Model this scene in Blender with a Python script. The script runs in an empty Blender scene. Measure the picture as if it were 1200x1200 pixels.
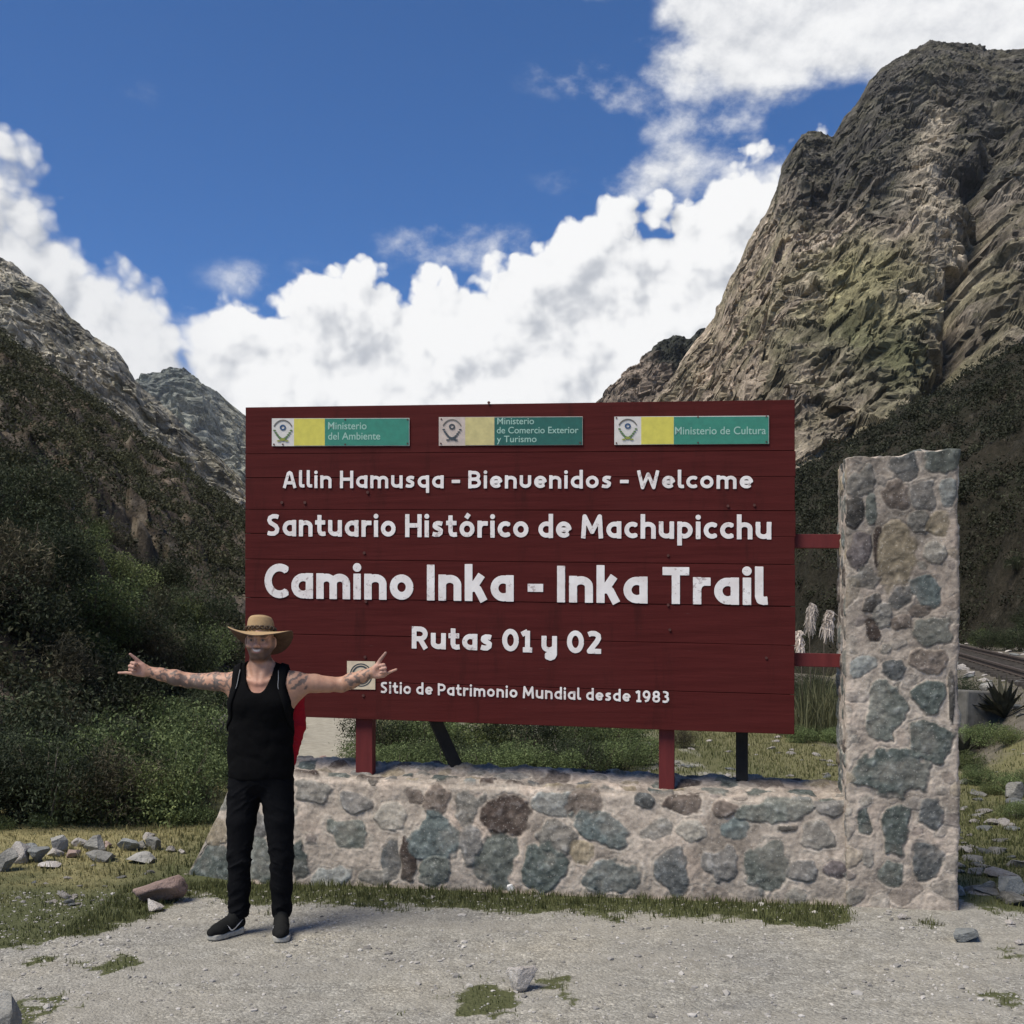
import bpy, bmesh, math, random
import numpy as np
from mathutils import Vector, Matrix

scene = bpy.context.scene
COL = scene.collection
rad = math.radians

# ------------------------------------------------------------------ camera
F, HY, EYE = 1294.0, 755.0, 1.65          # focal length and horizon in photo pixels, eye height in metres
cam_d = bpy.data.cameras.new('camera')
cam = bpy.data.objects.new('camera', cam_d)
COL.objects.link(cam)
cam.location = (0, 0, EYE)
cam.rotation_euler = (rad(90), 0, 0)
cam_d.sensor_width = 36
cam_d.lens = 36 * F / 1200
cam_d.shift_y = (HY - 600) / 1200
cam_d.clip_start = 0.05
cam_d.clip_end = 20000
scene.camera = cam

scene.view_settings.view_transform = 'Standard'
scene.view_settings.look = 'None'
scene.view_settings.exposure = 0.5
scene.view_settings.gamma = 1
scene.cycles.max_bounces = 5
scene.cycles.diffuse_bounces = 3
scene.cycles.glossy_bounces = 2
scene.cycles.transmission_bounces = 3
scene.cycles.transparent_max_bounces = 6
scene.cycles.use_denoising = True

# ------------------------------------------------------------------ sun
SUN_EL, SUN_AZ = rad(57), rad(-128)       # azimuth measured from +Y towards +X: the sun stands high behind the left shoulder
sun_dir = Vector((math.sin(SUN_AZ) * math.cos(SUN_EL), math.cos(SUN_AZ) * math.cos(SUN_EL), math.sin(SUN_EL)))
sl = bpy.data.lights.new('sun', 'SUN')
sl.energy = 3.7
sl.angle = rad(32)
sl.color = (1.0, 0.935, 0.82)
so = bpy.data.objects.new('sun', sl)
COL.objects.link(so)
so.location = (-30, -30, 60)
so.rotation_euler = sun_dir.to_track_quat('Z', 'Y').to_euler()

# ------------------------------------------------------------------ node helper
class NT:
    def __init__(s, tree):
        s.t = tree
    def n(s, typ, **kw):
        nd = s.t.nodes.new('ShaderNode' + typ)
        for k, v in kw.items():
            setattr(nd, k, v)
        return nd
    def put(s, sock, v):
        if hasattr(v, 'is_output') or hasattr(v, 'links'):
            s.t.links.new(v, sock)
        elif v is not None:
            sock.default_value = v
    def math(s, op, a, b=None, c=None, clamp=False):
        nd = s.n('Math', operation=op, use_clamp=clamp)
        s.put(nd.inputs[0], a)
        if b is not None: s.put(nd.inputs[1], b)
        if c is not None: s.put(nd.inputs[2], c)
        return nd.outputs[0]
    def smooth(s, v, lo, hi, a=0.0, b=1.0):
        nd = s.n('MapRange', interpolation_type='SMOOTHSTEP')
        s.put(nd.inputs[0], v); s.put(nd.inputs[1], lo); s.put(nd.inputs[2], hi)
        s.put(nd.inputs[3], a); s.put(nd.inputs[4], b)
        return nd.outputs[0]
    def noise(s, vec, scale, detail=4, rough=0.55, dist=0.0, lac=2.0):
        nd = s.n('TexNoise')
        s.put(nd.inputs['Vector'], vec)
        nd.inputs['Scale'].default_value = scale; nd.inputs['Detail'].default_value = detail
        nd.inputs['Roughness'].default_value = rough; nd.inputs['Distortion'].default_value = dist
        nd.inputs['Lacunarity'].default_value = lac
        return nd.outputs['Fac']
    def voro(s, vec, scale, feature='F1', detail=0.0, rough=0.5, smooth=None, rnd=1.0, out='Distance'):
        nd = s.n('TexVoronoi', feature=feature)
        s.put(nd.inputs['Vector'], vec)
        nd.inputs['Scale'].default_value = scale
        if 'Detail' in nd.inputs: nd.inputs['Detail'].default_value = detail; nd.inputs['Roughness'].default_value = rough
        if smooth is not None: nd.inputs['Smoothness'].default_value = smooth
        nd.inputs['Randomness'].default_value = rnd
        return nd.outputs[out]
    def ramp(s, fac, stops, interp='LINEAR'):
        nd = s.n('ValToRGB')
        cr = nd.color_ramp
        cr.interpolation = interp
        while len(cr.elements) < len(stops): cr.elements.new(0.5)
        for e, (p, c) in zip(cr.elements, stops):
            e.position = p
            e.color = (c, c, c, 1) if not hasattr(c, '__len__') else tuple(c[:3]) + (1,)
        s.put(nd.inputs[0], fac)
        return nd.outputs[0]
    def mix(s, fac, a, b, blend='MIX'):
        nd = s.n('Mix', data_type='RGBA', blend_type=blend)
        s.put(nd.inputs[0], fac)
        for i, v in ((6, a), (7, b)):
            if isinstance(v, (tuple, list)): v = tuple(v[:3]) + (1,)
            s.put(nd.inputs[i], v)
        return nd.outputs[2]
    def vmap(s, vec, scale=(1, 1, 1), loc=(0, 0, 0), rot=(0, 0, 0)):
        nd = s.n('Mapping')
        s.put(nd.inputs[0], vec)
        nd.inputs[1].default_value = loc; nd.inputs[2].default_value = rot; nd.inputs[3].default_value = scale
        return nd.outputs[0]
    def vadd(s, a, b, op='ADD'):
        nd = s.n('VectorMath', operation=op)
        s.put(nd.inputs[0], a); s.put(nd.inputs[1], b)
        return nd.outputs[0]

# ------------------------------------------------------------------ sky: Nishita air with cumulus in it
world = bpy.data.worlds.new('World')
scene.world = world
world.use_nodes = True
W = NT(world.node_tree)
world.node_tree.nodes.clear()
sky = W.n('TexSky', sky_type='NISHITA')
sky.sun_disc = False
sky.sun_elevation = SUN_EL
sky.sun_rotation = SUN_AZ
sky.altitude = 2700
sky.air_density = 1.0
sky.dust_density = 0.4
sky.ozone_density = 2.0
bg = W.n('Background'); bg.inputs['Strength'].default_value = 0.1
wout = W.n('OutputWorld')

tc = W.n('TexCoord')
DIR = tc.outputs['Generated']
sx = W.n('SeparateXYZ'); W.put(sx.inputs[0], DIR)
hyp = W.math('SQRT', W.math('ADD', W.math('MULTIPLY', sx.outputs[0], sx.outputs[0]), W.math('MULTIPLY', sx.outputs[1], sx.outputs[1])))
AZ = W.math('ARCTAN2', sx.outputs[0], sx.outputs[1])
EL = W.math('DIVIDE', sx.outputs[2], W.math('MAXIMUM', hyp, 0.02))

def pxdir(px, py):
    az = math.atan2(px - 600, F)
    return az, (HY - py) / F * math.cos(az)

# top outline of the cumulus bank, azimuth -> tangent of elevation
bank = [(-260, 300), (-150, 150), (0, 158), (45, 166), (80, 196), (108, 250), (150, 305), (196, 338), (230, 362), (262, 338), (330, 318),
        (400, 304), (455, 288), (492, 278), (520, 298), (570, 292), (605, 298), (630, 275), (652, 238), (690, 222), (735, 240), (770, 224), (810, 198),
        (860, 180), (930, 168), (1100, 160), (1300, 150), (1500, 260)]
fc = W.n('FloatCurve')
cv = fc.mapping.curves[0]
pts = []
for px, py in bank:
    az, e = pxdir(px, py)
    pts.append((az / 2.0 + 0.5, e))
pts = [(0.0, 0.28), (0.12, 0.33)] + pts + [(0.88, 0.30), (1.0, 0.28)]
cv.points[0].location = pts[0]; cv.points[1].location = pts[-1]
for p in pts[1:-1]:
    cv.points.new(*p)
for p in cv.points: p.handle_type = 'AUTO'
fc.mapping.update()
W.put(fc.inputs['Value'], W.math('ADD', W.math('MULTIPLY', AZ, 0.5), 0.5))
TOP = fc.outputs[0]

cxyz = W.n('CombineXYZ'); W.put(cxyz.inputs[0], AZ); W.put(cxyz.inputs[1], EL)
D2 = cxyz.outputs[0]
def noise2(vec, scale, detail, rough, dist=0.0):
    o = W.noise(vec, scale, detail, rough, dist)
    o.node.noise_dimensions = '2D'
    return o
def puffs(vec):
    """billowing height of the cloud surface along a direction"""
    warp = W.n('TexNoise', noise_dimensions='2D'); W.put(warp.inputs['Vector'], vec)
    warp.inputs['Scale'].default_value = 9; warp.inputs['Detail'].default_value = 4; warp.inputs['Roughness'].default_value = 0.6
    wv = W.n('VectorMath', operation='MULTIPLY_ADD')
    W.put(wv.inputs[0], warp.outputs['Color']); wv.inputs[1].default_value = (0.035, 0.035, 0.0); W.put(wv.inputs[2], vec)
    v1 = W.voro(wv.outputs[0], 11, 'SMOOTH_F1', detail=3.4, rough=0.58, smooth=0.18)
    v1.node.voronoi_dimensions = '2D'
    n1 = noise2(vec, 10, 8, 0.58)
    return W.math('ADD', W.math('MULTIPLY', W.math('SUBTRACT', 0.50, v1), 1.45), W.math('MULTIPLY', W.math('SUBTRACT', n1, 0.5), 1.0))

H0 = puffs(D2)
LIGHT_STEP = Vector((-0.010, 0.018, 0.0))
H1 = puffs(W.vadd(D2, tuple(LIGHT_STEP)))
depth = W.math('SUBTRACT', TOP, EL)                                   # how far below the outline
depth = W.math('ADD', depth, W.math('MULTIPLY', W.math('MINIMUM', depth, 0.0), 2.6))
D = W.math('ADD', W.math('ADD', W.math('MULTIPLY', depth, 12.0), 0.40), W.math('MULTIPLY', H0, 0.80))
bank_a = W.smooth(D, 0.0, W.smooth(AZ, -0.22, -0.30, 0.24, 0.60))
relief = W.math('SUBTRACT', H0, H1)
lit = W.math('ADD', 0.95, W.math('MULTIPLY', relief, 0.44))
lit = W.math('SUBTRACT', lit, W.math('MULTIPLY', W.smooth(depth, 0.0, 0.22), 0.10))
big = noise2(D2, 5.0, 4, 0.5)
lit = W.math('ADD', lit, W.math('MULTIPLY', W.math('SUBTRACT', big, 0.5), 0.36))
lit = W.smooth(lit, 0.40, 1.10, 0.55, 1.0)
# the left arm of the bank is thinner and greyer
left = W.smooth(AZ, -0.20, -0.32)
lit = W.math('MULTIPLY', lit, W.math('SUBTRACT', 1.0, W.math('MULTIPLY', left, 0.20)))

# torn sheets of cloud higher up
def blob(px, py, rx, ry, w=1.0):
    az, e = pxdir(px, py)
    a = W.math('POWER', W.math('MULTIPLY', W.math('SUBTRACT', AZ, az), F / rx), 2)
    b = W.math('POWER', W.math('MULTIPLY', W.math('SUBTRACT', EL, e), F / ry), 2)
    return W.math('MULTIPLY', W.math('MAXIMUM', W.math('SUBTRACT', 1.0, W.math('ADD', a, b)), 0.0), w)
mask = None
for b in ((1080, -60, 330, 150, 1.2), (930, 40, 190, 90, 0.72), (735, 88, 85, 50, 0.72), (820, 120, 130, 75, 0.62), (840, 205, 150, 45, 0.62),
          (645, 92, 70, 44, 0.30), (700, -20, 60, 34, 0.45), (175, 108, 80, 40, 0.20), (540, 288, 140, 44, 0.55), (340, 330, 150, 44, 0.34), (1150, 60, 120, 100, 1.0),
          (700, 212, 120, 40, 0.30), (-2300, 100, 900, 400, 0.9), (-1000, -300, 500, 300, 0.8), (900, -620, 500, 260, 0.8)):
    m = blob(*b)
    mask = m if mask is None else W.math('ADD', mask, m)
wv = W.vmap(D2, (1, 1.25, 1), (0.3, 0.1, 0.0), (0, 0, rad(20)))
wn = noise2(wv, 9, 10, 0.60, 0.06)
wn2 = noise2(W.vadd(wv, tuple(LIGHT_STEP * 0.8)), 9, 8, 0.60, 0.06)
wd = W.math('ADD', W.math('MULTIPLY', mask, 0.62), W.math('MULTIPLY', W.math('SUBTRACT', wn, 0.5), 1.75))
wd = W.math('MULTIPLY', wd, W.smooth(mask, 0.0, 0.42))
wisp_a = W.smooth(wd, 0.06, 0.66, 0.0, 0.97)
wisp_l = W.math('ADD', 0.80, W.math('MULTIPLY', W.math('SUBTRACT', wn, wn2), 0.9))
wisp_l = W.math('MINIMUM', W.math('MAXIMUM', wisp_l, 0.62), 0.93)

CW = 6.6
def cloudcol(l):
    return W.mix(W.smooth(l, 0.45, 0.95), (0.50 * CW, 0.53 * CW, 0.59 * CW), (1.05 * CW, 1.05 * CW, 1.05 * CW))
skyc = W.mix(1.0, sky.outputs[0], (0.32, 0.63, 0.95), 'MULTIPLY')
def addcloud(base, a, l):
    return W.mix(a, base, cloudcol(l))
c = addcloud(skyc, wisp_a, wisp_l)
c = addcloud(c, bank_a, lit)
W.put(bg.inputs['Color'], c)
W.put(wout.inputs['Surface'], bg.outputs[0])
world.cycles.sampling_method = 'MANUAL'
world.cycles.sample_map_resolution = 512

# ------------------------------------------------------------------ building helpers
def at(px, py, Y):
    return Vector(((px - 600) / F * Y, Y, EYE - (py - HY) / F * Y))

def tag(o, label=None, cat=None, group=None, kind=None):
    if label: o['label'] = label
    if cat: o['category'] = cat
    if group: o['group'] = group
    if kind: o['kind'] = kind
    return o

def empty(name, loc=(0, 0, 0), rz=0.0):
    o = bpy.data.objects.new(name, None)
    COL.objects.link(o)
    o.location = loc
    o.rotation_euler = (0, 0, rz)
    o.empty_display_size = 0.2
    return o

def make_mesh(name, V, faces, smooth=True, col=None, mats=None, midx=None):
    """faces: list of index arrays (n,3) or (n,4)"""
    V = np.asarray(V, dtype=np.float32)
    if not isinstance(faces, list): faces = [faces]
    faces = [np.asarray(f, dtype=np.int32) for f in faces if len(f)]
    me = bpy.data.meshes.new(name)
    me.vertices.add(len(V)); me.vertices.foreach_set('co', V.ravel())
    nl = sum(f.size for f in faces); nf = sum(len(f) for f in faces)
    me.loops.add(nl); me.polygons.add(nf)
    me.loops.foreach_set('vertex_index', np.concatenate([f.ravel() for f in faces]))
    tot = np.concatenate([np.full(len(f), f.shape[1], np.int32) for f in faces])
    st = np.concatenate([[0], np.cumsum(tot)[:-1]]).astype(np.int32)
    me.polygons.foreach_set('loop_start', st)
    me.polygons.foreach_set('use_smooth', np.full(nf, smooth))
    if midx is not None: me.polygons.foreach_set('material_index', np.asarray(midx, np.int32))
    me.update(calc_edges=True)
    me.validate()
    if col is not None:
        col = np.asarray(col, np.float32)
        if col.shape[1] == 3: col = np.concatenate([col, np.ones((len(col), 1), np.float32)], 1)
        ca = me.color_attributes.new('Col', 'FLOAT_COLOR', 'POINT')
        ca.data.foreach_set('color', col.ravel())
    for m in (mats or []): me.materials.append(m)
    return me

def link(name, me, parent=None, mat=None):
    o = bpy.data.objects.new(name, me)
    COL.objects.link(o)
    if mat is not None: me.materials.append(mat)
    if parent is not None: o.parent = parent
    return o

class MB:
    """collects boxes, tubes and lathes into one mesh"""
    def __init__(s): s.bm = bmesh.new()
    def box(s, c, size, rot=None, bevel=0.0, mi=0):
        r = bmesh.ops.create_cube(s.bm, size=1.0)
        vs = r['verts']
        M = Matrix.Translation(Vector(c)) @ (rot.to_4x4() if rot is not None else Matrix.Identity(4)) @ Matrix.Diagonal((*size, 1))
        bmesh.ops.transform(s.bm, matrix=M, verts=vs)
        fs = list({f for v in vs for f in v.link_faces})
        for f in fs: f.material_index = mi
        if bevel > 0:
            es = list({e for v in vs for e in v.link_edges})
            bmesh.ops.bevel(s.bm, geom=es, offset=bevel, segments=2, affect='EDGES', profile=0.5)
        return s
    def tube(s, pts, radii, seg=8, caps=True, mi=0):
        pts = [Vector(p) for p in pts]
        if not hasattr(radii, '__len__'): radii = [radii] * len(pts)
        rings = []
        up = None
        for i, p in enumerate(pts):
            t = (pts[min(i + 1, len(pts) - 1)] - pts[max(i - 1, 0)]).normalized()
            if up is None: up = t.orthogonal().normalized()
            up = (up - t * up.dot(t)); up = up.normalized() if up.length > 1e-6 else t.orthogonal().normalized()
            b = t.cross(up)
            rings.append([s.bm.verts.new(p + (up * math.cos(a) + b * math.sin(a)) * radii[i]) for a in [2 * math.pi * k / seg for k in range(seg)]])
        for r0, r1 in zip(rings, rings[1:]):
            for k in range(seg):
                f = s.bm.faces.new((r0[k], r0[(k + 1) % seg], r1[(k + 1) % seg], r1[k])); f.smooth = True; f.material_index = mi
        if caps:
            f = s.bm.faces.new(rings[0][::-1]); f.material_index = mi
            f = s.bm.faces.new(rings[-1]); f.material_index = mi
        return s
    def poly(s, pts, thick, nrm, mi=0):
        nrm = Vector(nrm)
        a = [s.bm.verts.new(Vector(p)) for p in pts]; b = [s.bm.verts.new(Vector(p) + nrm * thick) for p in pts]
        s.bm.faces.new(a[::-1]).material_index = mi; s.bm.faces.new(b).material_index = mi
        n = len(pts)
        for k in range(n): s.bm.faces.new((a[k], a[(k + 1) % n], b[(k + 1) % n], b[k])).material_index = mi
        return s
    def build(s, name, mat, parent=None, smooth=False):
        me = bpy.data.meshes.new(name)
        bmesh.ops.recalc_face_normals(s.bm, faces=s.bm.faces)
        s.bm.to_mesh(me); s.bm.free()
        if smooth: me.polygons.foreach_set('use_smooth', [True] * len(me.polygons))
        for m in (mat if isinstance(mat, (list, tuple)) else [mat]): me.materials.append(m)
        return link(name, me, parent)

# ------------------------------------------------------------------ numpy noise
def _hash(ix, iy, iz, seed):
    h = (ix.astype(np.uint32) * np.uint32(374761393) + iy.astype(np.uint32) * np.uint32(668265263) + iz.astype(np.uint32) * np.uint32(2147483647) + np.uint32((seed * 974634777) & 0xFFFFFFFF))
    h = (h ^ (h >> np.uint32(13))) * np.uint32(1274126177)
    h = h ^ (h >> np.uint32(16))
    h = h * np.uint32(2246822519); h = h ^ (h >> np.uint32(15))
    return h
_G = np.array([[1,1,0],[-1,1,0],[1,-1,0],[-1,-1,0],[1,0,1],[-1,0,1],[1,0,-1],[-1,0,-1],[0,1,1],[0,-1,1],[0,1,-1],[0,-1,-1],[1,1,0],[-1,1,0],[0,-1,1],[0,-1,-1]], np.float32)
def pnoise(P, seed=0):
    """gradient noise in about -1..1 for an (n,3) array"""
    P = np.asarray(P, np.float32)
    i = np.floor(P); f = P - i; i = i.astype(np.int64)
    u = f * f * f * (f * (f * 6 - 15) + 10)
    out = 0
    for dx in (0, 1):
        wx = u[:, 0] if dx else 1 - u[:, 0]
        for dy in (0, 1):
            wy = u[:, 1] if dy else 1 - u[:, 1]
            for dz in (0, 1):
                wz = u[:, 2] if dz else 1 - u[:, 2]
                g = _G[_hash(i[:, 0] + dx, i[:, 1] + dy, i[:, 2] + dz, seed) & np.uint32(15)]
                d = g[:, 0] * (f[:, 0] - dx) + g[:, 1] * (f[:, 1] - dy) + g[:, 2] * (f[:, 2] - dz)
                out = out + wx * wy * wz * d
    return out
def fbm(P, oct=5, seed=0, gain=0.5, lac=2.03):
    a, s, o = 1.0, 0.0, 0.0
    P = np.asarray(P, np.float32)
    for k in range(oct):
        s = s + a * pnoise(P, seed + k * 17); o += a
        a *= gain; P = P * lac
    return s / o * 1.6
def ridged(P, oct=5, seed=0, gain=0.5, lac=2.07):
    a, s, o, w = 1.0, 0.0, 0.0, 1.0
    P = np.asarray(P, np.float32)
    for k in range(oct):
        r = 1 - np.abs(pnoise(P, seed + k * 31)) * 1.7
        r = r * np.abs(r) * w
        w = np.clip(r * 1.6, 0.25, 1)
        s = s + a * r; o += a
        a *= gain; P = P * lac
    return s / o
def sstep(x, a, b):
    t = np.clip((x - a) / (b - a), 0, 1)
    return t * t * (3 - 2 * t)
def grid_faces(nu, nv, wrap_u=False):
    i = np.arange(nu if wrap_u else nu - 1)[:, None]; j = np.arange(nv - 1)[None, :]
    i2 = (i + 1) % nu
    a = i * nv + j; b = i2 * nv + j; c = i2 * nv + j + 1; d = i * nv + j + 1
    return np.stack([a, b, c, d], -1).reshape(-1, 4)
# ------------------------------------------------------------------ signed-distance modelling: smooth unions of rounded limbs, meshed by surface nets
class Field:
    def __init__(s, lo, hi, h):
        s.lo = np.array(lo, float); s.h = h
        s.n = np.ceil((np.array(hi, float) - s.lo) / h).astype(int) + 1
        s.f = np.full(s.n, 0.25, np.float32)
    def box(s, lo, hi, pad):
        a = np.clip(np.floor((np.array(lo) - pad - s.lo) / s.h).astype(int), 0, s.n)
        b = np.clip(np.ceil((np.array(hi) + pad - s.lo) / s.h).astype(int) + 1, 0, s.n)
        sl = tuple(slice(x, y) for x, y in zip(a, b))
        ax = [(s.lo[i] + s.h * np.arange(a[i], b[i])).astype(np.float32) for i in range(3)]
        return sl, np.meshgrid(*ax, indexing='ij', sparse=True)
    def blend(s, sl, d, k, op='add'):
        o = s.f[sl]
        if op == 'add':
            if k > 0:
                h = np.clip(0.5 + 0.5 * (o - d) / k, 0, 1); s.f[sl] = o * (1 - h) + d * h - k * h * (1 - h)
            else: s.f[sl] = np.minimum(o, d)
        else:
            d = -d
            h = np.clip(0.5 - 0.5 * (o - d) / max(k, 1e-6), 0, 1); s.f[sl] = o * (1 - h) + d * h + max(k, 1e-6) * h * (1 - h)
    def cone(s, a, b, ra, rb, k=0.02, sq=(1, 1, 1), op='add'):
        """tapered limb from a to b; sq squeezes the section along the axes"""
        a = np.array(a, float); b = np.array(b, float); R = max(ra, rb) * max(1, 1 / min(sq))
        sl, (x, y, z) = s.box(np.minimum(a, b) - R, np.maximum(a, b) + R, 0.03 + 2 * k)
        if s.f[sl].size == 0: return
        w = [1 / q for q in sq]
        ab = (b - a); L = float(ab @ ab) + 1e-9
        t = np.clip(((x - a[0]) * ab[0] + (y - a[1]) * ab[1] + (z - a[2]) * ab[2]) / L, 0, 1)
        dx = (x - a[0] - ab[0] * t) * w[0]; dy = (y - a[1] - ab[1] * t) * w[1]; dz = (z - a[2] - ab[2] * t) * w[2]
        d = (np.sqrt(dx * dx + dy * dy + dz * dz) - (ra + (rb - ra) * t)) * min(sq)
        s.blend(sl, d.astype(np.float32), k, op)
    def ell(s, c, r, k=0.02, op='add', rot=None):
        c = np.array(c, float); r = np.array(r, float); R = r if rot is None else np.full(3, r.max())
        sl, (x, y, z) = s.box(c - R, c + R, 0.03 + 2 * k)
        if s.f[sl].size == 0: return
        x, y, z = x - c[0], y - c[1], z - c[2]
        if rot is not None:
            m = np.array(rot.transposed())
            x, y, z = (m[i, 0] * x + m[i, 1] * y + m[i, 2] * z for i in range(3))
        q = np.sqrt((x / r[0]) ** 2 + (y / r[1]) ** 2 + (z / r[2]) ** 2) + 1e-6
        q2 = np.sqrt((x / r[0] ** 2) ** 2 + (y / r[1] ** 2) ** 2 + (z / r[2] ** 2) ** 2) + 1e-6
        s.blend(sl, (q * (q - 1) / q2).astype(np.float32), k, op)
    def chain(s, pts, rs, k=0.02, sq=(1, 1, 1)):
        for i in range(len(pts) - 1): s.cone(pts[i], pts[i + 1], rs[i], rs[i + 1], k, sq)
    def mesh(s):
        return surface_nets(s.f, s.lo, s.h)

def surface_nets(f, lo, h):
    ins = f < 0
    nx, ny, nz = f.shape
    def sub(a, dx, dy, dz): return a[dx:nx - 1 + dx, dy:ny - 1 + dy, dz:nz - 1 + dz]
    cnt = np.zeros((nx - 1, ny - 1, nz - 1), np.uint8)
    for c in range(8): cnt += sub(ins, c & 1, (c >> 1) & 1, (c >> 2) & 1)
    act = (cnt > 0) & (cnt < 8)
    idx = np.argwhere(act)
    ids = np.full(act.shape, -1, np.int32); ids[act] = np.arange(len(idx))
    cv = [f[idx[:, 0] + (c & 1), idx[:, 1] + ((c >> 1) & 1), idx[:, 2] + ((c >> 2) & 1)] for c in range(8)]
    P = np.zeros((len(idx), 3)); n = np.zeros(len(idx))
    for a in range(8):
        for bit in (1, 2, 4):
            if a & bit: continue
            b = a | bit
            va, vb = cv[a], cv[b]
            m = (va < 0) != (vb < 0)
            t = np.where(m, va / np.where(m, va - vb, 1), 0)
            for ax in range(3):
                base = (a >> ax) & 1
                P[:, ax] += np.where(m, base + (t if (bit >> ax) & 1 else 0), 0)
            n += m
    V = lo + h * (idx + P / n[:, None])
    faces = []
    for ax in range(3):
        o1, o2 = [(1, 2), (2, 0), (0, 1)][ax]
        A = np.take(ins, range(0, f.shape[ax] - 1), ax); B = np.take(ins, range(1, f.shape[ax]), ax)
        e = np.argwhere(A != B)
        e = e[(e[:, o1] > 0) & (e[:, o2] > 0) & (e[:, o1] < f.shape[o1] - 1) & (e[:, o2] < f.shape[o2] - 1)]
        inside_first = A[e[:, 0], e[:, 1], e[:, 2]]
        q = []
        for d1, d2 in ((-1, -1), (0, -1), (0, 0), (-1, 0)):
            c = e.copy(); c[:, o1] += d1; c[:, o2] += d2
            q.append(ids[c[:, 0], c[:, 1], c[:, 2]])
        q = np.stack(q, 1)
        q[~inside_first] = q[~inside_first][:, ::-1]
        faces.append(q)
    return V, np.concatenate(faces)

def relax(V, Fq, it=1, lam=0.5):
    for _ in range(it):
        S = np.zeros_like(V); C = np.zeros(len(V))
        for a, b in ((0, 1), (1, 2), (2, 3), (3, 0)):
            np.add.at(S, Fq[:, a], V[Fq[:, b]]); np.add.at(S, Fq[:, b], V[Fq[:, a]])
            np.add.at(C, Fq[:, a], 1); np.add.at(C, Fq[:, b], 1)
        V = V + lam * (S / np.maximum(C, 1)[:, None] - V)
    return V

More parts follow.
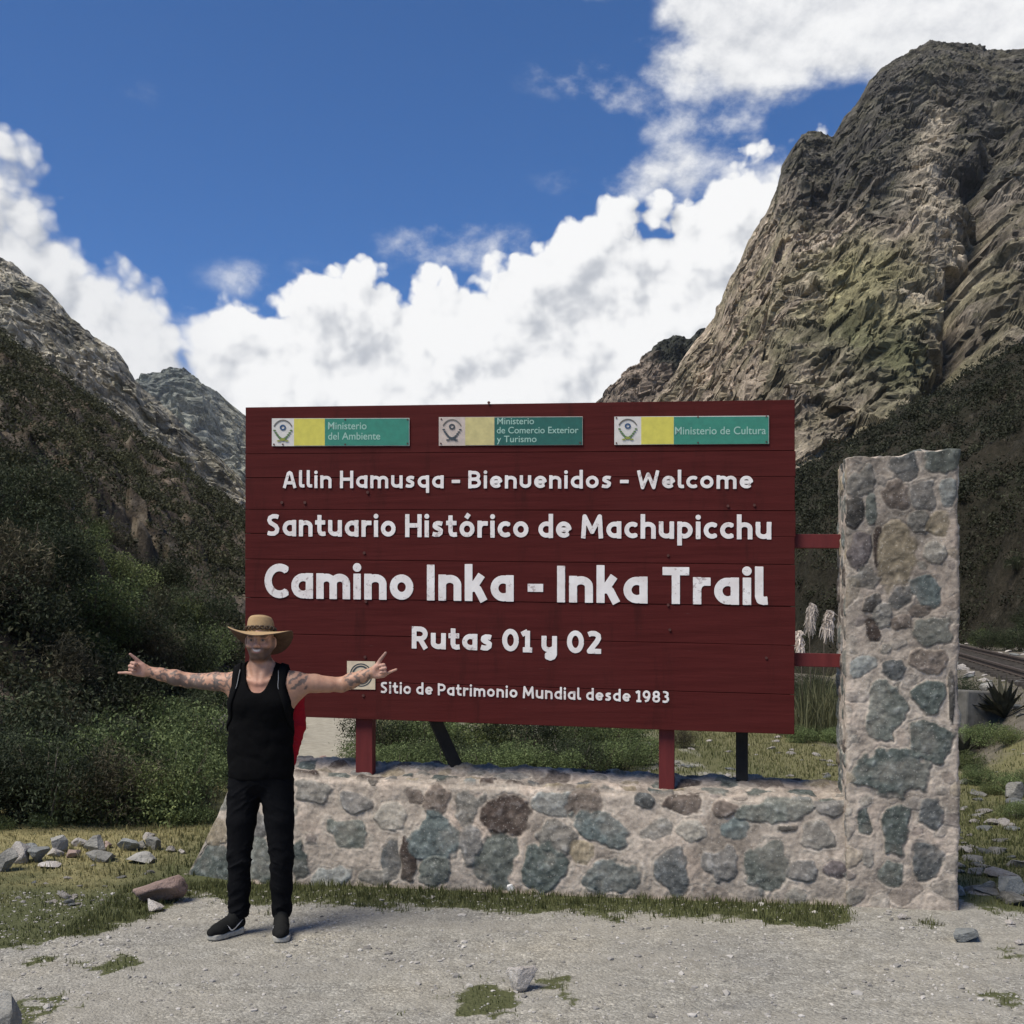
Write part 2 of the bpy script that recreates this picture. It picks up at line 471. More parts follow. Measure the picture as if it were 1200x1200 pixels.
# ------------------------------------------------------------------ the sign writer's alphabet: pen strokes, cap height 1, x height 0.72
def arc(cx, cy, rx, ry, a0, a1, n=16):
    return [(cx + rx * math.cos(math.radians(a0 + (a1 - a0) * i / n)), cy + ry * math.sin(math.radians(a0 + (a1 - a0) * i / n))) for i in range(n + 1)]
PEN = 0.118
def glyphs():
    r = PEN; X = 0.73; g = {}
    l = r; xt = X - r
    bowl = arc(0.33, X / 2, 0.215, X / 2 - r, 0, 360, 26)
    g['o'] = (0.66, [bowl])
    g['ó'] = (0.66, [bowl, [(0.29, 0.83), (0.41, 1.02)]])
    abowl = arc(0.35, X / 2, 0.23, X / 2 - r, 62, 298, 20)
    g['a'] = (0.64, [[(0.52, xt)] + abowl + [(0.52, r + 0.02)], [(0.52, 0), (0.52, X)], [(0.40, xt), (0.60, xt)]])
    g['q'] = (0.64, [[(0.52, xt)] + abowl + [(0.52, r + 0.02)], [(0.52, -0.27), (0.52, X)], [(0.40, xt), (0.60, xt)]])
    g['d'] = (0.64, [[(0.52, xt)] + abowl + [(0.52, r + 0.02)], [(0.52, 0), (0.52, 1.03)]])
    g['p'] = (0.64, [[(l, xt)] + arc(0.29, X / 2, 0.23, X / 2 - r, 118, -118, 20) + [(l, r + 0.02)], [(l, -0.27), (l, X)]])
    arch = lambda x0, x1: arc((x0 + x1) / 2, 0.44, (x1 - x0) / 2, xt - 0.44, 180, 0, 12)
    g['n'] = (0.64, [[(l, 0), (l, X)], arch(l, 0.52) + [(0.52, 0)]])
    g['h'] = (0.64, [[(l, 0), (l, 1.03)], arch(l, 0.52) + [(0.52, 0)]])
    g['m'] = (0.96, [[(l, 0), (l, X)], arch(l, 0.48) + [(0.48, 0)], arch(0.48, 0.84) + [(0.84, 0)]])
    ubow = arc((l + 0.52) / 2, 0.29, (0.52 - l) / 2, 0.29 - r, 180, 360, 12)
    g['u'] = (0.64, [[(l, X)] + ubow, [(0.52, X), (0.52, 0)]])
    g['v'] = (0.62, [[(l, X)] + arc((l + 0.50) / 2, 0.30, (0.50 - l) / 2, 0.30 - r, 180, 360, 12) + [(0.50, X)]])
    g['y'] = (0.64, [[(l, X)] + ubow, [(0.52, X), (0.52, -0.08), (0.47, -0.19), (0.36, -0.245), (0.25, -0.20), (0.25, -0.10), (0.36, -0.06), (0.50, -0.02)]])
    g['e'] = (0.64, [[(0.12, 0.36), (0.53, 0.36)], arc(0.33, X / 2, 0.215, X / 2 - r, 0, 318, 24)])
    g['c'] = (0.56, [arc(0.34, X / 2, 0.225, X / 2 - r, 50, 310, 20)])
    g['s'] = (0.53, [[(0.45, xt - .03), (0.36, xt), (0.25, xt), (0.16, xt - 0.05), (0.15, xt - 0.14), (0.22, xt - 0.20), (0.32, xt - 0.25), (0.39, xt - 0.31), (0.38, xt - 0.42), (0.29, r), (0.17, r), (0.06, r + 0.035)]])
    g['r'] = (0.46, [[(l, 0), (l, X)], [(l, 0.42), (0.16, 0.54), (0.26, xt), (0.45, xt)]])
    g['t'] = (0.48, [[(0.20, 0.95), (0.20, 0.26), (0.24, 0.15), (0.33, r), (0.46, r + 0.015)], [(0.02, xt + 0.01), (0.44, xt + 0.01)]])
    g['i'] = (0.24, [[(l, 0), (l, X)], [(l, 0.905), (l + 0.001, 0.905)]])
    g['l'] = (0.33, [[(l, 1.03), (l, 0.24), (0.15, 0.14), (0.22, r), (0.32, r + 0.01)]])
    g['k'] = (0.62, [[(l, 0), (l, 1.03)], [(0.12, 0.32), (0.24, 0.38), (0.46, 0.73)], [(0.24, 0.40), (0.36, 0.33), (0.52, 0.0)]])
    g['-'] = (0.42, [[(0.01, 0.39), (0.41, 0.39)]])
    g[' '] = (0.22, [])
    g['A'] = (0.74, [[(0.10, 0), (0.30, 0.84), (0.37, 0.89), (0.44, 0.84), (0.64, 0)], [(0.2, 0.30), (0.54, 0.30)]])
    g['H'] = (0.74, [[(l, 0), (l, 1)], [(0.62, 0), (0.62, 1)], [(l, 0.51), (0.62, 0.51)]])
    g['B'] = (0.68, [[(l, 0), (l, 1)], [(l, 0.885)] + arc(0.34, 0.70, 0.19, 0.185, 90, -90, 12) + [(l, 0.515)], [(l, 0.515)] + arc(0.35, 0.315, 0.215, 0.2, 90, -90, 12) + [(l, 0.115)]])
    g['W'] = (1.06, [[(0.10, 1), (0.28, 0.06), (0.53, 0.80), (0.78, 0.06), (0.96, 1)]])
    g['S'] = (0.62, [[(0.53, 0.85), (0.43, 0.885), (0.29, 0.885), (0.17, 0.82), (0.14, 0.71), (0.19, 0.60), (0.31, 0.52), (0.42, 0.45), (0.48, 0.34), (0.46, 0.21), (0.35, 0.12), (0.20, r), (0.07, 0.155)]])
    g['M'] = (0.92, [[(l, 0), (0.17, 0.92), (0.46, 0.28), (0.75, 0.92), (0.80, 0)]])
    g['C'] = (0.69, [arc(0.44, 0.5, 0.32, 0.385, 52, 308, 24)])
    g['I'] = (0.25, [[(l, 0), (l, 1)]])
    g['T'] = (0.70, [[(0.35, 0), (0.35, 0.9)], [(0.02, 0.885), (0.68, 0.885)]])
    g['P'] = (0.66, [[(l, 0), (l, 1)], [(l, 0.885)] + arc(0.34, 0.66, 0.22, 0.225, 90, -90, 14) + [(l, 0.435)]])
    g['R'] = (0.70, [[(l, 0), (l, 1)], [(l, 0.885)] + arc(0.34, 0.665, 0.215, 0.22, 90, -90, 14) + [(l, 0.445)], [(0.34, 0.45), (0.58, 0)]])
    g['E'] = (0.6, [[(l, 0), (l, 1)], [(l, .885), (.56, .885)], [(l, .5), (.5, .5)], [(l, .115), (.56, .115)]])
    g['0'] = (0.68, [arc(0.34, 0.5, 0.225, 0.385, 0, 360, 28)])
    g['1'] = (0.44, [[(0.26, 0), (0.26, 0.93)], [(0.26, 0.90), (0.04, 0.76)], [(0.08, 0.09), (0.44, 0.09)]])
    g['2'] = (0.62, [[(0.09, 0.83), (0.20, 0.885), (0.34, 0.885), (0.46, 0.80), (0.475, 0.68), (0.40, 0.52), (0.13, 0.11), (0.57, 0.11)]])
    g['3'] = (0.60, [[(0.10, 0.88), (0.30, 0.885), (0.43, 0.80), (0.43, 0.64), (0.34, 0.54), (0.22, 0.53)], [(0.30, 0.53), (0.44, 0.44), (0.47, 0.30), (0.40, 0.15), (0.26, 0.11), (0.08, 0.13)]])
    g['8'] = (0.64, [arc(0.32, 0.70, 0.18, 0.185, 0, 360, 20), arc(0.32, 0.31, 0.205, 0.20, 0, 360, 20)])
    g['9'] = (0.64, [arc(0.31, 0.64, 0.20, 0.245, 0, 360, 22), [(0.51, 0.66), (0.50, 0.44), (0.40, 0.18), (0.20, 0.09)]])
    return g
GLYPH = glyphs()
def written(s, length, cap, gap=0.055, h=0.0026, pen=1.0):
    """a line of raised lettering as (V, faces) in x (0..length), y up from the baseline, z thickness"""
    x = 0.0; place = []
    for ch in s:
        w, st = GLYPH[ch]; place.append((x, st)); x += w + gap
    tot = x - gap - 2 * 0.0
    kx = length / tot; ky = cap
    rp = PEN * pen * (kx * 0.5 + ky * 0.5)
    nx = int(length / h) + 10; ny = int(cap * 1.52 / h) + 8
    x0, y0 = -4 * h, -0.36 * cap
    f = np.full((nx, ny), 0.05, np.float32)
    for gx0, st in place:
        for line in st:
            pts = [((gx0 + px) * kx, py * ky) for px, py in line]
            n = len(pts)
            if n == 2 and abs(pts[0][0] - pts[1][0]) < 0.01 * kx and abs(pts[0][1] - pts[1][1]) < 1e-6: rr = rp * 1.12
            else: rr = rp
            for i in range(n - 1):
                (ax, ay), (bx, by) = pts[i], pts[i + 1]
                i0 = max(0, int((min(ax, bx) - rr * 2 - x0) / h)); i1 = min(nx, int((max(ax, bx) + rr * 2 - x0) / h) + 2)
                j0 = max(0, int((min(ay, by) - rr * 2 - y0) / h)); j1 = min(ny, int((max(ay, by) + rr * 2 - y0) / h) + 2)
                gxx = (x0 + h * np.arange(i0, i1))[:, None]; gyy = (y0 + h * np.arange(j0, j1))[None, :]
                L = math.hypot(bx - ax, by - ay) + 1e-9; ux, uy = (bx - ax) / L, (by - ay) / L
                t = (gxx - ax) * ux + (gyy - ay) * uy; p = np.abs(-(gxx - ax) * uy + (gyy - ay) * ux)
                tt = np.clip(t, 0, L)
                rnd_ = np.hypot(t - tt, p) - rr
                if L < rr * 0.3 and n == 2: d = rnd_
                else:
                    flat0 = (i == 0); flat1 = (i == n - 2)
                    d = rnd_
                    if flat0: d = np.where(t < 0, np.maximum(p - rr, -t), d)
                    if flat1: d = np.where(t > L, np.maximum(p - rr, t - L), d)
                f[i0:i1, j0:j1] = np.minimum(f[i0:i1, j0:j1], d)
    # painted by hand: edges wander a little
    gx_, gy_ = np.meshgrid(x0 + h * np.arange(nx), y0 + h * np.arange(ny), indexing='ij')
    Pn_ = np.stack([gx_.ravel() * 38, gy_.ravel() * 38, np.full(gx_.size, len(s) * 1.7)], 1)
    f = f + (pnoise(Pn_, 9) * 0.0007).reshape(f.shape).astype(np.float32)
    f3 = np.stack([np.full_like(f, 0.01), np.maximum(f, -0.4 * h), np.maximum(f, -0.4 * h), np.full_like(f, 0.01)], 2)
    V, Fq = surface_nets(f3, np.array([x0, y0, 0.0]), 1.0 * h)
    V[:, 2] = np.clip((V[:, 2] / h - 0.5), 0, 2) / 2.0
    return V, Fq
# ------------------------------------------------------------------ materials
def new_mat(name):
    m = bpy.data.materials.new(name)
    m.use_nodes = True
    t = NT(m.node_tree)
    b = m.node_tree.nodes['Principled BSDF']
    b.inputs['Roughness'].default_value = 0.9
    b.inputs['Specular IOR Level'].default_value = 0.25
    return m, t, b
def coord(t, kind='Object'):
    return t.n('TexCoord').outputs[kind]
def bump(t, b, height, strength=0.5, dist=0.01, nrm=None):
    bp = t.n('Bump')
    bp.inputs['Strength'].default_value = strength
    bp.inputs['Distance'].default_value = dist
    t.put(bp.inputs['Height'], height)
    if nrm is not None: t.put(bp.inputs['Normal'], nrm)
    t.put(b.inputs['Normal'], bp.outputs[0])
    return bp.outputs[0]
def simple(name, c0, c1, scale=6, detail=6, rough=0.85, bs=0.3, bscale=40, bdist=0.004, spec=0.25, stretch=(1, 1, 1)):
    m, t, b = new_mat(name)
    v = t.vmap(coord(t), stretch)
    t.put(b.inputs['Base Color'], t.mix(t.ramp(t.noise(v, scale, detail, 0.6), [(0.3, 0.0), (0.7, 1.0)]), c0, c1))
    b.inputs['Roughness'].default_value = rough
    b.inputs['Specular IOR Level'].default_value = spec
    bump(t, b, t.noise(v, bscale, 5, 0.6), bs, bdist)
    return m
def vcol(t, name='Col'):
    a = t.n('VertexColor'); a.layer_name = name
    return a.outputs[0]

M = {}
# stones and mortar of the wall: colour comes from the masonry itself, the nodes add grain
m, t, b = new_mat('masonry')
v = coord(t)
g1 = t.noise(v, 26, 8, 0.65); g2 = t.noise(v, 7, 5, 0.6)
col = t.mix(1.0, vcol(t), t.ramp(g1, [(0.25, 0.55), (0.5, 1.0), (0.75, 1.45)]), 'MULTIPLY')
col = t.mix(1.0, col, t.ramp(g2, [(0.3, 0.72), (0.7, 1.22)]), 'MULTIPLY')
speck = t.smooth(t.noise(v, 90, 3, 0.5), 0.62, 0.70)
col = t.mix(t.math('MULTIPLY', speck, 0.35), col, (0.55, 0.52, 0.47))
t.put(b.inputs['Base Color'], col)
bump(t, b, t.math('ADD', g1, t.math('MULTIPLY', t.noise(v, 120, 4, 0.6), 0.4)), 0.5, 0.010)
M['masonry'] = m

# painted planks
m, t, b = new_mat('red_paint')
v = coord(t)
streak = t.noise(t.vmap(v, (0.7, 3, 16)), 2.2, 8, 0.62)
blot = t.noise(v, 1.3, 5, 0.6)
col = t.mix(t.ramp(streak, [(0.3, 0.0), (0.7, 1.0)]), (0.052, 0.0095, 0.0088), (0.078, 0.0150, 0.0138))
col = t.mix(t.math('MULTIPLY', t.smooth(blot, 0.4, 0.75), 0.5), col, (0.068, 0.0155, 0.014))
scr = t.smooth(t.noise(t.vmap(v, (1.0, 1, 26), (3, 0, 1)), 5, 7, 0.72), 0.66, 0.74)
col = t.mix(t.math('MULTIPLY', scr, 0.38), col, (0.20, 0.13, 0.115))
grime = t.smooth(t.noise(t.vmap(v, (3.0, 1, 0.5), (7, 0, 2)), 2.4, 7, 0.66), 0.52, 0.72)
col = t.mix(t.math('MULTIPLY', grime, 0.45), col, (0.024, 0.008, 0.007))
chip = t.smooth(t.noise(t.vmap(v, (1.6, 1, 5)), 34, 5, 0.7), 0.735, 0.77)
col = t.mix(t.math('MULTIPLY', chip, 0.5), col, (0.16, 0.105, 0.085))
t.put(b.inputs['Base Color'], col)
b.inputs['Roughness'].default_value = 0.75
b.inputs['Specular IOR Level'].default_value = 0.06
bump(t, b, t.math('ADD', streak, t.math('MULTIPLY', t.noise(t.vmap(v, (2, 4, 40)), 6, 5, 0.6), 0.5)), 0.45, 0.004)
M['red_paint'] = m
M['red_post'] = simple('red_post_paint', (0.085, 0.012, 0.012), (0.125, 0.019, 0.018), 5, 6, 0.6, 0.3, 30, 0.003, stretch=(4, 4, 0.6))

# white lettering paint, worn a little
m, t, b = new_mat('letter_paint')
v = coord(t)
wn_ = t.noise(v, 30, 8, 0.7)
worn = t.smooth(t.math('ADD', wn_, t.math('MULTIPLY', t.noise(t.vmap(v, (1, 1, 1)), 3, 3, 0.5), 0.42)), 0.79, 0.87)
col = t.mix(t.ramp(t.noise(v, 9, 6, 0.6), [(0.3, 0.0), (0.7, 1.0)]), (0.60, 0.55, 0.52), (0.74, 0.71, 0.68))
col = t.mix(t.math('MULTIPLY', worn, 0.5), col, (0.12, 0.04, 0.04))
t.put(b.inputs['Base Color'], col)
b.inputs['Roughness'].default_value = 0.65
M['letter'] = m

def plate(name, c, dirt=0.25, rough=0.35):
    m, t, b = new_mat(name)
    v = coord(t)
    n1 = t.noise(v, 22, 7, 0.65)
    c2 = tuple(x * 0.62 + 0.01 for x in c)
    col = t.mix(t.ramp(n1, [(0.35, 0.0), (0.75, dirt * 2)]), c, c2)
    t.put(b.inputs['Base Color'], col)
    b.inputs['Roughness'].default_value = rough
    return m
M['plate_white'] = plate('enamel_white', (0.58, 0.55, 0.50))
M['plate_pink'] = plate('enamel_faded', (0.50, 0.42, 0.36), 0.4)
M['plate_yellow'] = plate('enamel_yellow', (0.56, 0.50, 0.09))
M['plate_paleyellow'] = plate('enamel_pale_yellow', (0.52, 0.45, 0.20), 0.35)
M['plate_teal'] = plate('enamel_teal', (0.045, 0.21, 0.145), 0.35)
M['plate_darkteal'] = plate('enamel_dark_teal', (0.028, 0.115, 0.09), 0.45)
M['plate_text'] = plate('enamel_text', (0.30, 0.46, 0.38), 0.2)
M['plate_ink'] = plate('enamel_ink', (0.05, 0.06, 0.065), 0.2)
M['plate_blue'] = plate('enamel_blue', (0.04, 0.08, 0.16), 0.2)
M['plate_green'] = plate('enamel_green', (0.10, 0.17, 0.06), 0.2)
M['plate_olive'] = plate('enamel_olive', (0.24, 0.26, 0.05), 0.2)
M['plate_cream'] = plate('enamel_cream', (0.60, 0.50, 0.36), 0.3)
M['black_wood'] = simple('black_timber', (0.008, 0.008, 0.008), (0.022, 0.021, 0.019), 8, 6, 0.7, 0.5, 40)
M['bolt'] = simple('bolt_iron', (0.05, 0.018, 0.015), (0.10, 0.04, 0.03), 30, 4, 0.6)

# cloth
def cloth(name, c0, c1, bs=0.5):
    m, t, b = new_mat(name)
    v = coord(t)
    n1 = t.noise(v, 14, 6, 0.6)
    t.put(b.inputs['Base Color'], t.mix(n1, c0, c1))
    b.inputs['Roughness'].default_value = 0.95
    b.inputs['Specular IOR Level'].default_value = 0.06
    b.inputs['Sheen Weight'].default_value = 0.0
    bump(t, b, t.math('ADD', t.noise(t.vmap(v, (1, 1, 0.6)), 16, 4, 0.5), t.math('MULTIPLY', t.noise(v, 300, 2, 0.5), 0.15)), bs, 0.012)
    return m
M['black_cotton'] = cloth('black_cotton', (0.0030, 0.0030, 0.0033), (0.0050, 0.0050, 0.0055), 0.35)
M['black_denim'] = cloth('black_denim', (0.0038, 0.0040, 0.0048), (0.0070, 0.0072, 0.0084), 0.8)
M['black_strap'] = cloth('black_webbing', (0.004, 0.004, 0.0045), (0.007, 0.007, 0.0075), 0.3)
M['strap_edge'] = simple('strap_piping', (0.16, 0.16, 0.16), (0.24, 0.24, 0.24), 40)
M['red_nylon'] = cloth('red_nylon', (0.24, 0.010, 0.018), (0.38, 0.018, 0.030), 1.0)
M['shoe_black'] = cloth('shoe_mesh', (0.009, 0.009, 0.009), (0.02, 0.02, 0.019), 0.4)
M['shoe_sole'] = simple('shoe_rubber', (0.26, 0.245, 0.21), (0.46, 0.44, 0.39), 25, 5, 0.7)
M['shoe_white'] = simple('shoe_trim', (0.60, 0.58, 0.55), (0.72, 0.70, 0.67), 25)
m, t, b = new_mat('straw')
v = coord(t)
wv_ = t.n('TexWave', wave_type='BANDS', bands_direction='Z'); wv_.inputs['Scale'].default_value = 70; wv_.inputs['Distortion'].default_value = 2.5
t.put(wv_.inputs['Vector'], v)
t.put(b.inputs['Base Color'], t.mix(t.noise(v, 30, 5, 0.6), (0.31, 0.200, 0.100), (0.45, 0.315, 0.170)))
bump(t, b, t.math('ADD', wv_.outputs['Fac'], t.noise(v, 160, 3, 0.5)), 0.5, 0.003)
M['straw'] = m
M['straw_shaded'] = simple('straw_shaded', (0.085, 0.053, 0.036), (0.14, 0.088, 0.058), 25, 5, 0.85, 0.5, 120)  # underside of the brim: straw with its shade put into the colour
M['hat_band'] = simple('hat_band', (0.020, 0.014, 0.011), (0.12, 0.085, 0.055), 120, 2, 0.8)
m, t, b = new_mat('skin')
v = coord(t)
t.put(b.inputs['Base Color'], t.mix(1.0, vcol(t), t.ramp(t.noise(v, 45, 5, 0.6), [(0.3, 0.88), (0.7, 1.10)]), 'MULTIPLY'))
b.inputs['Roughness'].default_value = 0.55
b.inputs['Specular IOR Level'].default_value = 0.35
b.inputs['Subsurface Weight'].default_value = 0.08
b.inputs['Subsurface Radius'].default_value = (0.012, 0.005, 0.003)
b.inputs['Subsurface Scale'].default_value = 0.6
bump(t, b, t.noise(v, 90, 4, 0.6), 0.15, 0.003)
M['skin'] = m

# leaves: vertex colour per leaf times grain, a little light through
def leafmat(name, trans=0.25, rough=0.6):
    m, t, b = new_mat(name)
    oi = t.n('ObjectInfo')
    hv = t.n('HueSaturation')
    t.put(hv.inputs['Color'], vcol(t))
    t.put(hv.inputs['Value'], t.math('ADD', 0.75, t.math('MULTIPLY', oi.outputs['Random'], 0.5)))
    t.put(b.inputs['Base Color'], hv.outputs[0])
    b.inputs['Roughness'].default_value = rough
    b.inputs['Specular IOR Level'].default_value = 0.2
    tr = t.n('BsdfTranslucent'); t.put(tr.inputs[0], hv.outputs[0])
    mx = t.n('MixShader'); mx.inputs[0].default_value = trans
    out = m.node_tree.nodes['Material Output']
    t.put(mx.inputs[1], b.outputs[0]); t.put(mx.inputs[2], tr.outputs[0]); t.put(out.inputs[0], mx.outputs[0])
    return m
M['leaf'] = leafmat('leaf')
M['grass'] = leafmat('grass_blade', 0.3)
M['twig'] = simple('twig_bark', (0.05, 0.04, 0.03), (0.12, 0.10, 0.08), 20, 4)
M['stump'] = simple('weathered_wood', (0.05, 0.046, 0.04), (0.19, 0.18, 0.16), 6, 7, 0.9, 0.8, 12, 0.02, stretch=(6, 6, 0.5))
M['rust'] = simple('rail_steel', (0.05, 0.04, 0.035), (0.11, 0.085, 0.07), 12, 5, 0.7)
M['sleeper'] = simple('sleeper_timber', (0.035, 0.03, 0.026), (0.08, 0.07, 0.06), 10, 5)
M['concrete'] = simple('concrete', (0.075, 0.072, 0.064), (0.16, 0.152, 0.138), 7, 7, 0.95, 0.6, 40)

def rockmat(name, c0, c1, c2, scale=5):
    m, t, b = new_mat(name)
    v = coord(t)
    oi = t.n('ObjectInfo')
    v2 = t.vadd(v, t.math('MULTIPLY', oi.outputs['Random'], 30.0))
    n1 = t.noise(v2, scale, 9, 0.62, 0.3)
    col = t.ramp(n1, [(0.28, c0), (0.52, c1), (0.75, c2)])
    val = t.math('ADD', 0.72, t.math('MULTIPLY', oi.outputs['Random'], 0.55))
    cc = t.n('CombineXYZ')
    for k in range(3): t.put(cc.inputs[k], val)
    col = t.mix(1.0, col, cc.outputs[0], 'MULTIPLY')
    t.put(b.inputs['Base Color'], col)
    bump(t, b, t.noise(v2, scale * 7, 6, 0.65), 0.9, 0.03)
    return m
M['rock_grey'] = rockmat('rock_grey', (0.13, 0.125, 0.11), (0.25, 0.24, 0.215), (0.40, 0.38, 0.34))
M['rock_pink'] = rockmat('rock_pink', (0.18, 0.125, 0.105), (0.30, 0.215, 0.185), (0.40, 0.31, 0.27))
M['rock_pale'] = rockmat('rock_pale', (0.30, 0.27, 0.24), (0.44, 0.40, 0.36), (0.56, 0.53, 0.49), 9)
M['rock_slate'] = rockmat('rock_slate', (0.11, 0.115, 0.11), (0.20, 0.205, 0.195), (0.30, 0.305, 0.285))
# ------------------------------------------------------------------ lie of the land
WALL_R = Vector((2.15, 6.95, 0)); WALL_DIR = Vector((-3.73, 0.64, 0)).normalized()      # wall front line, from the pillar to the left
WALL_N = Vector((-0.64, -3.73, 0)).normalized()                                          # points to the road
RAIL_A, RAIL_B = np.array([13.4, 34.0]), np.array([9.66, 20.0])

def rail_side(x, y):
    d = RAIL_B - RAIL_A; L = math.hypot(*d)
    return ((x - RAIL_A[0]) * d[1] - (y - RAIL_A[1]) * d[0]) / L        # positive on the far right... sign fixed below
_s = rail_side(20.0, 20.0)
def rail_dist(x, y):                                                    # >0 right of / behind the track
    return rail_side(x, y) * (1 if _s > 0 else -1)

def gz(x, y):
    """height of the ground, vectorised"""
    x = np.asarray(x, np.float64); y = np.asarray(y, np.float64)
    P = np.stack([x.ravel(), y.ravel(), np.zeros(x.size)], 1)
    n = (pnoise(P * 0.55, 3) * 0.030 + pnoise(P * 1.7, 5) * 0.010).reshape(x.shape)
    keep = 0.35 + 0.65 * sstep(y, 8.2, 12)                              # the trodden road is flatter
    z = n * keep
    z = z + 0.10 * sstep(y, 7.6, 9.6) * sstep(-x, 2.6, 4.4)             # low stone kerb side
    plateau = np.clip(0.92 + (y - 20) * 0.030, 0.2, 2.2)
    z = z + plateau * sstep(rail_dist(x, y), -2.2, -0.95) * sstep(y, 11, 17)
    return z
def gz1(x, y): return float(gz(np.array([x]), np.array([y]))[0])

def axis(lo, hi, fine_lo, fine_hi, step, growth=1.13):
    a = list(np.arange(fine_lo, fine_hi, step)); s = step; v = a[-1]
    while v < hi: s *= growth; v += s; a.append(v)
    s = step; v = fine_lo
    while v > lo: s *= growth; v -= s; a.insert(0, v)
    return np.array(a)
gx = axis(-3500, 3500, -4.6, 6.2, 0.04)
gy = axis(-3500, 5000, 4.3, 11.0, 0.04)
X, Y = np.meshgrid(gx, gy, indexing='ij')
Zg = gz(X, Y)
Pn = np.stack([X.ravel(), Y.ravel(), np.zeros(X.size)], 1)
n_lo = fbm(Pn * 1.1, 4, 11).reshape(X.shape); n_hi = fbm(Pn * 4.2, 4, 12).reshape(X.shape)
wall_d = (X - WALL_R.x) * WALL_N.x + (Y - WALL_R.y) * WALL_N.y          # metres in front of the wall
along = (X - WALL_R.x) * WALL_DIR.x + (Y - WALL_R.y) * WALL_DIR.y       # metres left of the pillar's corner
def grass_amount(X, Y, wall_d, along, n_lo, n_hi):
    vh = fbm(np.stack([X.ravel() * 12, Y.ravel() * 12, np.zeros(X.size)], 1), 4, 19).reshape(X.shape)
    nn = n_lo * 0.55 + n_hi * 0.35 + vh * 0.30
    strip = sstep(wall_d, -0.1, 0.02) * (1 - sstep(wall_d + nn * 0.42, 0.30, 0.72)) * sstep(along, -0.1, 0.2) * (1 - sstep(along, 4.0, 4.8))
    turf_edge = (-2.32 - X) + (Y - 6.35) * 0.55 * (X < -1.9)
    turf = sstep(turf_edge + nn * 0.38, -0.12, 0.22) * sstep(Y + nn * 0.3, 5.75, 6.05) * (1 - sstep(X, -2.25, -2.05) * (wall_d > 0.3))
    right = sstep(X + nn * 0.3, 2.78, 3.0) * sstep(Y + nn * 0.45, 6.45, 7.0)
    behind = sstep(-wall_d, 0.55, 0.9)
    terrace = sstep(X, 4.0, 6.0) * sstep(Y, 12.5, 16)
    right = right * (1 - terrace * np.clip(0.75 + nn * 0.8, 0, 1))
    g = np.maximum.reduce([strip, turf, right * 0.95, behind * (1 - 0.6 * terrace) * np.clip(0.62 + nn * 0.7, 0, 1)])
    for px, py, rx, ry, w in ((572, 1172, 38, 24, 1), (648, 1150, 26, 10, .9), (668, 1166, 14, 10, .8), (512, 1166, 20, 7, .6), (40, 1182, 42, 20, 1), (134, 1132, 26, 12, 1), (46, 1127, 18, 7, .9), (95, 1130, 16, 7, .7),
                              (470, 1188, 14, 5, .5), (1182, 1120, 26, 12, .8), (1180, 1172, 34, 12, .9), (1085, 1084, 24, 7, .7), (320, 1068, 20, 5, .5), (10, 1195, 40, 16, .9)):
        Yc = EYE * F / (py - HY); Xc = (px - 600) / F * Yc
        ex = rx / F * Yc; ey = Yc * ry / (py - HY)
        q = ((X - Xc) / ex) ** 2 + ((Y - Yc) / ey) ** 2
        g = np.maximum(g, 0.80 * w * (1 - sstep(q * 0.8 + nn * 1.3 + vh * 1.1, 0.0, 1.3)))
    return np.clip(g, 0, 1)
G = grass_amount(X, Y, wall_d, along, n_lo, n_hi)
yel = sstep(-X, 2.3, 3.2) * 0.68 * sstep(Y + n_lo * 0.9, 7.0, 8.2) * (1 - sstep(Y, 9.5, 11)) + 0.22 * sstep(X, 3.0, 4) * sstep(Y, 9.0, 16.0) + 0.2 * ((-wall_d) > 0.5)
earth = np.maximum(sstep(-wall_d, 0.5, 0.8) * sstep(n_lo, -0.1, 0.5), sstep(X, 3.6, 5.0) * sstep(Y, 11.5, 14.5))
colg = np.stack([G, np.clip(yel, 0, 1), np.clip(earth, 0, 1)], -1).reshape(-1, 3)
Vg = np.stack([X, Y, Zg], -1).reshape(-1, 3)

m, t, b = new_mat('ground')
v = coord(t)
sep = t.n('SeparateColor'); t.put(sep.inputs[0], vcol(t))
nA = t.noise(v, 1.3, 6, 0.6); nB = t.noise(v, 9, 8, 0.65); nC = t.noise(v, 55, 6, 0.7)
vor = t.n('TexVoronoi'); t.put(vor.inputs['Vector'], v); vor.inputs['Scale'].default_value = 58
vcell = t.n('SeparateColor'); t.put(vcell.inputs[0], vor.outputs['Color'])
vor2 = t.n('TexVoronoi'); t.put(vor2.inputs['Vector'], v); vor2.inputs['Scale'].default_value = 130
vcell2 = t.n('SeparateColor'); t.put(vcell2.inputs[0], vor2.outputs['Color'])
grav = t.ramp(nB, [(0.28, (0.200, 0.186, 0.156)), (0.5, (0.278, 0.262, 0.224)), (0.72, (0.352, 0.333, 0.288))])
grav = t.mix(1.0, grav, t.ramp(vcell.outputs[0], [(0.0, 0.80), (0.55, 1.0), (0.90, 1.08), (1.0, 1.40)]), 'MULTIPLY')
grav = t.mix(1.0, grav, t.ramp(vcell2.outputs[1], [(0.0, 0.76), (0.6, 1.0), (1.0, 1.30)]), 'MULTIPLY')
grav = t.mix(1.0, grav, t.ramp(nA, [(0.3, (0.82, 0.83, 0.86)), (0.5, (1.0, 1.0, 1.0)), (0.7, (1.12, 1.09, 1.04))]), 'MULTIPLY')
earthc = t.ramp(nB, [(0.3, (0.070, 0.062, 0.046)), (0.7, (0.165, 0.145, 0.115))])
dust = t.smooth(t.noise(t.vmap(v, (0.55, 1.6, 1)), 1.5, 6, 0.62, 0.4), 0.47, 0.60)
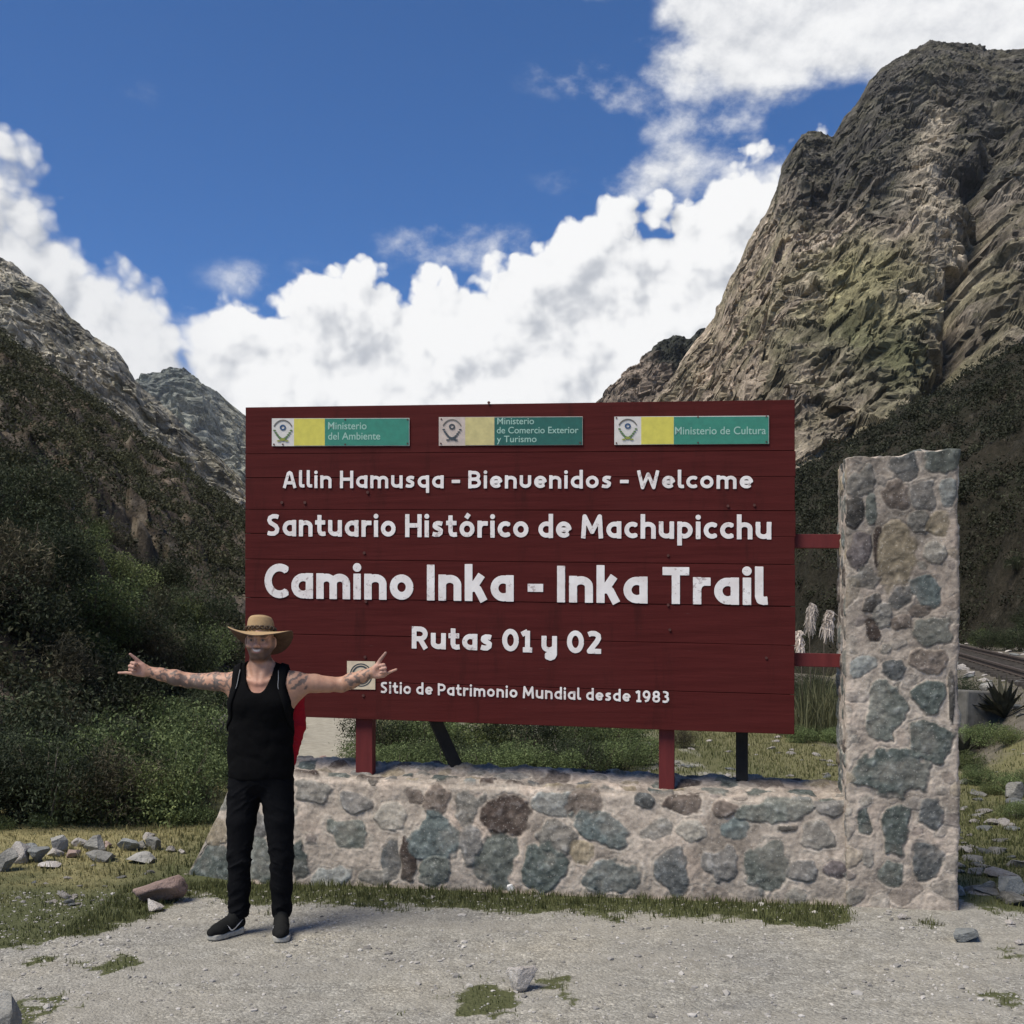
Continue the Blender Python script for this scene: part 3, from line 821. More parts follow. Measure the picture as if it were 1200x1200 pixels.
grav = t.mix(t.math('MULTIPLY', dust, 0.62), grav, t.ramp(nB, [(0.3, (0.238, 0.221, 0.186)), (0.7, (0.318, 0.297, 0.254))]))
damp = t.smooth(t.noise(t.vmap(v, (0.7, 1.3, 1), (5, 3, 0)), 0.9, 5, 0.6), 0.54, 0.68)
grav = t.mix(t.math('MULTIPLY', damp, 0.30), grav, (0.185, 0.178, 0.160))
grav = t.mix(sep.outputs[2], grav, earthc)
turfg = t.ramp(nC, [(0.3, (0.040, 0.046, 0.018)), (0.7, (0.110, 0.115, 0.048))])
turfy = t.ramp(nC, [(0.3, (0.190, 0.160, 0.070)), (0.7, (0.390, 0.330, 0.165))])
turf = t.mix(t.math('MULTIPLY', sep.outputs[1], t.ramp(nB, [(0.3, 0.45), (0.6, 1.0)])), turfg, turfy)
gm = t.smooth(t.math('ADD', sep.outputs[0], t.math('MULTIPLY', t.math('SUBTRACT', nC, 0.5), 0.9)), 0.42, 0.62)
t.put(b.inputs['Base Color'], t.mix(gm, grav, turf))
b.inputs['Roughness'].default_value = 0.95
hgt = t.math('ADD', t.math('MULTIPLY', t.math('SUBTRACT', 0.5, vor.outputs['Distance']), 0.8), t.math('ADD', t.math('MULTIPLY', t.math('SUBTRACT', 0.5, vor2.outputs['Distance']), 0.35), t.math('MULTIPLY', nC, 0.6)))
bump(t, b, hgt, 0.7, 0.012)
M['ground'] = m
tag(link('ground', make_mesh('ground', Vg, grid_faces(len(gx), len(gy)), True, colg, [m])), kind='structure')

# footpath running back into the valley
m, t, b = new_mat('path')
v = coord(t)
t.put(b.inputs['Base Color'], t.ramp(t.noise(v, 8, 8, 0.65), [(0.3, (0.24, 0.215, 0.165)), (0.7, (0.40, 0.365, 0.29))]))
bump(t, b, t.noise(v, 40, 6, 0.6), 0.6, 0.02)
line = np.array([(-2.30, 11.6), (-2.42, 13), (-2.62, 15), (-3.1, 18.5), (-3.75, 23), (-4.6, 29), (-5.6, 37), (-7, 48)])
ts = np.linspace(0, len(line) - 1, 90)
cx = np.interp(ts, range(len(line)), line[:, 0]); cy = np.interp(ts, range(len(line)), line[:, 1])
us = np.linspace(-0.5, 0.5, 14)
PX = cx[:, None] + us[None, :] * (1.15 + 0.25 * np.sin(ts * 3.1))[:, None]; PY = cy[:, None] + us[None, :] * 0.15
PZ = gz(PX, PY) + 0.018 - 0.03 * np.abs(us[None, :]) ** 2 * 4 * 0.35
tag(link('path', make_mesh('path', np.stack([PX, PY, PZ], -1).reshape(-1, 3), grid_faces(90, 14)[:, ::-1], True, None, [m])), kind='structure')

def facets(P, seed):
    """broken rock faces: every cell of a jittered lattice is a tilted plane"""
    P = np.asarray(P, np.float32); i = np.floor(P).astype(np.int64)
    bd = np.full(len(P), 9.0, np.float32); out = np.zeros(len(P), np.float32)
    k = np.float32(1 / 65535.0)
    for dx in (-1, 0, 1):
        for dy in (-1, 0, 1):
            for dz in (-1, 0, 1):
                c = i + np.array([dx, dy, dz])
                h = _hash(c[:, 0], c[:, 1], c[:, 2], seed); h2 = _hash(c[:, 0], c[:, 1], c[:, 2], seed + 991)
                o = np.stack([(h & np.uint32(65535)) * k, (h >> np.uint32(16)) * k, (h2 & np.uint32(65535)) * k], 1)
                d = P - (c + o); dd = (d * d).sum(1)
                g = _G[(h2 >> np.uint32(20)) & np.uint32(15)]
                v = (d * g).sum(1) * 0.9 + ((h2 >> np.uint32(16)) & np.uint32(255)) * np.float32(1 / 255) - 0.5
                m_ = dd < bd
                bd = np.where(m_, dd, bd); out = np.where(m_, v, out)
    return out
# ------------------------------------------------------------------ hillsides
def left_h(x, y):
    toe = np.where(y < 12.5, -3.95 - (12.5 - y) * 1.6, -3.0 - 0.076 * y)
    d = toe - x
    h = 0.735 * d * sstep(d, -0.4, 3.0)
    P = np.stack([x.ravel(), y.ravel(), np.zeros(x.size)], 1)
    amp = np.clip(d * 0.25, 0, 1)
    big = fbm(P * 0.055, 4, 21).reshape(x.shape) * np.clip(d * 0.10, 0, 3.2)
    mid = ridged(P * 0.22, 4, 22).reshape(x.shape) * np.clip(d * 0.2, 0, 1.3) + 0.55 * amp * facets(np.stack([x.ravel(), y.ravel(), h.ravel()], 1) * 0.55, 24).reshape(x.shape)
    small = fbm(P * 0.9, 4, 23).reshape(x.shape) * 0.28 * amp
    return np.where(d < -0.4, -0.35, h + big + mid + small - 0.05), d
def right_h(x, y):
    toe = 21.8 - 0.076 * y - 0.03 * np.clip(60 - y, 0, 40)
    d = x - toe
    P = np.stack([x.ravel(), y.ravel(), np.zeros(x.size)], 1)
    rough = fbm(P * 0.25, 5, 32).reshape(x.shape)
    h = (5.6 + rough * 1.5) * sstep(d + rough * 0.8, -0.3, 3.6) + 0.55 * np.clip(d, 0, None)
    big = fbm(P * 0.045, 4, 31).reshape(x.shape) * np.clip(d * 0.09, 0, 3.0)
    mid = ridged(P * 0.25, 4, 33).reshape(x.shape) * np.clip(d * 0.2, 0, 1.2) + 0.5 * np.clip(d * 0.25, 0, 1) * facets(np.stack([x.ravel(), y.ravel(), h.ravel()], 1) * 0.5, 34).reshape(x.shape)
    return np.where(d < -0.8, -0.6, h + big + mid + 0.9), d

def slope_mat(name, soil0, soil1, rockc, rock_lo=0.60):
    m, t, b = new_mat(name)
    v = coord(t)
    n1 = t.noise(v, 0.9, 10, 0.66); n2 = t.noise(v, 4.5, 8, 0.68); n3 = t.noise(v, 0.22, 4, 0.55)
    col = t.mix(t.ramp(n2, [(0.3, 0.0), (0.7, 1.0)]), soil0, soil1)
    col = t.mix(t.math('MULTIPLY', t.smooth(n1, rock_lo - 0.06, rock_lo + 0.06), 0.7), col, rockc)
    col = t.mix(1.0, col, t.ramp(n3, [(0.3, (0.75, 0.8, 0.72)), (0.7, (1.2, 1.12, 1.05))]), 'MULTIPLY')
    t.put(b.inputs['Base Color'], col)
    b.inputs['Roughness'].default_value = 0.97
    b.inputs['Specular IOR Level'].default_value = 0.1
    bump(t, b, t.math('ADD', n1, t.math('MULTIPLY', n2, 0.5)), 0.9, 0.35)
    return m
M['hill_left'] = slope_mat('hill_soil', (0.048, 0.040, 0.031), (0.130, 0.104, 0.082), (0.200, 0.170, 0.142), 0.545)
M['hill_right'] = slope_mat('bank_soil', (0.015, 0.015, 0.011), (0.042, 0.038, 0.030), (0.075, 0.067, 0.056), 0.62)

def hill(name, fn, a0, a1, na, y0, y1, ny, mat):
    a = np.linspace(a0, a1, na); y = np.geomspace(y0, y1, ny)
    A, Yh = np.meshgrid(a, y, indexing='ij'); Xh = A * Yh
    Z, d = fn(Xh, Yh)
    back = sstep(Yh, y1 * 0.86, y1)
    Z = Z * (1 - back * 0.9)
    o = link(name, make_mesh(name, np.stack([Xh, Yh, Z], -1).reshape(-1, 3), grid_faces(na, ny), True, None, [mat]))
    return tag(o, kind='structure')
hill('hillside', left_h, -0.95, 0.02, 420, 6.0, 460, 460, M['hill_left'])
hill('hillside_bank', right_h, -0.02, 1.1, 380, 17.0, 260, 330, M['hill_right'])

# ------------------------------------------------------------------ mountains: each a ridge with a real front, crest and back at its own distance
def mountain(name, prof, na, nt, Dc, Db, zb, amp, wl, seed, colour, pw=1.0, warp=None, crest_jag=0.35):
    prof = np.array(prof, float)
    pa = (prof[:, 0] - 600) / F; pe = (HY - prof[:, 1]) / F
    a = np.linspace(pa[0], pa[-1], na)
    e = np.interp(a, pa, pe)
    t = np.concatenate([np.linspace(0, 1, nt), 1 + np.linspace(0.02, 0.35, 24)])
    A, T = np.meshgrid(a, t, indexing='ij'); E = np.broadcast_to(e[:, None], A.shape)
    Tf = np.minimum(T, 1.0)
    Yd = Db + (Dc - Db) * T
    top = E * Dc + EYE
    Z = zb + (top - zb) * Tf ** pw - np.clip(T - 1, 0, None) * (Dc - Db) * 1.4
    Xd = A * Yd
    P = np.stack([Xd.ravel(), Yd.ravel(), Z.ravel()], 1)
    S = np.array([1 / wl, 1 / wl, 0.85 / wl])
    w = np.stack([fbm(P / (wl * 1.3), 3, seed + 5), fbm(P / (wl * 1.3), 3, seed + 6), fbm(P / (wl * 1.3), 3, seed + 7)], 1)
    Q = P + w * wl * 0.35
    r1 = ridged(Q * S, 7, seed, 0.56).reshape(A.shape)
    r2 = fbm(Q * S * 3.1, 6, seed + 60, 0.62).reshape(A.shape)
    f1 = facets(Q * S * 2.1, seed + 70).reshape(A.shape); f2 = facets(Q * S * 5.2 + 7, seed + 71).reshape(A.shape); f3 = facets(Q * S * 12 + 3, seed + 72).reshape(A.shape)
    win = 0.25 + 0.75 * sstep(Tf, 0.0, 0.15)
    near = 1 - (1 - crest_jag) * sstep(Tf, 0.80, 1.0)
    dsp = amp * (r1 - 0.45) * win
    out = dsp * near + amp * 0.30 * r2 * win + amp * win * (0.26 * f1 * near + 0.17 * f2 * (0.3 + 0.7 * near) + 0.10 * f3 * (0.4 + 0.6 * near))
    if warp is not None: out = out + warp(A, Tf, Z)
    fx_ = facets(Q * S * 3.3 + 50, seed + 75).reshape(A.shape)
    Yn = Yd - out * 0.85
    Zn = Z + out * 0.42 * (0.4 + 0.6 * near)
    Xn = Xd + amp * 0.30 * fbm(Q * S * 1.7, 4, seed + 90).reshape(A.shape) * win * near + amp * win * near * 0.20 * fx_
    px = 600 + F * A; py = HY - F * (Z - EYE) / Yd
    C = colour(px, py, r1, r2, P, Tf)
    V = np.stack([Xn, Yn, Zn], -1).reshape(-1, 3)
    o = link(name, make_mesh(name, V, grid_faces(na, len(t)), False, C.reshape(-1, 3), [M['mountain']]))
    return tag(o, kind='structure')

m, t, b = new_mat('mountain_rock')
v = coord(t)
n1 = t.noise(v, 0.06, 12, 0.70); n2 = t.noise(v, 0.30, 10, 0.74)
warp_ = t.n('TexNoise'); t.put(warp_.inputs['Vector'], v); warp_.inputs['Scale'].default_value = 0.12; warp_.inputs['Detail'].default_value = 5
wv_ = t.n('VectorMath', operation='MULTIPLY_ADD'); t.put(wv_.inputs[0], warp_.outputs['Color']); wv_.inputs[1].default_value = (9, 9, 9); t.put(wv_.inputs[2], v)
def cellv(scale):
    vr = t.n('TexVoronoi'); t.put(vr.inputs['Vector'], wv_.outputs[0]); vr.inputs['Scale'].default_value = scale
    sc = t.n('SeparateColor'); t.put(sc.inputs[0], vr.outputs['Color'])
    return sc.outputs[0], vr.outputs['Distance']
ca, da = cellv(0.085); cb, db = cellv(0.27)
col = t.mix(1.0, vcol(t), t.ramp(n1, [(0.28, 0.62), (0.5, 1.0), (0.72, 1.42)]), 'MULTIPLY')
col = t.mix(1.0, col, t.ramp(n2, [(0.30, 0.58), (0.5, 1.0), (0.70, 1.45)]), 'MULTIPLY')
col = t.mix(1.0, col, t.ramp(ca, [(0.0, 0.72), (1.0, 1.28)]), 'MULTIPLY')
col = t.mix(1.0, col, t.ramp(cb, [(0.0, 0.78), (0.8, 1.08), (1.0, 1.40)]), 'MULTIPLY')
bushy = t.smooth(t.noise(v, 0.20, 8, 0.7), 0.56, 0.63)
col = t.mix(t.math('MULTIPLY', bushy, 0.60), col, (0.040, 0.042, 0.024))
col = t.mix(1.0, col, (1.34, 1.29, 1.20), 'MULTIPLY')
t.put(b.inputs['Base Color'], col)
b.inputs['Roughness'].default_value = 0.97
b.inputs['Specular IOR Level'].default_value = 0.1
bump(t, b, t.math('ADD', t.math('ADD', n2, n1), t.math('MULTIPLY', t.math('ADD', ca, cb), 0.35)), 0.8, 2.5)
M['mountain'] = m

def spot(px, py, cx, cy, rx, ry, ang=0.0):
    c, s = math.cos(ang), math.sin(ang)
    u = ((px - cx) * c + (py - cy) * s) / rx; w = (-(px - cx) * s + (py - cy) * c) / ry
    return np.exp(-(u * u + w * w))
def lerp(a, b, f): return a + (b - a) * f[..., None]
def col_main(px, py, r1, r2, P, T):
    n = fbm(P * 0.012, 5, 71).reshape(px.shape); n2 = fbm(P * 0.05, 5, 72).reshape(px.shape)
    rock = np.ones(px.shape + (3,)) * np.array([0.235, 0.205, 0.170])
    rock = lerp(rock, np.array([0.290, 0.240, 0.195]), np.clip(spot(px, py, 850, 400, 70, 130, 0.5) + n2 * 0.3, 0, 1))
    dark = np.clip(sstep(-py + n * 50 + n2 * 26, -292, -225) , 0, 1)  # cloud shadow over the summit, put into the rock colour
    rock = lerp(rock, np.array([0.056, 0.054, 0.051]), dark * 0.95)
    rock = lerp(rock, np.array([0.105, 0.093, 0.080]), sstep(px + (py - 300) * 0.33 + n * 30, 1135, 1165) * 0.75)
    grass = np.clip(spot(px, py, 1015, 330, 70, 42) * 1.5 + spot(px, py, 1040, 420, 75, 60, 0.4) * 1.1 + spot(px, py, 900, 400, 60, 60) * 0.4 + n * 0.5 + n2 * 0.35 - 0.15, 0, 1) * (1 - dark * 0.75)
    gcol = np.ones(px.shape + (3,)) * np.array([0.190, 0.178, 0.108])  # dry grass, with a sunlit patch put into its colour
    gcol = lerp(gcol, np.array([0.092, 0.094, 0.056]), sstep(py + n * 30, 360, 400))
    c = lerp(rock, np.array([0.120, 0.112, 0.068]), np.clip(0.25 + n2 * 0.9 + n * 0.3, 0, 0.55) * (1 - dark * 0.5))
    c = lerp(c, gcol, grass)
    scree = np.clip(spot(px, py, 1098, 160, 14, 40, 0.25) * 1.3 + spot(px, py, 1085, 205, 20, 30) * 1.0 + spot(px, py, 1092, 250, 26, 26) * 0.5 + spot(px, py, 1112, 300, 26, 26) * 1.2 + spot(px, py, 1098, 330, 30, 18) * 0.9 + spot(px, py, 1070, 345, 30, 14) * 0.6, 0, 1)
    scree = np.clip(scree * (1.0 + n2 * 1.1), 0, 1)
    c = lerp(c, np.array([0.31, 0.275, 0.225]), scree * 0.85)
    return np.clip(c, 0.01, 1)
def warp_main(A, T, Z):
    px = 600 + F * A; py = HY - F * (Z - EYE) / (250 + 550 * T)
    crev = 1130 + (330 - py) * 0.22 + 10 * np.sin(py * 0.05)             # the crevice that splits off the right buttress
    groove = -17 * np.exp(-((px - crev) / 13.0) ** 2) * sstep(py, 120, 220)
    buttress = 20 * sstep(px - crev, 0, 60) * sstep(py, 100, 260)
    rib = 22 * np.exp(-((px - (895 + (py - 250) * -0.55)) / 40.0) ** 2)
    return groove + buttress + rib
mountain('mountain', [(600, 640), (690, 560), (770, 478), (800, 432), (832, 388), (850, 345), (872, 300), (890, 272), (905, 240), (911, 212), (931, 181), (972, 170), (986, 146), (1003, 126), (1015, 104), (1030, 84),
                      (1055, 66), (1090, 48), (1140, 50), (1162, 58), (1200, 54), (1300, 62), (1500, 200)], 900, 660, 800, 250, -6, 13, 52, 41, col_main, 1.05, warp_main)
def col_knob(px, py, r1, r2, P, T):
    n = fbm(P * 0.02, 5, 73).reshape(px.shape)
    c = np.ones(px.shape + (3,)) * np.array([0.15, 0.125, 0.105])
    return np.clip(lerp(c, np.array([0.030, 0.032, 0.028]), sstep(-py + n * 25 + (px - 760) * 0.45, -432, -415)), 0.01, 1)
mountain('mountain_spur', [(560, 700), (640, 560), (700, 470), (718, 450), (738, 428), (752, 424), (768, 402), (792, 391), (806, 398), (818, 388), (836, 385), (860, 392), (900, 400), (960, 420)], 300, 260, 1000, 620, -6, 24, 50, 45, col_knob)
def col_left(px, py, r1, r2, P, T):
    n = fbm(P * 0.01, 5, 75).reshape(px.shape); n2 = fbm(P * 0.045, 5, 76).reshape(px.shape)
    c = np.ones(px.shape + (3,)) * np.array([0.330, 0.312, 0.268])
    c = lerp(c, np.array([0.165, 0.160, 0.135]), np.clip(0.35 + n * 0.8 + n2 * 0.7, 0, 1))
    return np.clip(lerp(c, np.array([0.10, 0.10, 0.055]), np.clip(n2 - 0.1, 0, 0.6)), 0.01, 1)
mountain('mountain_ridge', [(-420, 150), (-200, 190), (-60, 268), (0, 302), (14, 306), (26, 319), (44, 330), (62, 346), (84, 372), (101, 385), (120, 402), (136, 410), (152, 432), (165, 453), (186, 470), (200, 482), (222, 505), (240, 520), (290, 568), (360, 650), (450, 740)],
         620, 420, 760, 470, -6, 18, 48, 51, col_left)
def col_far(px, py, r1, r2, P, T):
    n = fbm(P * 0.004, 5, 77).reshape(px.shape)
    c = np.ones(px.shape + (3,)) * np.array([0.190, 0.192, 0.165])
    return np.clip(lerp(c, np.array([0.110, 0.120, 0.110]), np.clip(sstep(-py, -500, -440) + n * 0.5, 0, 1)), 0.01, 1)
mountain('mountain_peak', [(40, 560), (120, 470), (150, 442), (178, 436), (205, 430), (222, 434), (240, 448), (262, 468), (290, 492), (340, 535), (400, 590), (470, 640), (560, 690), (700, 690), (900, 640), (1000, 600)], 380, 260, 2600, 1500, -6, 70, 180, 55, col_far)
# ------------------------------------------------------------------ masonry: low wall with a tall pillar at its right end
MORTAR = np.array([0.385, 0.325, 0.265])
C_ = dict(dk=(.060, .056, .050), sl=(.095, .098, .094), gg=(.122, .130, .112), dg=(.078, .090, .080), bg=(.112, .131, .124), br=(.150, .120, .098), db=(.060, .044, .036), tan=(.250, .205, .140), pale=(.330, .300, .250),
          gr=(.165, .155, .140), pg=(.230, .235, .215), pu=(.125, .105, .100), mo=(.19, .175, .15))
def zl(lst, ox, oy, k): return [(ox + x * k, oy + y * k, rx * k, ry * k, c, a) for (x, y, rx, ry, c, a) in lst]
PILLAR_ST = zl([(218, 125, 34, 36, 'mo', 0), (320, 95, 33, 29, 'sl', .1), (405, 82, 42, 28, 'gg', -.1), (203, 198, 20, 36, 'dk', 0), (240, 190, 16, 30, 'gg', 0), (300, 160, 32, 34, 'br', 0), (368, 158, 30, 34, 'gr', 0),
    (425, 155, 20, 32, 'pg', 0), (350, 222, 26, 26, 'mo', 0), (400, 226, 30, 28, 'tan', .3), (215, 290, 28, 42, 'pu', 0), (257, 280, 10, 44, 'db', 0), (303, 302, 42, 72, 'tan', .1), (395, 295, 28, 26, 'pale', .4), (232, 355, 40, 28, 'mo', 0),
    (312, 398, 31, 28, 'sl', .2), (372, 383, 44, 30, 'bg', .9), (245, 412, 23, 23, 'dk', 0), (270, 442, 22, 34, 'mo', .2), (358, 432, 24, 16, 'br', 0), (248, 478, 18, 28, 'db', -.2), (315, 458, 26, 18, 'br', 0), (382, 480, 48, 28, 'gg', -.1),
    (222, 557, 30, 25, 'pg', 0), (295, 568, 32, 25, 'sl', 0), (376, 548, 44, 26, 'br', -.1), (278, 660, 42, 70, 'gg', .05), (378, 630, 37, 37, 'dg', 0), (380, 738, 54, 46, 'dg', .5), (288, 805, 80, 64, 'dg', .15), (222, 928, 19, 38, 'dg', 0),
    (298, 940, 36, 54, 'dg', 0), (383, 905, 28, 42, 'sl', .1), (374, 1015, 37, 42, 'sl', 0), (285, 1045, 27, 32, 'gg', .2), (232, 1010, 14, 22, 'mo', 0), (432, 640, 8, 60, 'dk', 0)], 900, 500, .5)
WALL_ST = zl([(128, 462, 66, 72, 'dg', 0), (158, 328, 46, 42, 'tan', 0), (168, 205, 40, 44, 'gg', .5), (300, 440, 42, 72, 'gg', 0), (300, 300, 40, 50, 'gr', 0), (430, 430, 32, 55, 'dg', 0), (622, 228, 48, 32, 'gr', .2), (590, 335, 66, 44, 'gg', .3), (735, 275, 48, 42, 'pale', 0),
    (735, 412, 28, 50, 'sl', 0), (795, 415, 28, 60, 'db', 0), (540, 485, 65, 32, 'pg', 0), (680, 150, 17, 20, 'dk', 0), (890, 220, 44, 46, 'br', 0), (1000, 245, 44, 56, 'mo', 0), (1122, 258, 74, 70, 'db', .25), (882, 342, 74, 76, 'bg', .3),
    (1002, 372, 44, 66, 'gr', 0), (1085, 422, 66, 82, 'gg', 0), (888, 465, 44, 42, 'gg', 0), (470, 190, 60, 36, 'mo', .3), (820, 210, 26, 22, 'br', 0), (700, 480, 50, 24, 'mo', 0)], 200, 860, .35) + \
  zl([(138, 235, 62, 42, 'pg', .1), (242, 225, 50, 44, 'br', .2), (302, 312, 86, 46, 'bg', .4), (150, 345, 70, 46, 'mo', .5), (118, 446, 68, 66, 'dg', 0), (232, 396, 42, 36, 'tan', 0), (330, 478, 84, 46, 'bg', -.2), (440, 222, 30, 25, 'sl', 0),
    (580, 230, 56, 32, 'db', .15), (480, 320, 47, 28, 'mo', -.3), (602, 325, 46, 40, 'pale', 0), (720, 250, 42, 26, 'br', 0), (745, 322, 40, 33, 'bg', 0), (540, 460, 52, 62, 'sl', 0), (692, 440, 58, 56, 'gr', .2), (850, 440, 56, 74, 'gg', 0),
    (895, 250, 112, 42, 'gg', -.12), (1030, 335, 50, 47, 'mo', 0), (965, 452, 47, 36, 'gr', 0), (1080, 452, 36, 30, 'pu', .4), (925, 316, 30, 10, 'dk', 0), (1058, 240, 50, 30, 'gr', 0)], 600, 860, .35)

def stone_field(px, py, P, stones, seed, grow=1.0, ghosts=None):
    """colour and relief (metres) of masonry at photo-plane positions px, py; P are metres for the noise"""
    n = fbm(P * 9, 4, seed); n2 = fbm(P * 30, 4, seed + 1); n3 = fbm(P * 3.2, 4, seed + 2)
    col = MORTAR[None, :] * (1 + 0.16 * n3 + 0.12 * n)[:, None]
    col = col + (np.clip(n3, 0, 1) * 0.05)[:, None] * np.array([0.7, 0.15, 0.0])
    # grubby, darker plaster in cloudy patches
    col = col * (1 - 0.42 * sstep(fbm(P * 2.3 + 40, 5, seed + 4), 0.02, 0.55))[:, None]
    h = 0.006 * n + 0.004 * n2 + 0.009 * n3
    wx = fbm(P * 7 + 11, 3, seed + 8); wy = fbm(P * 7 + 31, 3, seed + 9)
    rim = np.zeros(len(px)); best = np.zeros(len(px))
    smear = sstep(fbm(P * 4.2 + 70, 5, seed + 41), -0.42, 0.10)
    nmain = len(stones) if ghosts is None else ghosts
    for k, (cx, cy, rx, ry, c, a) in enumerate(stones):
        rx, ry = rx * grow, ry * grow
        dx, dy = px - cx, py - cy
        near = (np.abs(dx) < 1.7 * max(rx, ry)) & (np.abs(dy) < 1.7 * max(rx, ry))
        if not near.any(): continue
        i = np.nonzero(near)[0]
        ca, sa = math.cos(a), math.sin(a)
        u = (dx[i] * ca + dy[i] * sa) / rx + wx[i] * 0.30; w = (-dx[i] * sa + dy[i] * ca) / ry + wy[i] * 0.30
        rr = np.random.RandomState(seed * 100 + k)
        q = (np.abs(u) ** 2.6 + np.abs(w) ** 2.6) ** (1 / 2.6)
        for _ in range(5):                                              # flat chipped sides
            th = rr.uniform(0, 6.283); q = np.maximum(q, (u * math.cos(th) + w * math.sin(th)) / rr.uniform(0.78, 0.98))
        q = q + n[i] * 0.13 + n2[i] * 0.06 + 0.10 * n3[i]
        mk = 1 - sstep(q, 0.86, 1.02)
        mh = mk; mk = mk * (0.80 + 0.20 * smear[i]) * (0.50 if k >= nmain else 1.0)
        base = np.array(C_[c]) * rr.uniform(0.88, 1.14)
        vein = fbm(P[i] * np.array([22, 22, 22]) + k * 7.3, 4, seed + 20)
        sc = base[None, :] * (1 + 0.45 * vein + 0.22 * n2[i])[:, None]
        sc = sc + (np.clip(vein - 0.25, 0, 1) * 0.16)[:, None]
        col[i] = col[i] * (1 - mk[:, None]) + np.clip(sc, 0.02, 1) * mk[:, None]
        h[i] = h[i] * (1 - 0.6 * mk) + mk * (rr.uniform(-0.004, 0.009) + 0.008 * np.sqrt(np.clip(1 - q, 0, 1)) + 0.007 * vein)
        rim[i] = np.maximum(rim[i], sstep(q, 0.98, 1.03) * (1 - sstep(q, 1.05, 1.22)))
        best[i] = np.maximum(best[i], mk)
        h[i] -= 0.003 * (sstep(q, 0.90, 0.99) * (1 - sstep(q, 0.99, 1.07)))
    rim = rim * (1 - best) * sstep(fbm(P * 5 + 3, 3, seed + 30), -0.25, 0.2)
    col = col * (1 - 0.55 * rim[:, None]) + np.array([0.44, 0.39, 0.325]) * 0.55 * rim[:, None]
    h += 0.003 * rim
    return np.clip(col, 0.015, 1), h

def fillers(main, x0, x1, y0, y1, n, seed, grow):
    """half buried stones in the gaps between the big ones"""
    rr = np.random.RandomState(seed); out = []
    for _ in range(3000):
        if len(out) >= n: break
        r = rr.uniform(5, 14); x, y = rr.uniform(x0, x1), rr.uniform(y0, y1)
        if all(((x - o[0]) / (o[2] * grow + r)) ** 2 + ((y - o[1]) / (o[3] * grow + r)) ** 2 > 0.82 for o in main) and all((x - o[0]) ** 2 + (y - o[1]) ** 2 > (r + o[2]) ** 2 * 0.8 for o in out):
            out.append((x, y, r * rr.uniform(0.9, 1.5), r * rr.uniform(0.7, 1.0), rr.choice(['mo', 'gr', 'br', 'tan', 'pu', 'pale', 'gg']), rr.uniform(-.6, .6)))
    return out
def scatter_stones(w, h, seed, size=0.11):
    """a loose random coursing in metres for the faces the photo does not look at square-on"""
    rr = np.random.RandomState(seed); out = []
    for _ in range(4000):
        r = rr.uniform(0.5, 1.2) * size; x, y = rr.uniform(0, w), rr.uniform(0, h)
        if all((x - o[0]) ** 2 + (y - o[1]) ** 2 > (r + max(o[2], o[3])) ** 2 * 0.80 for o in out):
            out.append((x, y, r * rr.uniform(0.7, 1.0), r * rr.uniform(0.75, 1.1), rr.choice(['gg', 'dg', 'gr', 'mo', 'br', 'sl', 'pg', 'tan', 'db']), rr.uniform(-.5, .5)))
    return out

wall = tag(empty('stone_wall', tuple(WALL_R)), 'low wall of rough stones in pinkish mortar with a tall square pillar', 'wall')
def w2l(Pw): return Pw - np.array(tuple(WALL_R))

# the low wall
def wall_top(s): return np.where(s < 4.16, 0.665 + 0.105 * np.clip(s, 0, 4.16) / 4.16, np.clip(0.77 - (s - 4.16) / 0.40 * 0.74, 0.0, 1)) + 0.0
ns = 660
ss = np.linspace(-0.10, 4.60, ns)
nq_f, nq_t, nq_b = 118, 30, 26
DEPTH = 0.58
rows = []
pr = fbm(np.stack([ss * 3, ss * 0, ss * 0], 1), 4, 91) * 0.022
tops = np.maximum(wall_top(ss) + pr, 0.02)
q = np.concatenate([np.linspace(0, 1, nq_f), 1 + np.linspace(0, 1, nq_t + 1)[1:], 2 + np.linspace(0, 1, nq_b + 1)[1:]])
S, Q = np.meshgrid(ss, q, indexing='ij'); TP = np.broadcast_to(tops[:, None], S.shape)
front = Q <= 1; top = (Q > 1) & (Q <= 2); backm = Q > 2
zz = np.where(front, -0.14 + (TP + 0.14) * Q, np.where(top, TP, TP - (TP + 0.3) * (Q - 2)))
dd = np.where(front, 0.0, np.where(top, DEPTH * (Q - 1), DEPTH))
edge = 0.035                                                            # worn, rounded arris
zz = zz - edge * np.exp(-((Q - 1) / 0.045) ** 2) * 0.55
dd = dd + np.where(front, 0.05 * sstep(zz, 0.1, 0.75), 0) * 1.0 + np.where(top, 0.05 * (2 - Q), 0) + 0.02 * np.exp(-((Q - 1) / 0.04) ** 2)
flare = sstep(S, 3.9, 4.6) * 0.22                                       # the left end runs out in a sloping buttress
bx = WALL_R.x + WALL_DIR.x * S - WALL_N.x * (dd + flare - 0.03 * sstep(S, 3.2, 4.0)); by = WALL_R.y + WALL_DIR.y * S - WALL_N.y * (dd + flare - 0.03 * sstep(S, 3.2, 4.0))
Pw = np.stack([bx, by, zz], -1).reshape(-1, 3)
ppx = 600 + F * Pw[:, 0] / Pw[:, 1]; ppy = HY - F * (Pw[:, 2] - EYE) / Pw[:, 1]
cf, hf = stone_field(ppx, ppy, Pw, WALL_ST + fillers(WALL_ST, 205, 1000, 905, 1055, 26, 3, 1.26), 5, 1.26, len(WALL_ST))
tx = np.where(top.ravel(), S.ravel(), S.ravel() + 9); ty = dd.ravel() + np.where(backm.ravel(), 1 + TP.ravel() - zz.ravel(), 0)
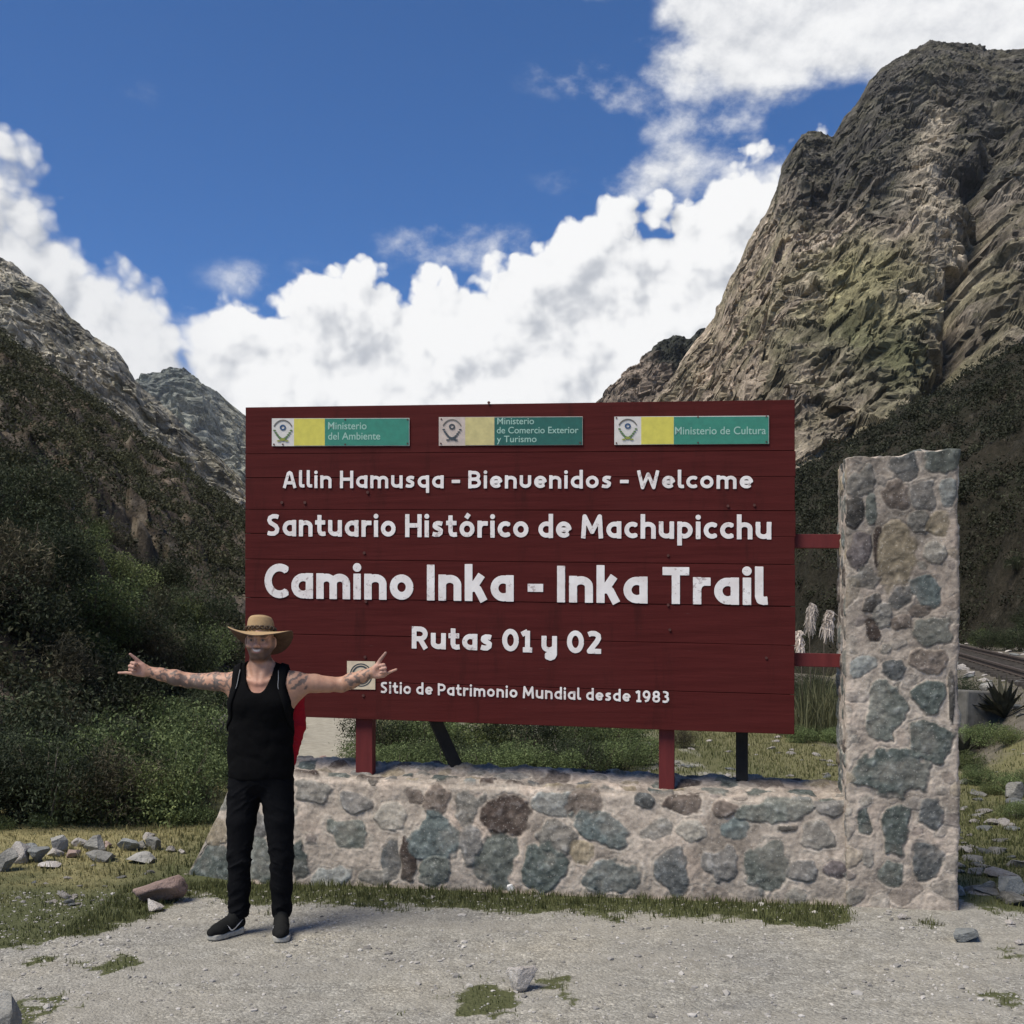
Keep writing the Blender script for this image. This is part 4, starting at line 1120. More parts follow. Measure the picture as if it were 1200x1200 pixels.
ct, ht = stone_field(tx, ty, Pw + 20, [(x, y, a_, b_, c_, d_) for (x, y, a_, b_, c_, d_) in scatter_stones(4.6, 0.6, 7, 0.12)] + [(x + 9, y + 1.5, a_, b_, c_, d_) for (x, y, a_, b_, c_, d_) in scatter_stones(4.6, 0.9, 8, 0.12)], 6)
fr = front.ravel()[:, None] * 1.0
colw = cf * fr + ct * 0.8 * (1 - fr); hw = hf * fr[:, 0] + ht * (1 - fr[:, 0])
lift = (top * (0.05 * sstep(Q, 1.35, 1.9) + 0.028 * fbm(Pw * 5, 4, 97).reshape(S.shape))).ravel()
kf = np.where(front, 1.0, np.where(top, np.clip(1 - (Q - 1) * 8, 0, 1), 0)).ravel(); kt = np.where(top, 1.0, 0).ravel()
kb = np.where(backm, 1.0, 0).ravel()
Pw = Pw + np.array([WALL_N.x, WALL_N.y, 0])[None, :] * (hw * (kf - kb))[:, None]
Pw[:, 2] += hw * kt + lift
link('wall_base', make_mesh('wall_base', w2l(Pw), grid_faces(ns, len(q)), True, colw, [M['masonry']]), wall)

# the pillar
PW, PD, PH = 0.672, 0.46, 2.815
per = []
rc = 0.022
def perim(step):
    pts = []
    def seg(a, b):
        n = max(2, int((Vector(b) - Vector(a)).length / step)); 
        for k in range(n): pts.append((Vector(a).lerp(Vector(b), k / n)))
    seg((rc, 0), (PW - rc, 0))
    for k in range(6): pts.append(Vector((PW - rc + rc * math.sin(k * math.pi / 12), rc - rc * math.cos(k * math.pi / 12))))
    seg((PW, rc), (PW, PD - rc))
    for k in range(6): pts.append(Vector((PW - rc + rc * math.cos(k * math.pi / 12), PD - rc + rc * math.sin(k * math.pi / 12))))
    seg((PW - rc, PD), (rc, PD))
    for k in range(6): pts.append(Vector((rc - rc * math.sin(k * math.pi / 12), PD - rc + rc * math.cos(k * math.pi / 12))))
    seg((0, PD - rc), (0, rc))
    for k in range(6): pts.append(Vector((rc - rc * math.cos(k * math.pi / 12), rc - rc * math.sin(k * math.pi / 12))))
    return np.array([tuple(p) for p in pts])
pp = perim(0.0062)
npm = len(pp)
zs = np.linspace(-0.15, PH, 470)
nr = 26
U = np.broadcast_to(pp[:, 0][:, None], (npm, len(zs) + nr)).copy(); Vv = np.broadcast_to(pp[:, 1][:, None], (npm, len(zs) + nr)).copy()
ZZ = np.broadcast_to(np.concatenate([zs, np.full(nr, PH)])[None, :], U.shape).copy()
shr = np.concatenate([np.zeros(len(zs)), np.linspace(0.02, 1, nr)])
U = U + (PW / 2 - U) * shr[None, :]; Vv = Vv + (PD / 2 - Vv) * shr[None, :]
cxn = pp - np.array([PW / 2, PD / 2])
nx = np.clip(-(np.abs(cxn[:, 0]) - PW / 2) , 0, 1); ny = np.clip(-(np.abs(cxn[:, 1]) - PD / 2), 0, 1)
NU = np.where(nx < 0.012, np.sign(cxn[:, 0]), 0.0); NV = np.where(ny < 0.012, np.sign(cxn[:, 1]), 0.0)
L = np.sqrt(NU ** 2 + NV ** 2); L[L == 0] = 1; NU, NV = NU / L, NV / L
s_left = 0.044
def p2w(U, V, Zc):
    s = s_left - U
    return np.stack([WALL_R.x + WALL_DIR.x * s - WALL_N.x * (V - 0.006), WALL_R.y + WALL_DIR.y * s - WALL_N.y * (V - 0.006), Zc], -1)
Pp = p2w(U, Vv, ZZ).reshape(-1, 3)
ppx = 600 + F * Pp[:, 0] / Pp[:, 1]; ppy = HY - F * (Pp[:, 2] - EYE) / Pp[:, 1]
cf, hf = stone_field(ppx, ppy, Pp, PILLAR_ST + fillers(PILLAR_ST, 988, 1124, 530, 1060, 40, 4, 1.14), 15, 1.14, len(PILLAR_ST))
soot = 1 - 0.34 * sstep(Pp[:, 2] + 0.5 * fbm(Pp * 1.7, 4, 88), 1.2, 2.3)
cf = cf * soot[:, None]
idx = np.arange(npm); dist = np.concatenate([[0], np.cumsum(np.hypot(*np.diff(pp, axis=0).T))])
sx2 = np.broadcast_to(dist[:, None], U.shape).ravel(); sy2 = (ZZ + shr[None, :] * 0.25).ravel()
co, ho = stone_field(sx2, sy2, Pp + 50, scatter_stones(2.3, 3.1, 17, 0.10), 16)
isf = np.broadcast_to(((pp[:, 1] < 0.004) | (NV < -0.5))[:, None], U.shape) & (shr[None, :] < 0.05)
isf = isf.ravel()[:, None] * 1.0
colp = cf * isf + co * (1 - isf); hp = hf * isf[:, 0] + ho * (1 - isf[:, 0])
kk = (1 - np.clip(shr * 6, 0, 1))[None, :]
dU = NU[:, None] * kk; dV = NV[:, None] * kk
D3 = p2w(dU, dV, np.zeros_like(dU)).reshape(-1, 3) - p2w(np.zeros_like(dU), np.zeros_like(dU), np.zeros_like(dU)).reshape(-1, 3)
Pp = Pp + D3 * hp[:, None]
topn = fbm(np.stack([U.ravel() * 7, Vv.ravel() * 7, U.ravel() * 0], 1), 4, 99)
crown_ = sstep(ZZ, PH - 0.08, PH).ravel()
wob = np.stack([fbm(Pp * 2.6 + 5, 4, 181), fbm(Pp * 2.6 + 25, 4, 182)], 1) * 0.011
Pp[:, 0] += wob[:, 0]; Pp[:, 1] += wob[:, 1]
Pp[:, 2] += crown_ * (0.022 * topn + 0.03 * sstep(U.ravel(), 0.30, 0.42) + 0.006) 
Pp[:, 2] += (shr[None, :] * np.ones_like(U)).ravel() ** 0.5 * 0.02
fb = grid_faces(npm, U.shape[1], True)
link('pillar', make_mesh('pillar', w2l(Pp), fb, True, colp, [M['masonry']]), wall)

# ------------------------------------------------------------------ the sign
YR = 7.2; YL = YR * 393 / 361
TL, TR, BR, BL = at(289, 477, YL), at(930.5, 468, YR), at(931.5, 861, YR), at(287, 838, YL)
U_ = ((BR - BL) + (TR - TL)).normalized()
V_ = ((TL - BL) + (TR - BR)).normalized()
N_ = U_.cross(V_).normalized()                                                        # towards the road
N_ = N_ if N_.y < 0 else -N_
SW = (BR - BL).length; SH = (TL - BL).length
SIGN_O = BL
Ms = Matrix(((U_.x, -N_.x, V_.x, BL.x), (U_.y, -N_.y, V_.y, BL.y), (U_.z, -N_.z, V_.z, BL.z), (0, 0, 0, 1)))
sign = empty('welcome_sign')
sign.location = BL
tag(sign, 'big dark red plank sign welcoming hikers to the Inka Trail in white letters', 'sign')
def sp(px, py):
    d = Vector(((px - 600) / F, 1, -(py - HY) / F)); o = Vector((0, 0, EYE))
    t = (BL - o).dot(N_) / d.dot(N_)
    r = o + d * t - BL
    c_ = U_.dot(V_); ru, rv = r.dot(U_), r.dot(V_)
    return (ru - rv * c_) / (1 - c_ * c_), (rv - ru * c_) / (1 - c_ * c_)
rnd = random.Random(4)
mb = MB()
seams = [838, 795, 742, 700, 655, 625, 597, 560, 532, 477]
vs_ = [sp(289, y)[1] for y in seams]; vs_[0] = 0.0; vs_[-1] = SH
for k, (v0, v1) in enumerate(zip(vs_, vs_[1:])):
    dy = rnd.uniform(-0.0015, 0.0025)
    ex = rnd.uniform(-0.004, 0.004)
    cut = 2 if k in (1, 4, 6) else 1
    mb.box((SW / 2 + ex / 2, 0.0175 + dy, (v0 + v1) / 2), (SW + ex, 0.034, (v1 - v0) - 0.0035), Matrix.Rotation(rnd.uniform(-0.0006, 0.0006), 3, 'Y'), bevel=0.0022)
mb.box((SW / 2, 0.044, SH / 2), (SW - 0.05, 0.016, SH - 0.05))           # backing behind the boards
mb.build('panel', M['red_paint'], sign)

def post(px, pw, name, mat, y0, dep, ptop, py_foot_z):
    u, _ = sp(px, 840)
    w = pw * YR / F * (1.07 if px < 600 else 1.0)
    mb = MB()
    base = Ms.inverted() @ Vector((0, 0, 0))
    p = Ms @ Vector((u, y0, 0))
    zfoot = py_foot_z
    length = (p.z - zfoot) + ptop
    mb.box((u, y0, ptop - length / 2), (w, dep, length), bevel=0.004)
    return mb.build(name, mat, sign)
post(424, 20.5, 'post', M['red_post'], 0.094, 0.085, 2.0, 0.68)
post(781, 18.5, 'post', M['red_post'], 0.094, 0.085, 2.0, 0.62)
# rear props
def prop(p0, p1, r):
    mb = MB()
    a, b = Ms.inverted() @ Vector(p0), Ms.inverted() @ Vector(p1)
    d = (b - a); L_ = d.length
    rot = d.to_track_quat('Z', 'Y').to_matrix()
    mb.box((a + b) / 2, (r, r * 1.1, L_), rot, bevel=0.004)
    mb.build('brace', M['black_wood'], sign)
prop(at(541, 912, 7.88), Vector(Ms @ Vector((sp(478, 790)[0], 0.16, sp(478, 790)[1]))), 0.078)
prop(at(869.5, 914, 7.52), at(869.5, 800, 7.5), 0.078)
for py0, py1 in ((624.5, 641), (765, 781)):
    u0, v0 = sp(931, py1); _, v1 = sp(931, py0)
    mb = MB()
    mb.box((SW + 0.02, 0.093, (v0 + v1) / 2), (0.92, 0.05, abs(v1 - v0)), bevel=0.003)
    mb.build('rail', M['red_post'], sign)

fnt = None
def text_mesh(s, bold, extrude=0.0012, spacing=1.0):
    cu = bpy.data.curves.new('lettering', 'FONT')
    cu.body = s; cu.size = 1.0; cu.offset = bold; cu.resolution_u = 5; cu.space_character = spacing
    cu.extrude = 0.0
    o = bpy.data.objects.new('lettering', cu); COL.objects.link(o)
    dg = bpy.context.evaluated_depsgraph_get(); dg.update()
    me = bpy.data.meshes.new_from_object(o.evaluated_get(dg))
    bpy.data.objects.remove(o); bpy.data.curves.remove(cu)
    return me
_h = text_mesh('H', 0.0); CAPH = max(v.co.y for v in _h.vertices) - min(v.co.y for v in _h.vertices)
def solidify(me, th):
    bm = bmesh.new(); bm.from_mesh(me)
    bmesh.ops.remove_doubles(bm, verts=bm.verts, dist=1e-5)
    r = bmesh.ops.extrude_face_region(bm, geom=list(bm.faces))
    vs = [g for g in r['geom'] if isinstance(g, bmesh.types.BMVert)]
    bmesh.ops.translate(bm, verts=vs, vec=(0, 0, th))
    bmesh.ops.recalc_face_normals(bm, faces=bm.faces)
    bm.to_mesh(me); bm.free()
def letter_line(s, xl, xr, bl, br, cap, bold, mat, parent, frame=None, lift=0.0035, y_front=0.0, spacing=1.0):
    """xl..xr extents in photo pixels, bl/br baselines, cap height in pixels; laid on the sign face"""
    me = text_mesh(s, bold, spacing=spacing)
    co = np.array([v.co[:] for v in me.vertices])
    (u0, v0), (u1, v1) = sp(xl, bl), sp(xr, br)
    xm = (xl + xr) / 2; capm = abs(sp(xm, (bl + br) / 2)[1] - sp(xm, (bl + br) / 2 - cap)[1])
    length = math.hypot(u1 - u0, v1 - v0); ang = math.atan2(v1 - v0, u1 - u0)
    k = length / (co[:, 0].max() - co[:, 0].min()); ky = capm / (CAPH + 2 * bold)
    x = (co[:, 0] - co[:, 0].min()) * k; y = (co[:, 1] + bold) * ky
    X_ = u0 + x * math.cos(ang) - y * math.sin(ang); Z_ = v0 + x * math.sin(ang) + y * math.cos(ang)
    for v, a, c in zip(me.vertices, X_, Z_): v.co = (a, c, 0)
    solidify(me, lift)
    for v in me.vertices: v.co = (v.co.x, y_front - v.co.z - 0.0005, v.co.y)
    me.update()
    me.polygons.foreach_set('use_smooth', [False] * len(me.polygons))
    o = link('lettering', me, parent, mat)
    return o
PF = -0.0025                                                             # just proud of the most forward board
def painted_line(txt, xl, xr, bl, br, cap, pen=1.0, lift=0.0028):
    (u0, v0), (u1, v1) = sp(xl, bl), sp(xr, br)
    xm = (xl + xr) / 2; capm = abs(sp(xm, (bl + br) / 2)[1] - sp(xm, (bl + br) / 2 - cap)[1])
    ang = math.atan2(v1 - v0, u1 - u0)
    V, Fq = written(txt, math.hypot(u1 - u0, v1 - v0), capm, pen=pen)
    co = np.stack([u0 + V[:, 0] * math.cos(ang) - V[:, 1] * math.sin(ang), PF - V[:, 2] * lift, v0 + V[:, 0] * math.sin(ang) + V[:, 1] * math.cos(ang)], 1)
    return link('lettering', make_mesh('lettering', co, Fq, False, None, [M['letter']]), sign)
painted_line('Allin Hamusqa - Bienvenidos - Welcome', 331, 883, 572, 573, 21, 0.72)
painted_line('Santuario Histórico de Machupicchu', 312, 905, 628.5, 632.5, 27.5, 0.78)
painted_line('Camino Inka - Inka Trail', 309.5, 900, 701, 709.5, 42.5, 0.90)
painted_line('Rutas 01 y 02', 482, 706, 760, 766.5, 26.5, 0.88)
painted_line('Sitio de Patrimonio Mundial desde 1983', 445.5, 785, 812.5, 824.2, 14.2, 0.72)

def face_quad(mb, x0, y0, x1, y1, yf, th, mi=0, dyr=0.0):
    """plate from photo pixels lying on the sign"""
    (a, b), (c, d), (e, f), (g, h) = sp(x0, y1), sp(x1, y1 + dyr), sp(x1, y0 + dyr), sp(x0, y0)
    mb.poly([(a, yf, b), (c, yf, d), (e, yf, f), (g, yf, h)], th, (0, -1, 0), mi)
def disc(mb, cx, cy, rx, ry, yf, th, a0=0.0, a1=2 * math.pi, inner=0.0, n=28):
    u, v = sp(cx, cy); k = abs(sp(cx + 10, cy)[0] - u) / 10
    rx, ry = rx * k, ry * k
    full = abs(a1 - a0 - 2 * math.pi) < 1e-6
    out = [(u + rx * math.cos(a0 + (a1 - a0) * i / n), v + ry * math.sin(a0 + (a1 - a0) * i / n)) for i in range(n + (0 if full else 1))]
    if inner <= 0:
        mb.poly([(x, yf, y) for x, y in out], th, (0, -1, 0)); return
    inn = [(u + rx * inner * math.cos(a0 + (a1 - a0) * i / n), v + ry * inner * math.sin(a0 + (a1 - a0) * i / n)) for i in range(n + (0 if full else 1))]
    N2 = len(out); rng = range(N2 if full else N2 - 1)
    for i in rng:
        j = (i + 1) % N2
        mb.poly([(out[i][0], yf, out[i][1]), (out[j][0], yf, out[j][1]), (inn[j][0], yf, inn[j][1]), (inn[i][0], yf, inn[i][1])], th, (0, -1, 0))

def emblem(parent, cx, cy, faded):
    """round crest: a ring of tiny writing, a ringed medallion, two leaf sprays and a flourish"""
    y = PF - 0.0065
    ink = M['plate_ink']; 
    mb = MB(); disc(mb, cx, cy, 12.5, 14.0, y, 0.001, 0.5, 2.64, 0.90); mb.build('crest_arc', M['concrete'], parent)
    mb = MB(); disc(mb, cx, cy - 5.5, 3.6, 3.2, y, 0.0015, inner=0.52); mb.build('crest_ring', M['plate_blue'] if not faded else ink, parent)
    mb = MB()
    for k, sgn in enumerate((-1, 1)):
        for q in range(6):
            f_ = q / 5
            lx = cx + sgn * (1.5 + 8.2 * f_); ly = cy + 7.5 - 9.5 * f_ ** 1.6
            disc(mb, lx, ly, 1.7, 0.9, y - 0.0002 * q - 0.0001 * k, 0.0012, n=8)
            if q in (2, 4): disc(mb, lx - sgn * 1.6, ly + 2.2, 1.1, 1.1, y - 0.0002 * q - 0.00015 - 0.0001 * k, 0.0012, n=8)
    mb.build('crest_leaves', M['plate_green'] if not faded else ink, parent)
    mb = MB(); disc(mb, cx, cy + 8.6, 3.0, 1.7, y - 0.0014, 0.0012, n=12); disc(mb, cx - 4.6, cy + 10.2, 2.4, 0.9, y - 0.0016, 0.001, n=8); disc(mb, cx + 4.6, cy + 10.2, 2.4, 0.9, y - 0.0017, 0.001, n=8)
    mb.build('crest_base', M['plate_olive'] if not faded else ink, parent)

def plaque(x0, x1, xa, xb, y0, y1, mats, dyr, faded, lines, text_mat, nails):
    mb = MB(); face_quad(mb, x0, y0, x1, y1, PF, 0.004, dyr=dyr)
    p = mb.build('plaque', mats[0], sign)
    mb = MB(); face_quad(mb, xa, y0 + .4, xb, y1 - .6, PF - 0.0042, 0.0012, dyr=dyr * (xb - xa) / (x1 - x0)); mb.build('yellow_panel', mats[1], p)
    mb = MB(); face_quad(mb, xb + .3, y0 + .4, x1 - .5, y1 - .6, PF - 0.0045, 0.0012, dyr=dyr * .6); mb.build('green_panel', mats[2], p)
    emblem(p, (x0 + xa) / 2, (y0 + y1) / 2, faded)
    for (s, a, b_, base, cap) in lines:
        letter_line(s, a, b_, base, base + dyr * .3, cap, 0.006, text_mat, p, lift=0.0008, y_front=PF - 0.0058)
    mb = MB()
    for nx_, ny_ in nails: disc(mb, nx_, ny_, 1.0, 1.0, PF - 0.0062, 0.002, n=8)
    mb.build('nails', M['bolt'], p)
plaque(319, 480, 345, 381, 490.5, 523, (M['plate_white'], M['plate_yellow'], M['plate_teal']), -0.4, False,
       [('Ministerio', 385, 430, 503.5, 8.5), ('del Ambiente', 385, 446, 515.5, 8.5)], M['plate_text'], [(321.5, 521), (478, 492), (478, 520), (405, 492), (405, 521), (332, 521)])
plaque(514.5, 683, 545.5, 579.5, 489, 522.5, (M['plate_pink'], M['plate_paleyellow'], M['plate_darkteal']), -0.8, True,
       [('Ministerio', 583, 626, 497.6, 7.6), ('de Comercio Exterior', 582.5, 678, 508.2, 7.6), ('y Turismo', 582.5, 629, 518.6, 7.6)], M['plate_text'], [(517.5, 491.5), (517, 520), (680, 519)])
plaque(720, 901, 751.5, 789.5, 488.5, 521.5, (M['plate_white'], M['plate_yellow'], M['plate_teal']), -1.2, False,
       [('Ministerio de Cultura', 791, 897.5, 509.5, 9)], M['plate_text'], [(722.5, 490), (722.5, 519.5), (898, 488.5), (898, 518), (818, 489), (818, 519)])
# the small square plaque with a ringed emblem, half hidden by the arm
mb = MB(); face_quad(mb, 407, 774.5, 440, 807.5, PF, 0.004, dyr=0.6); hp_ = mb.build('plaque', M['plate_cream'], sign)
mb = MB(); disc(mb, 423.5, 791, 13.2, 13.2, PF - 0.0042, 0.001, inner=0.90); disc(mb, 423.5, 791, 10.8, 10.8, PF - 0.0042, 0.001, inner=0.82)
uc, vc = sp(423.5, 791); kpx = abs(sp(433.5, 791)[0] - uc) / 10
for th in (math.pi / 4,):
    c_, s_ = math.cos(th), math.sin(th); r0, r1 = 5.6 * kpx, 4.6 * kpx
    sq = [(r0, 0), (0, r0), (-r0, 0), (0, -r0)]; sq2 = [(r1, 0), (0, r1), (-r1, 0), (0, -r1)]
    for i in range(4):
        j = (i + 1) % 4
        mb.poly([(uc + sq[i][0], PF - 0.0042, vc + sq[i][1]), (uc + sq[j][0], PF - 0.0042, vc + sq[j][1]), (uc + sq2[j][0], PF - 0.0042, vc + sq2[j][1]), (uc + sq2[i][0], PF - 0.0042, vc + sq2[i][1])], 0.0012, (0, -1, 0))
mb.build('emblem', M['plate_ink'], hp_)
# coach bolts holding the boards
for bx_, by_ in ((330.5, 589), (357.5, 589), (431, 577), (853, 593), (884, 592), (429, 705), (783, 709), (426, 815), (428, 770), (898, 771), (785, 738), (427, 648), (783, 651), (573, 462 + 10)):
    mb = MB(); disc(mb, bx_, by_, 1.7, 1.7, PF + 0.001, 0.006, n=10); mb.build('bolt', M['bolt'], sign)

# the boards hang a little out of square, as the ground under them does: lay every part onto the sign's own plane
_lin = Ms.to_3x3().to_4x4()
def lay(o):
    for ch in o.children:
        ch.data.transform(_lin); ch.data.update(); lay(ch)
lay(sign)
# ------------------------------------------------------------------ the man in front of the sign
PY = 6.28
person = empty('person', (at(306, 0, PY).x, PY, 0.0))
person.location.z = gz1(person.location.x, PY) + 0.004
tag(person, 'man in black tank top, black trousers and straw hat with both arms stretched out', 'person')
KP = PY / F
Z0 = EYE - (0 - HY) * KP - person.location.z
def pp_(x, y, dy=0.0):                                                   # photo pixel on the plane of his body -> his own frame
    k = (PY + dy) / F
    return np.array([(x - 600) * k - person.location.x, dy, EYE - (y - HY) * k - person.location.z])

body = Field((-0.86, -0.22, 0.02), (0.82, 0.20, 1.80), 0.0046)
B = body
HC = pp_(305, 752)                                                       # middle of the head
hx, hz = HC[0], HC[2]
# trunk and legs (under the clothes)
B.ell((0, 0.02, 1.28), (0.155, 0.100, 0.20), 0)
B.ell((0, 0.02, 1.05), (0.140, 0.095, 0.20), 0.06)
B.ell((0.0, 0.025, 0.90), (0.155, 0.105, 0.12), 0.06)
kneeL, ankL = pp_(280.5, 1004), pp_(279, 1068); kneeR, ankR = pp_(330, 1004), pp_(328.5, 1066)
for s, kn, an in ((-1, kneeL, ankL), (1, kneeR, ankR)):
    B.chain([(0.085 * s, 0.02, 0.86), (kn[0], 0.0, kn[2]), (an[0], 0.02, an[2])], [0.082, 0.050, 0.036], 0.03)
# shoulders, neck
shL, shR = pp_(277, 799), pp_(345.5, 799)
B.cone((shL[0] + .02, 0.02, shL[2] - 0.01), (shR[0] - .02, 0.02, shR[2] - 0.01), 0.062, 0.062, 0.05)
for s, sh in ((-1, shL), (1, shR)):
    B.cone((hx + 0.03 * s, 0.03, 1.535), (sh[0] * 0.80, 0.025, sh[2] + 0.016), 0.036, 0.034, 0.04)
B.cone((hx, 0.025, 1.44), (hx, 0.012, 1.60), 0.056, 0.053, 0.03)
for s in (-1, 1):                                                        # collar bones, chest
    B.cone((0.015 * s, -0.055, 1.425), (0.13 * s, -0.025, 1.462), 0.010, 0.010, 0.02)
    B.ell((0.072 * s, -0.050, 1.315), (0.078, 0.040, 0.062), 0.03)
    B.cone((hx + 0.045 * s, 0.0, 1.565), (0.012 * s, -0.045, 1.425), 0.013, 0.012, 0.02)
# arms
elL, wrL = pp_(221, 797.5, 0.07), pp_(173.5, 787, 0.02)
elR, wrR = pp_(400, 802.5, 0.09), pp_(435.5, 788.5, 0.03)
for sh, el, wr, s in ((shL, elL, wrL, -1), (shR, elR, wrR, 1)):
    d = el - sh
    B.ell(sh + np.array([0.005 * s, 0.01, -0.006]), (0.064, 0.058, 0.060), 0.03)
    B.chain([sh, sh + d * 0.42, el], [0.053, 0.049, 0.041], 0.02)
    B.cone(sh + d * 0.25 + np.array([0, -.012, -.010]), sh + d * 0.72 + np.array([0, -.012, -.010]), 0.042, 0.036, 0.02)
    d2 = wr - el
    B.chain([el, el + d2 * 0.32, el + d2 * 0.7, wr], [0.041, 0.043, 0.034, 0.0275], 0.02)
    B.cone(sh + np.array([0.0, 0.015, -0.06]), (0.12 * s, 0.02, 1.30), 0.05, 0.06, 0.05)
# hands: thumb up, little finger out, the three others folded on the palm
def hand(wr, el, tip_th, tip_pk, knuck):
    ax = knuck - wr; L = np.linalg.norm(ax); d = ax / L
    n = np.array([0.0, -1.0, 0.0])                                       # the palm looks at the camera
    n = n - d * (n @ d); n /= np.linalg.norm(n)
    u = np.cross(n, d); u = u if u[2] > 0 else -u
    w0 = wr
    B.cone(wr - d * 0.02, wr + d * 0.02, 0.026, 0.027, 0.015)
    kn = []
    for off, ln in ((0.030, 0.080), (0.0105, 0.084), (-0.0095, 0.080), (-0.029, 0.071)):
        k_ = w0 + d * ln + u * off
        B.cone(w0 + d * 0.012 + u * off * 0.55, k_, 0.0160, 0.0125, 0.010)
        kn.append(k_)
    B.cone(w0 + d * 0.025 + u * 0.018 + n * 0.008, w0 + d * 0.052 + u * 0.030 + n * 0.008, 0.017, 0.013, 0.012)   # ball of the thumb
    B.cone(w0 + d * 0.025 - u * 0.022 + n * 0.006, w0 + d * 0.055 - u * 0.026 + n * 0.005, 0.015, 0.012, 0.012)
    for i, sc in ((0, 0.95), (1, 1.05), (2, 0.98)):                      # folded fingers
        a = kn[i]; b = a + (d * 0.55 + n * 0.83) * 0.034 * sc; c = b + (-d * 0.72 + n * 0.42) * 0.025 * sc; e = c + (-d * 0.72 - n * 0.55) * 0.017 * sc
        B.cone(a, b, 0.0108, 0.0100, 0.002); B.cone(b, c, 0.0100, 0.0092, 0.001); B.cone(c, e, 0.0092, 0.0083, 0.001)
    v = tip_pk - kn[3]; vl = np.linalg.norm(v); mid = kn[3] + v * 0.5 + u * 0.003
    B.cone(kn[3], mid, 0.0100, 0.0086, 0.003); B.cone(mid, tip_pk, 0.0086, 0.0070, 0.001)
    tb = w0 + d * 0.040 + u * 0.030 + n * 0.006
    v = tip_th - tb; mid = tb + v * 0.52 - d * 0.004
    B.cone(w0 + d * 0.020 + u * 0.014, tb, 0.0165, 0.0140, 0.010); B.cone(tb, mid, 0.0138, 0.0108, 0.006); B.cone(mid, tip_th, 0.0108, 0.0078, 0.002)
hand(wrL, elL, pp_(152.5, 766.5, -0.02), pp_(139, 788.5, -0.01), pp_(154, 782.5, -0.01))
hand(wrR, elR, pp_(452, 765, 0.0), pp_(464.5, 784.5, 0.0), pp_(453, 785, 0.0))
# head
B.ell((hx, 0.012, hz + 0.018), (0.072, 0.092, 0.098), 0.0)
B.cone((hx, 0.0, hz - 0.015), (hx, -0.018, hz - 0.068), 0.063, 0.044, 0.03, (1, 1.05, 1))
B.ell((hx, -0.048, hz - 0.086), (0.034, 0.030, 0.024), 0.02)            # chin
B.ell((hx, -0.062, hz - 0.050), (0.040, 0.030, 0.034), 0.02)            # mouth barrel
for s in (-1, 1):
    B.ell((hx + 0.041 * s, -0.056, hz - 0.022), (0.026, 0.024, 0.020), 0.015)      # cheeks
    B.cone((hx + 0.012 * s, -0.080, hz + 0.028), (hx + 0.052 * s, -0.068, hz + 0.028), 0.0095, 0.009, 0.012)   # brow
    B.ell((hx + 0.033 * s, -0.087, hz + 0.008), (0.018, 0.016, 0.012), 0.008, 'sub')   # eye sockets
    B.ell((hx + 0.033 * s, -0.070, hz + 0.007), (0.0135, 0.0125, 0.0105), 0.002)
    B.ell((hx + 0.079 * s, 0.012, hz - 0.004), (0.011, 0.020, 0.032), 0.006)         # ears
    B.cone((hx + 0.054 * s, 0.0, hz - 0.040), (hx + 0.030 * s, -0.040, hz - 0.084), 0.019, 0.016, 0.02)         # jaw
B.cone((hx, -0.082, hz + 0.020), (hx, -0.106, hz - 0.020), 0.0095, 0.0125, 0.008)      # nose
for s in (-1, 1): B.ell((hx + 0.0125 * s, -0.093, hz - 0.024), (0.0085, 0.0095, 0.0075), 0.005)
B.cone((hx - 0.022, -0.086, hz - 0.044), (hx + 0.022, -0.086, hz - 0.044), 0.0055, 0.0055, 0.005)
B.cone((hx - 0.020, -0.083, hz - 0.059), (hx + 0.020, -0.083, hz - 0.059), 0.0065, 0.0065, 0.005)
Vb, Fb = B.mesh()
Vb = relax(Vb, Fb, 1, 0.35)
# skin, stubble, tattoos, eyes, mouth, plus painted eye-socket shade, in the skin colour
x, y, z = Vb.T
col = np.ones((len(Vb), 3)) * np.array([0.43, 0.240, 0.160])
nz_ = fbm(Vb * 30, 4, 201)
col = col * (1 + 0.12 * nz_)[:, None]
def paint(mask, c):
    global col
    mk = np.clip(mask, 0, 1)[:, None]; col = col * (1 - mk) + np.array(c) * mk
fx, fz = x - hx, z - hz
col = col * (1 + 0.35 * sstep(z, 1.53, 1.58))[:, None]  # head skin brightened in its colour to offset the hat's shade
facef = (y < 0.0) & (np.abs(fx) < 0.085) & (np.abs(fz) < 0.14)
paint(facef * sstep(-y, 0.04, 0.08) * (spot(fx, fz, 0.04, -0.02, .022, .02) + spot(fx, fz, -0.04, -0.02, .022, .02) + spot(fx, fz, 0, -0.015, .012, .02)) * 0.30, (0.46, 0.19, 0.14))
paint(0.40 * np.exp(-((x - hx) / .06) ** 4) * sstep(-z, -1.49, -1.41) * (y < 0.02) * (z > 1.3), (0.46, 0.20, 0.14))
beard = sstep(-fz, 0.020, 0.045) * (1 - sstep(-fz, 0.100, 0.128)) * sstep(-y, -0.03, -0.005)
bmask = beard * (1 - np.exp(-((fx / 0.024) ** 2 + ((fz + 0.051) / 0.010) ** 2))) * sstep(np.abs(fx) * 0.75 - fz, 0.030, 0.062)
paint(bmask * (0.88 + 0.12 * nz_), (0.046, 0.030, 0.023))
paint(sstep(np.abs(fx), 0.062, 0.074) * sstep(fz, -0.05, -0.03) * (y < 0.0) * sstep(y, -0.06, -0.03) * 0.6 * (np.abs(fx) < 0.085) * (np.abs(fz) < 0.14), (0.06, 0.04, 0.03))
paint(facef * (np.exp(-((fz + 0.0385) / 0.0058) ** 2 - (fx / 0.032) ** 2) * 0.92) * (y < -0.06), (0.07, 0.045, 0.035))
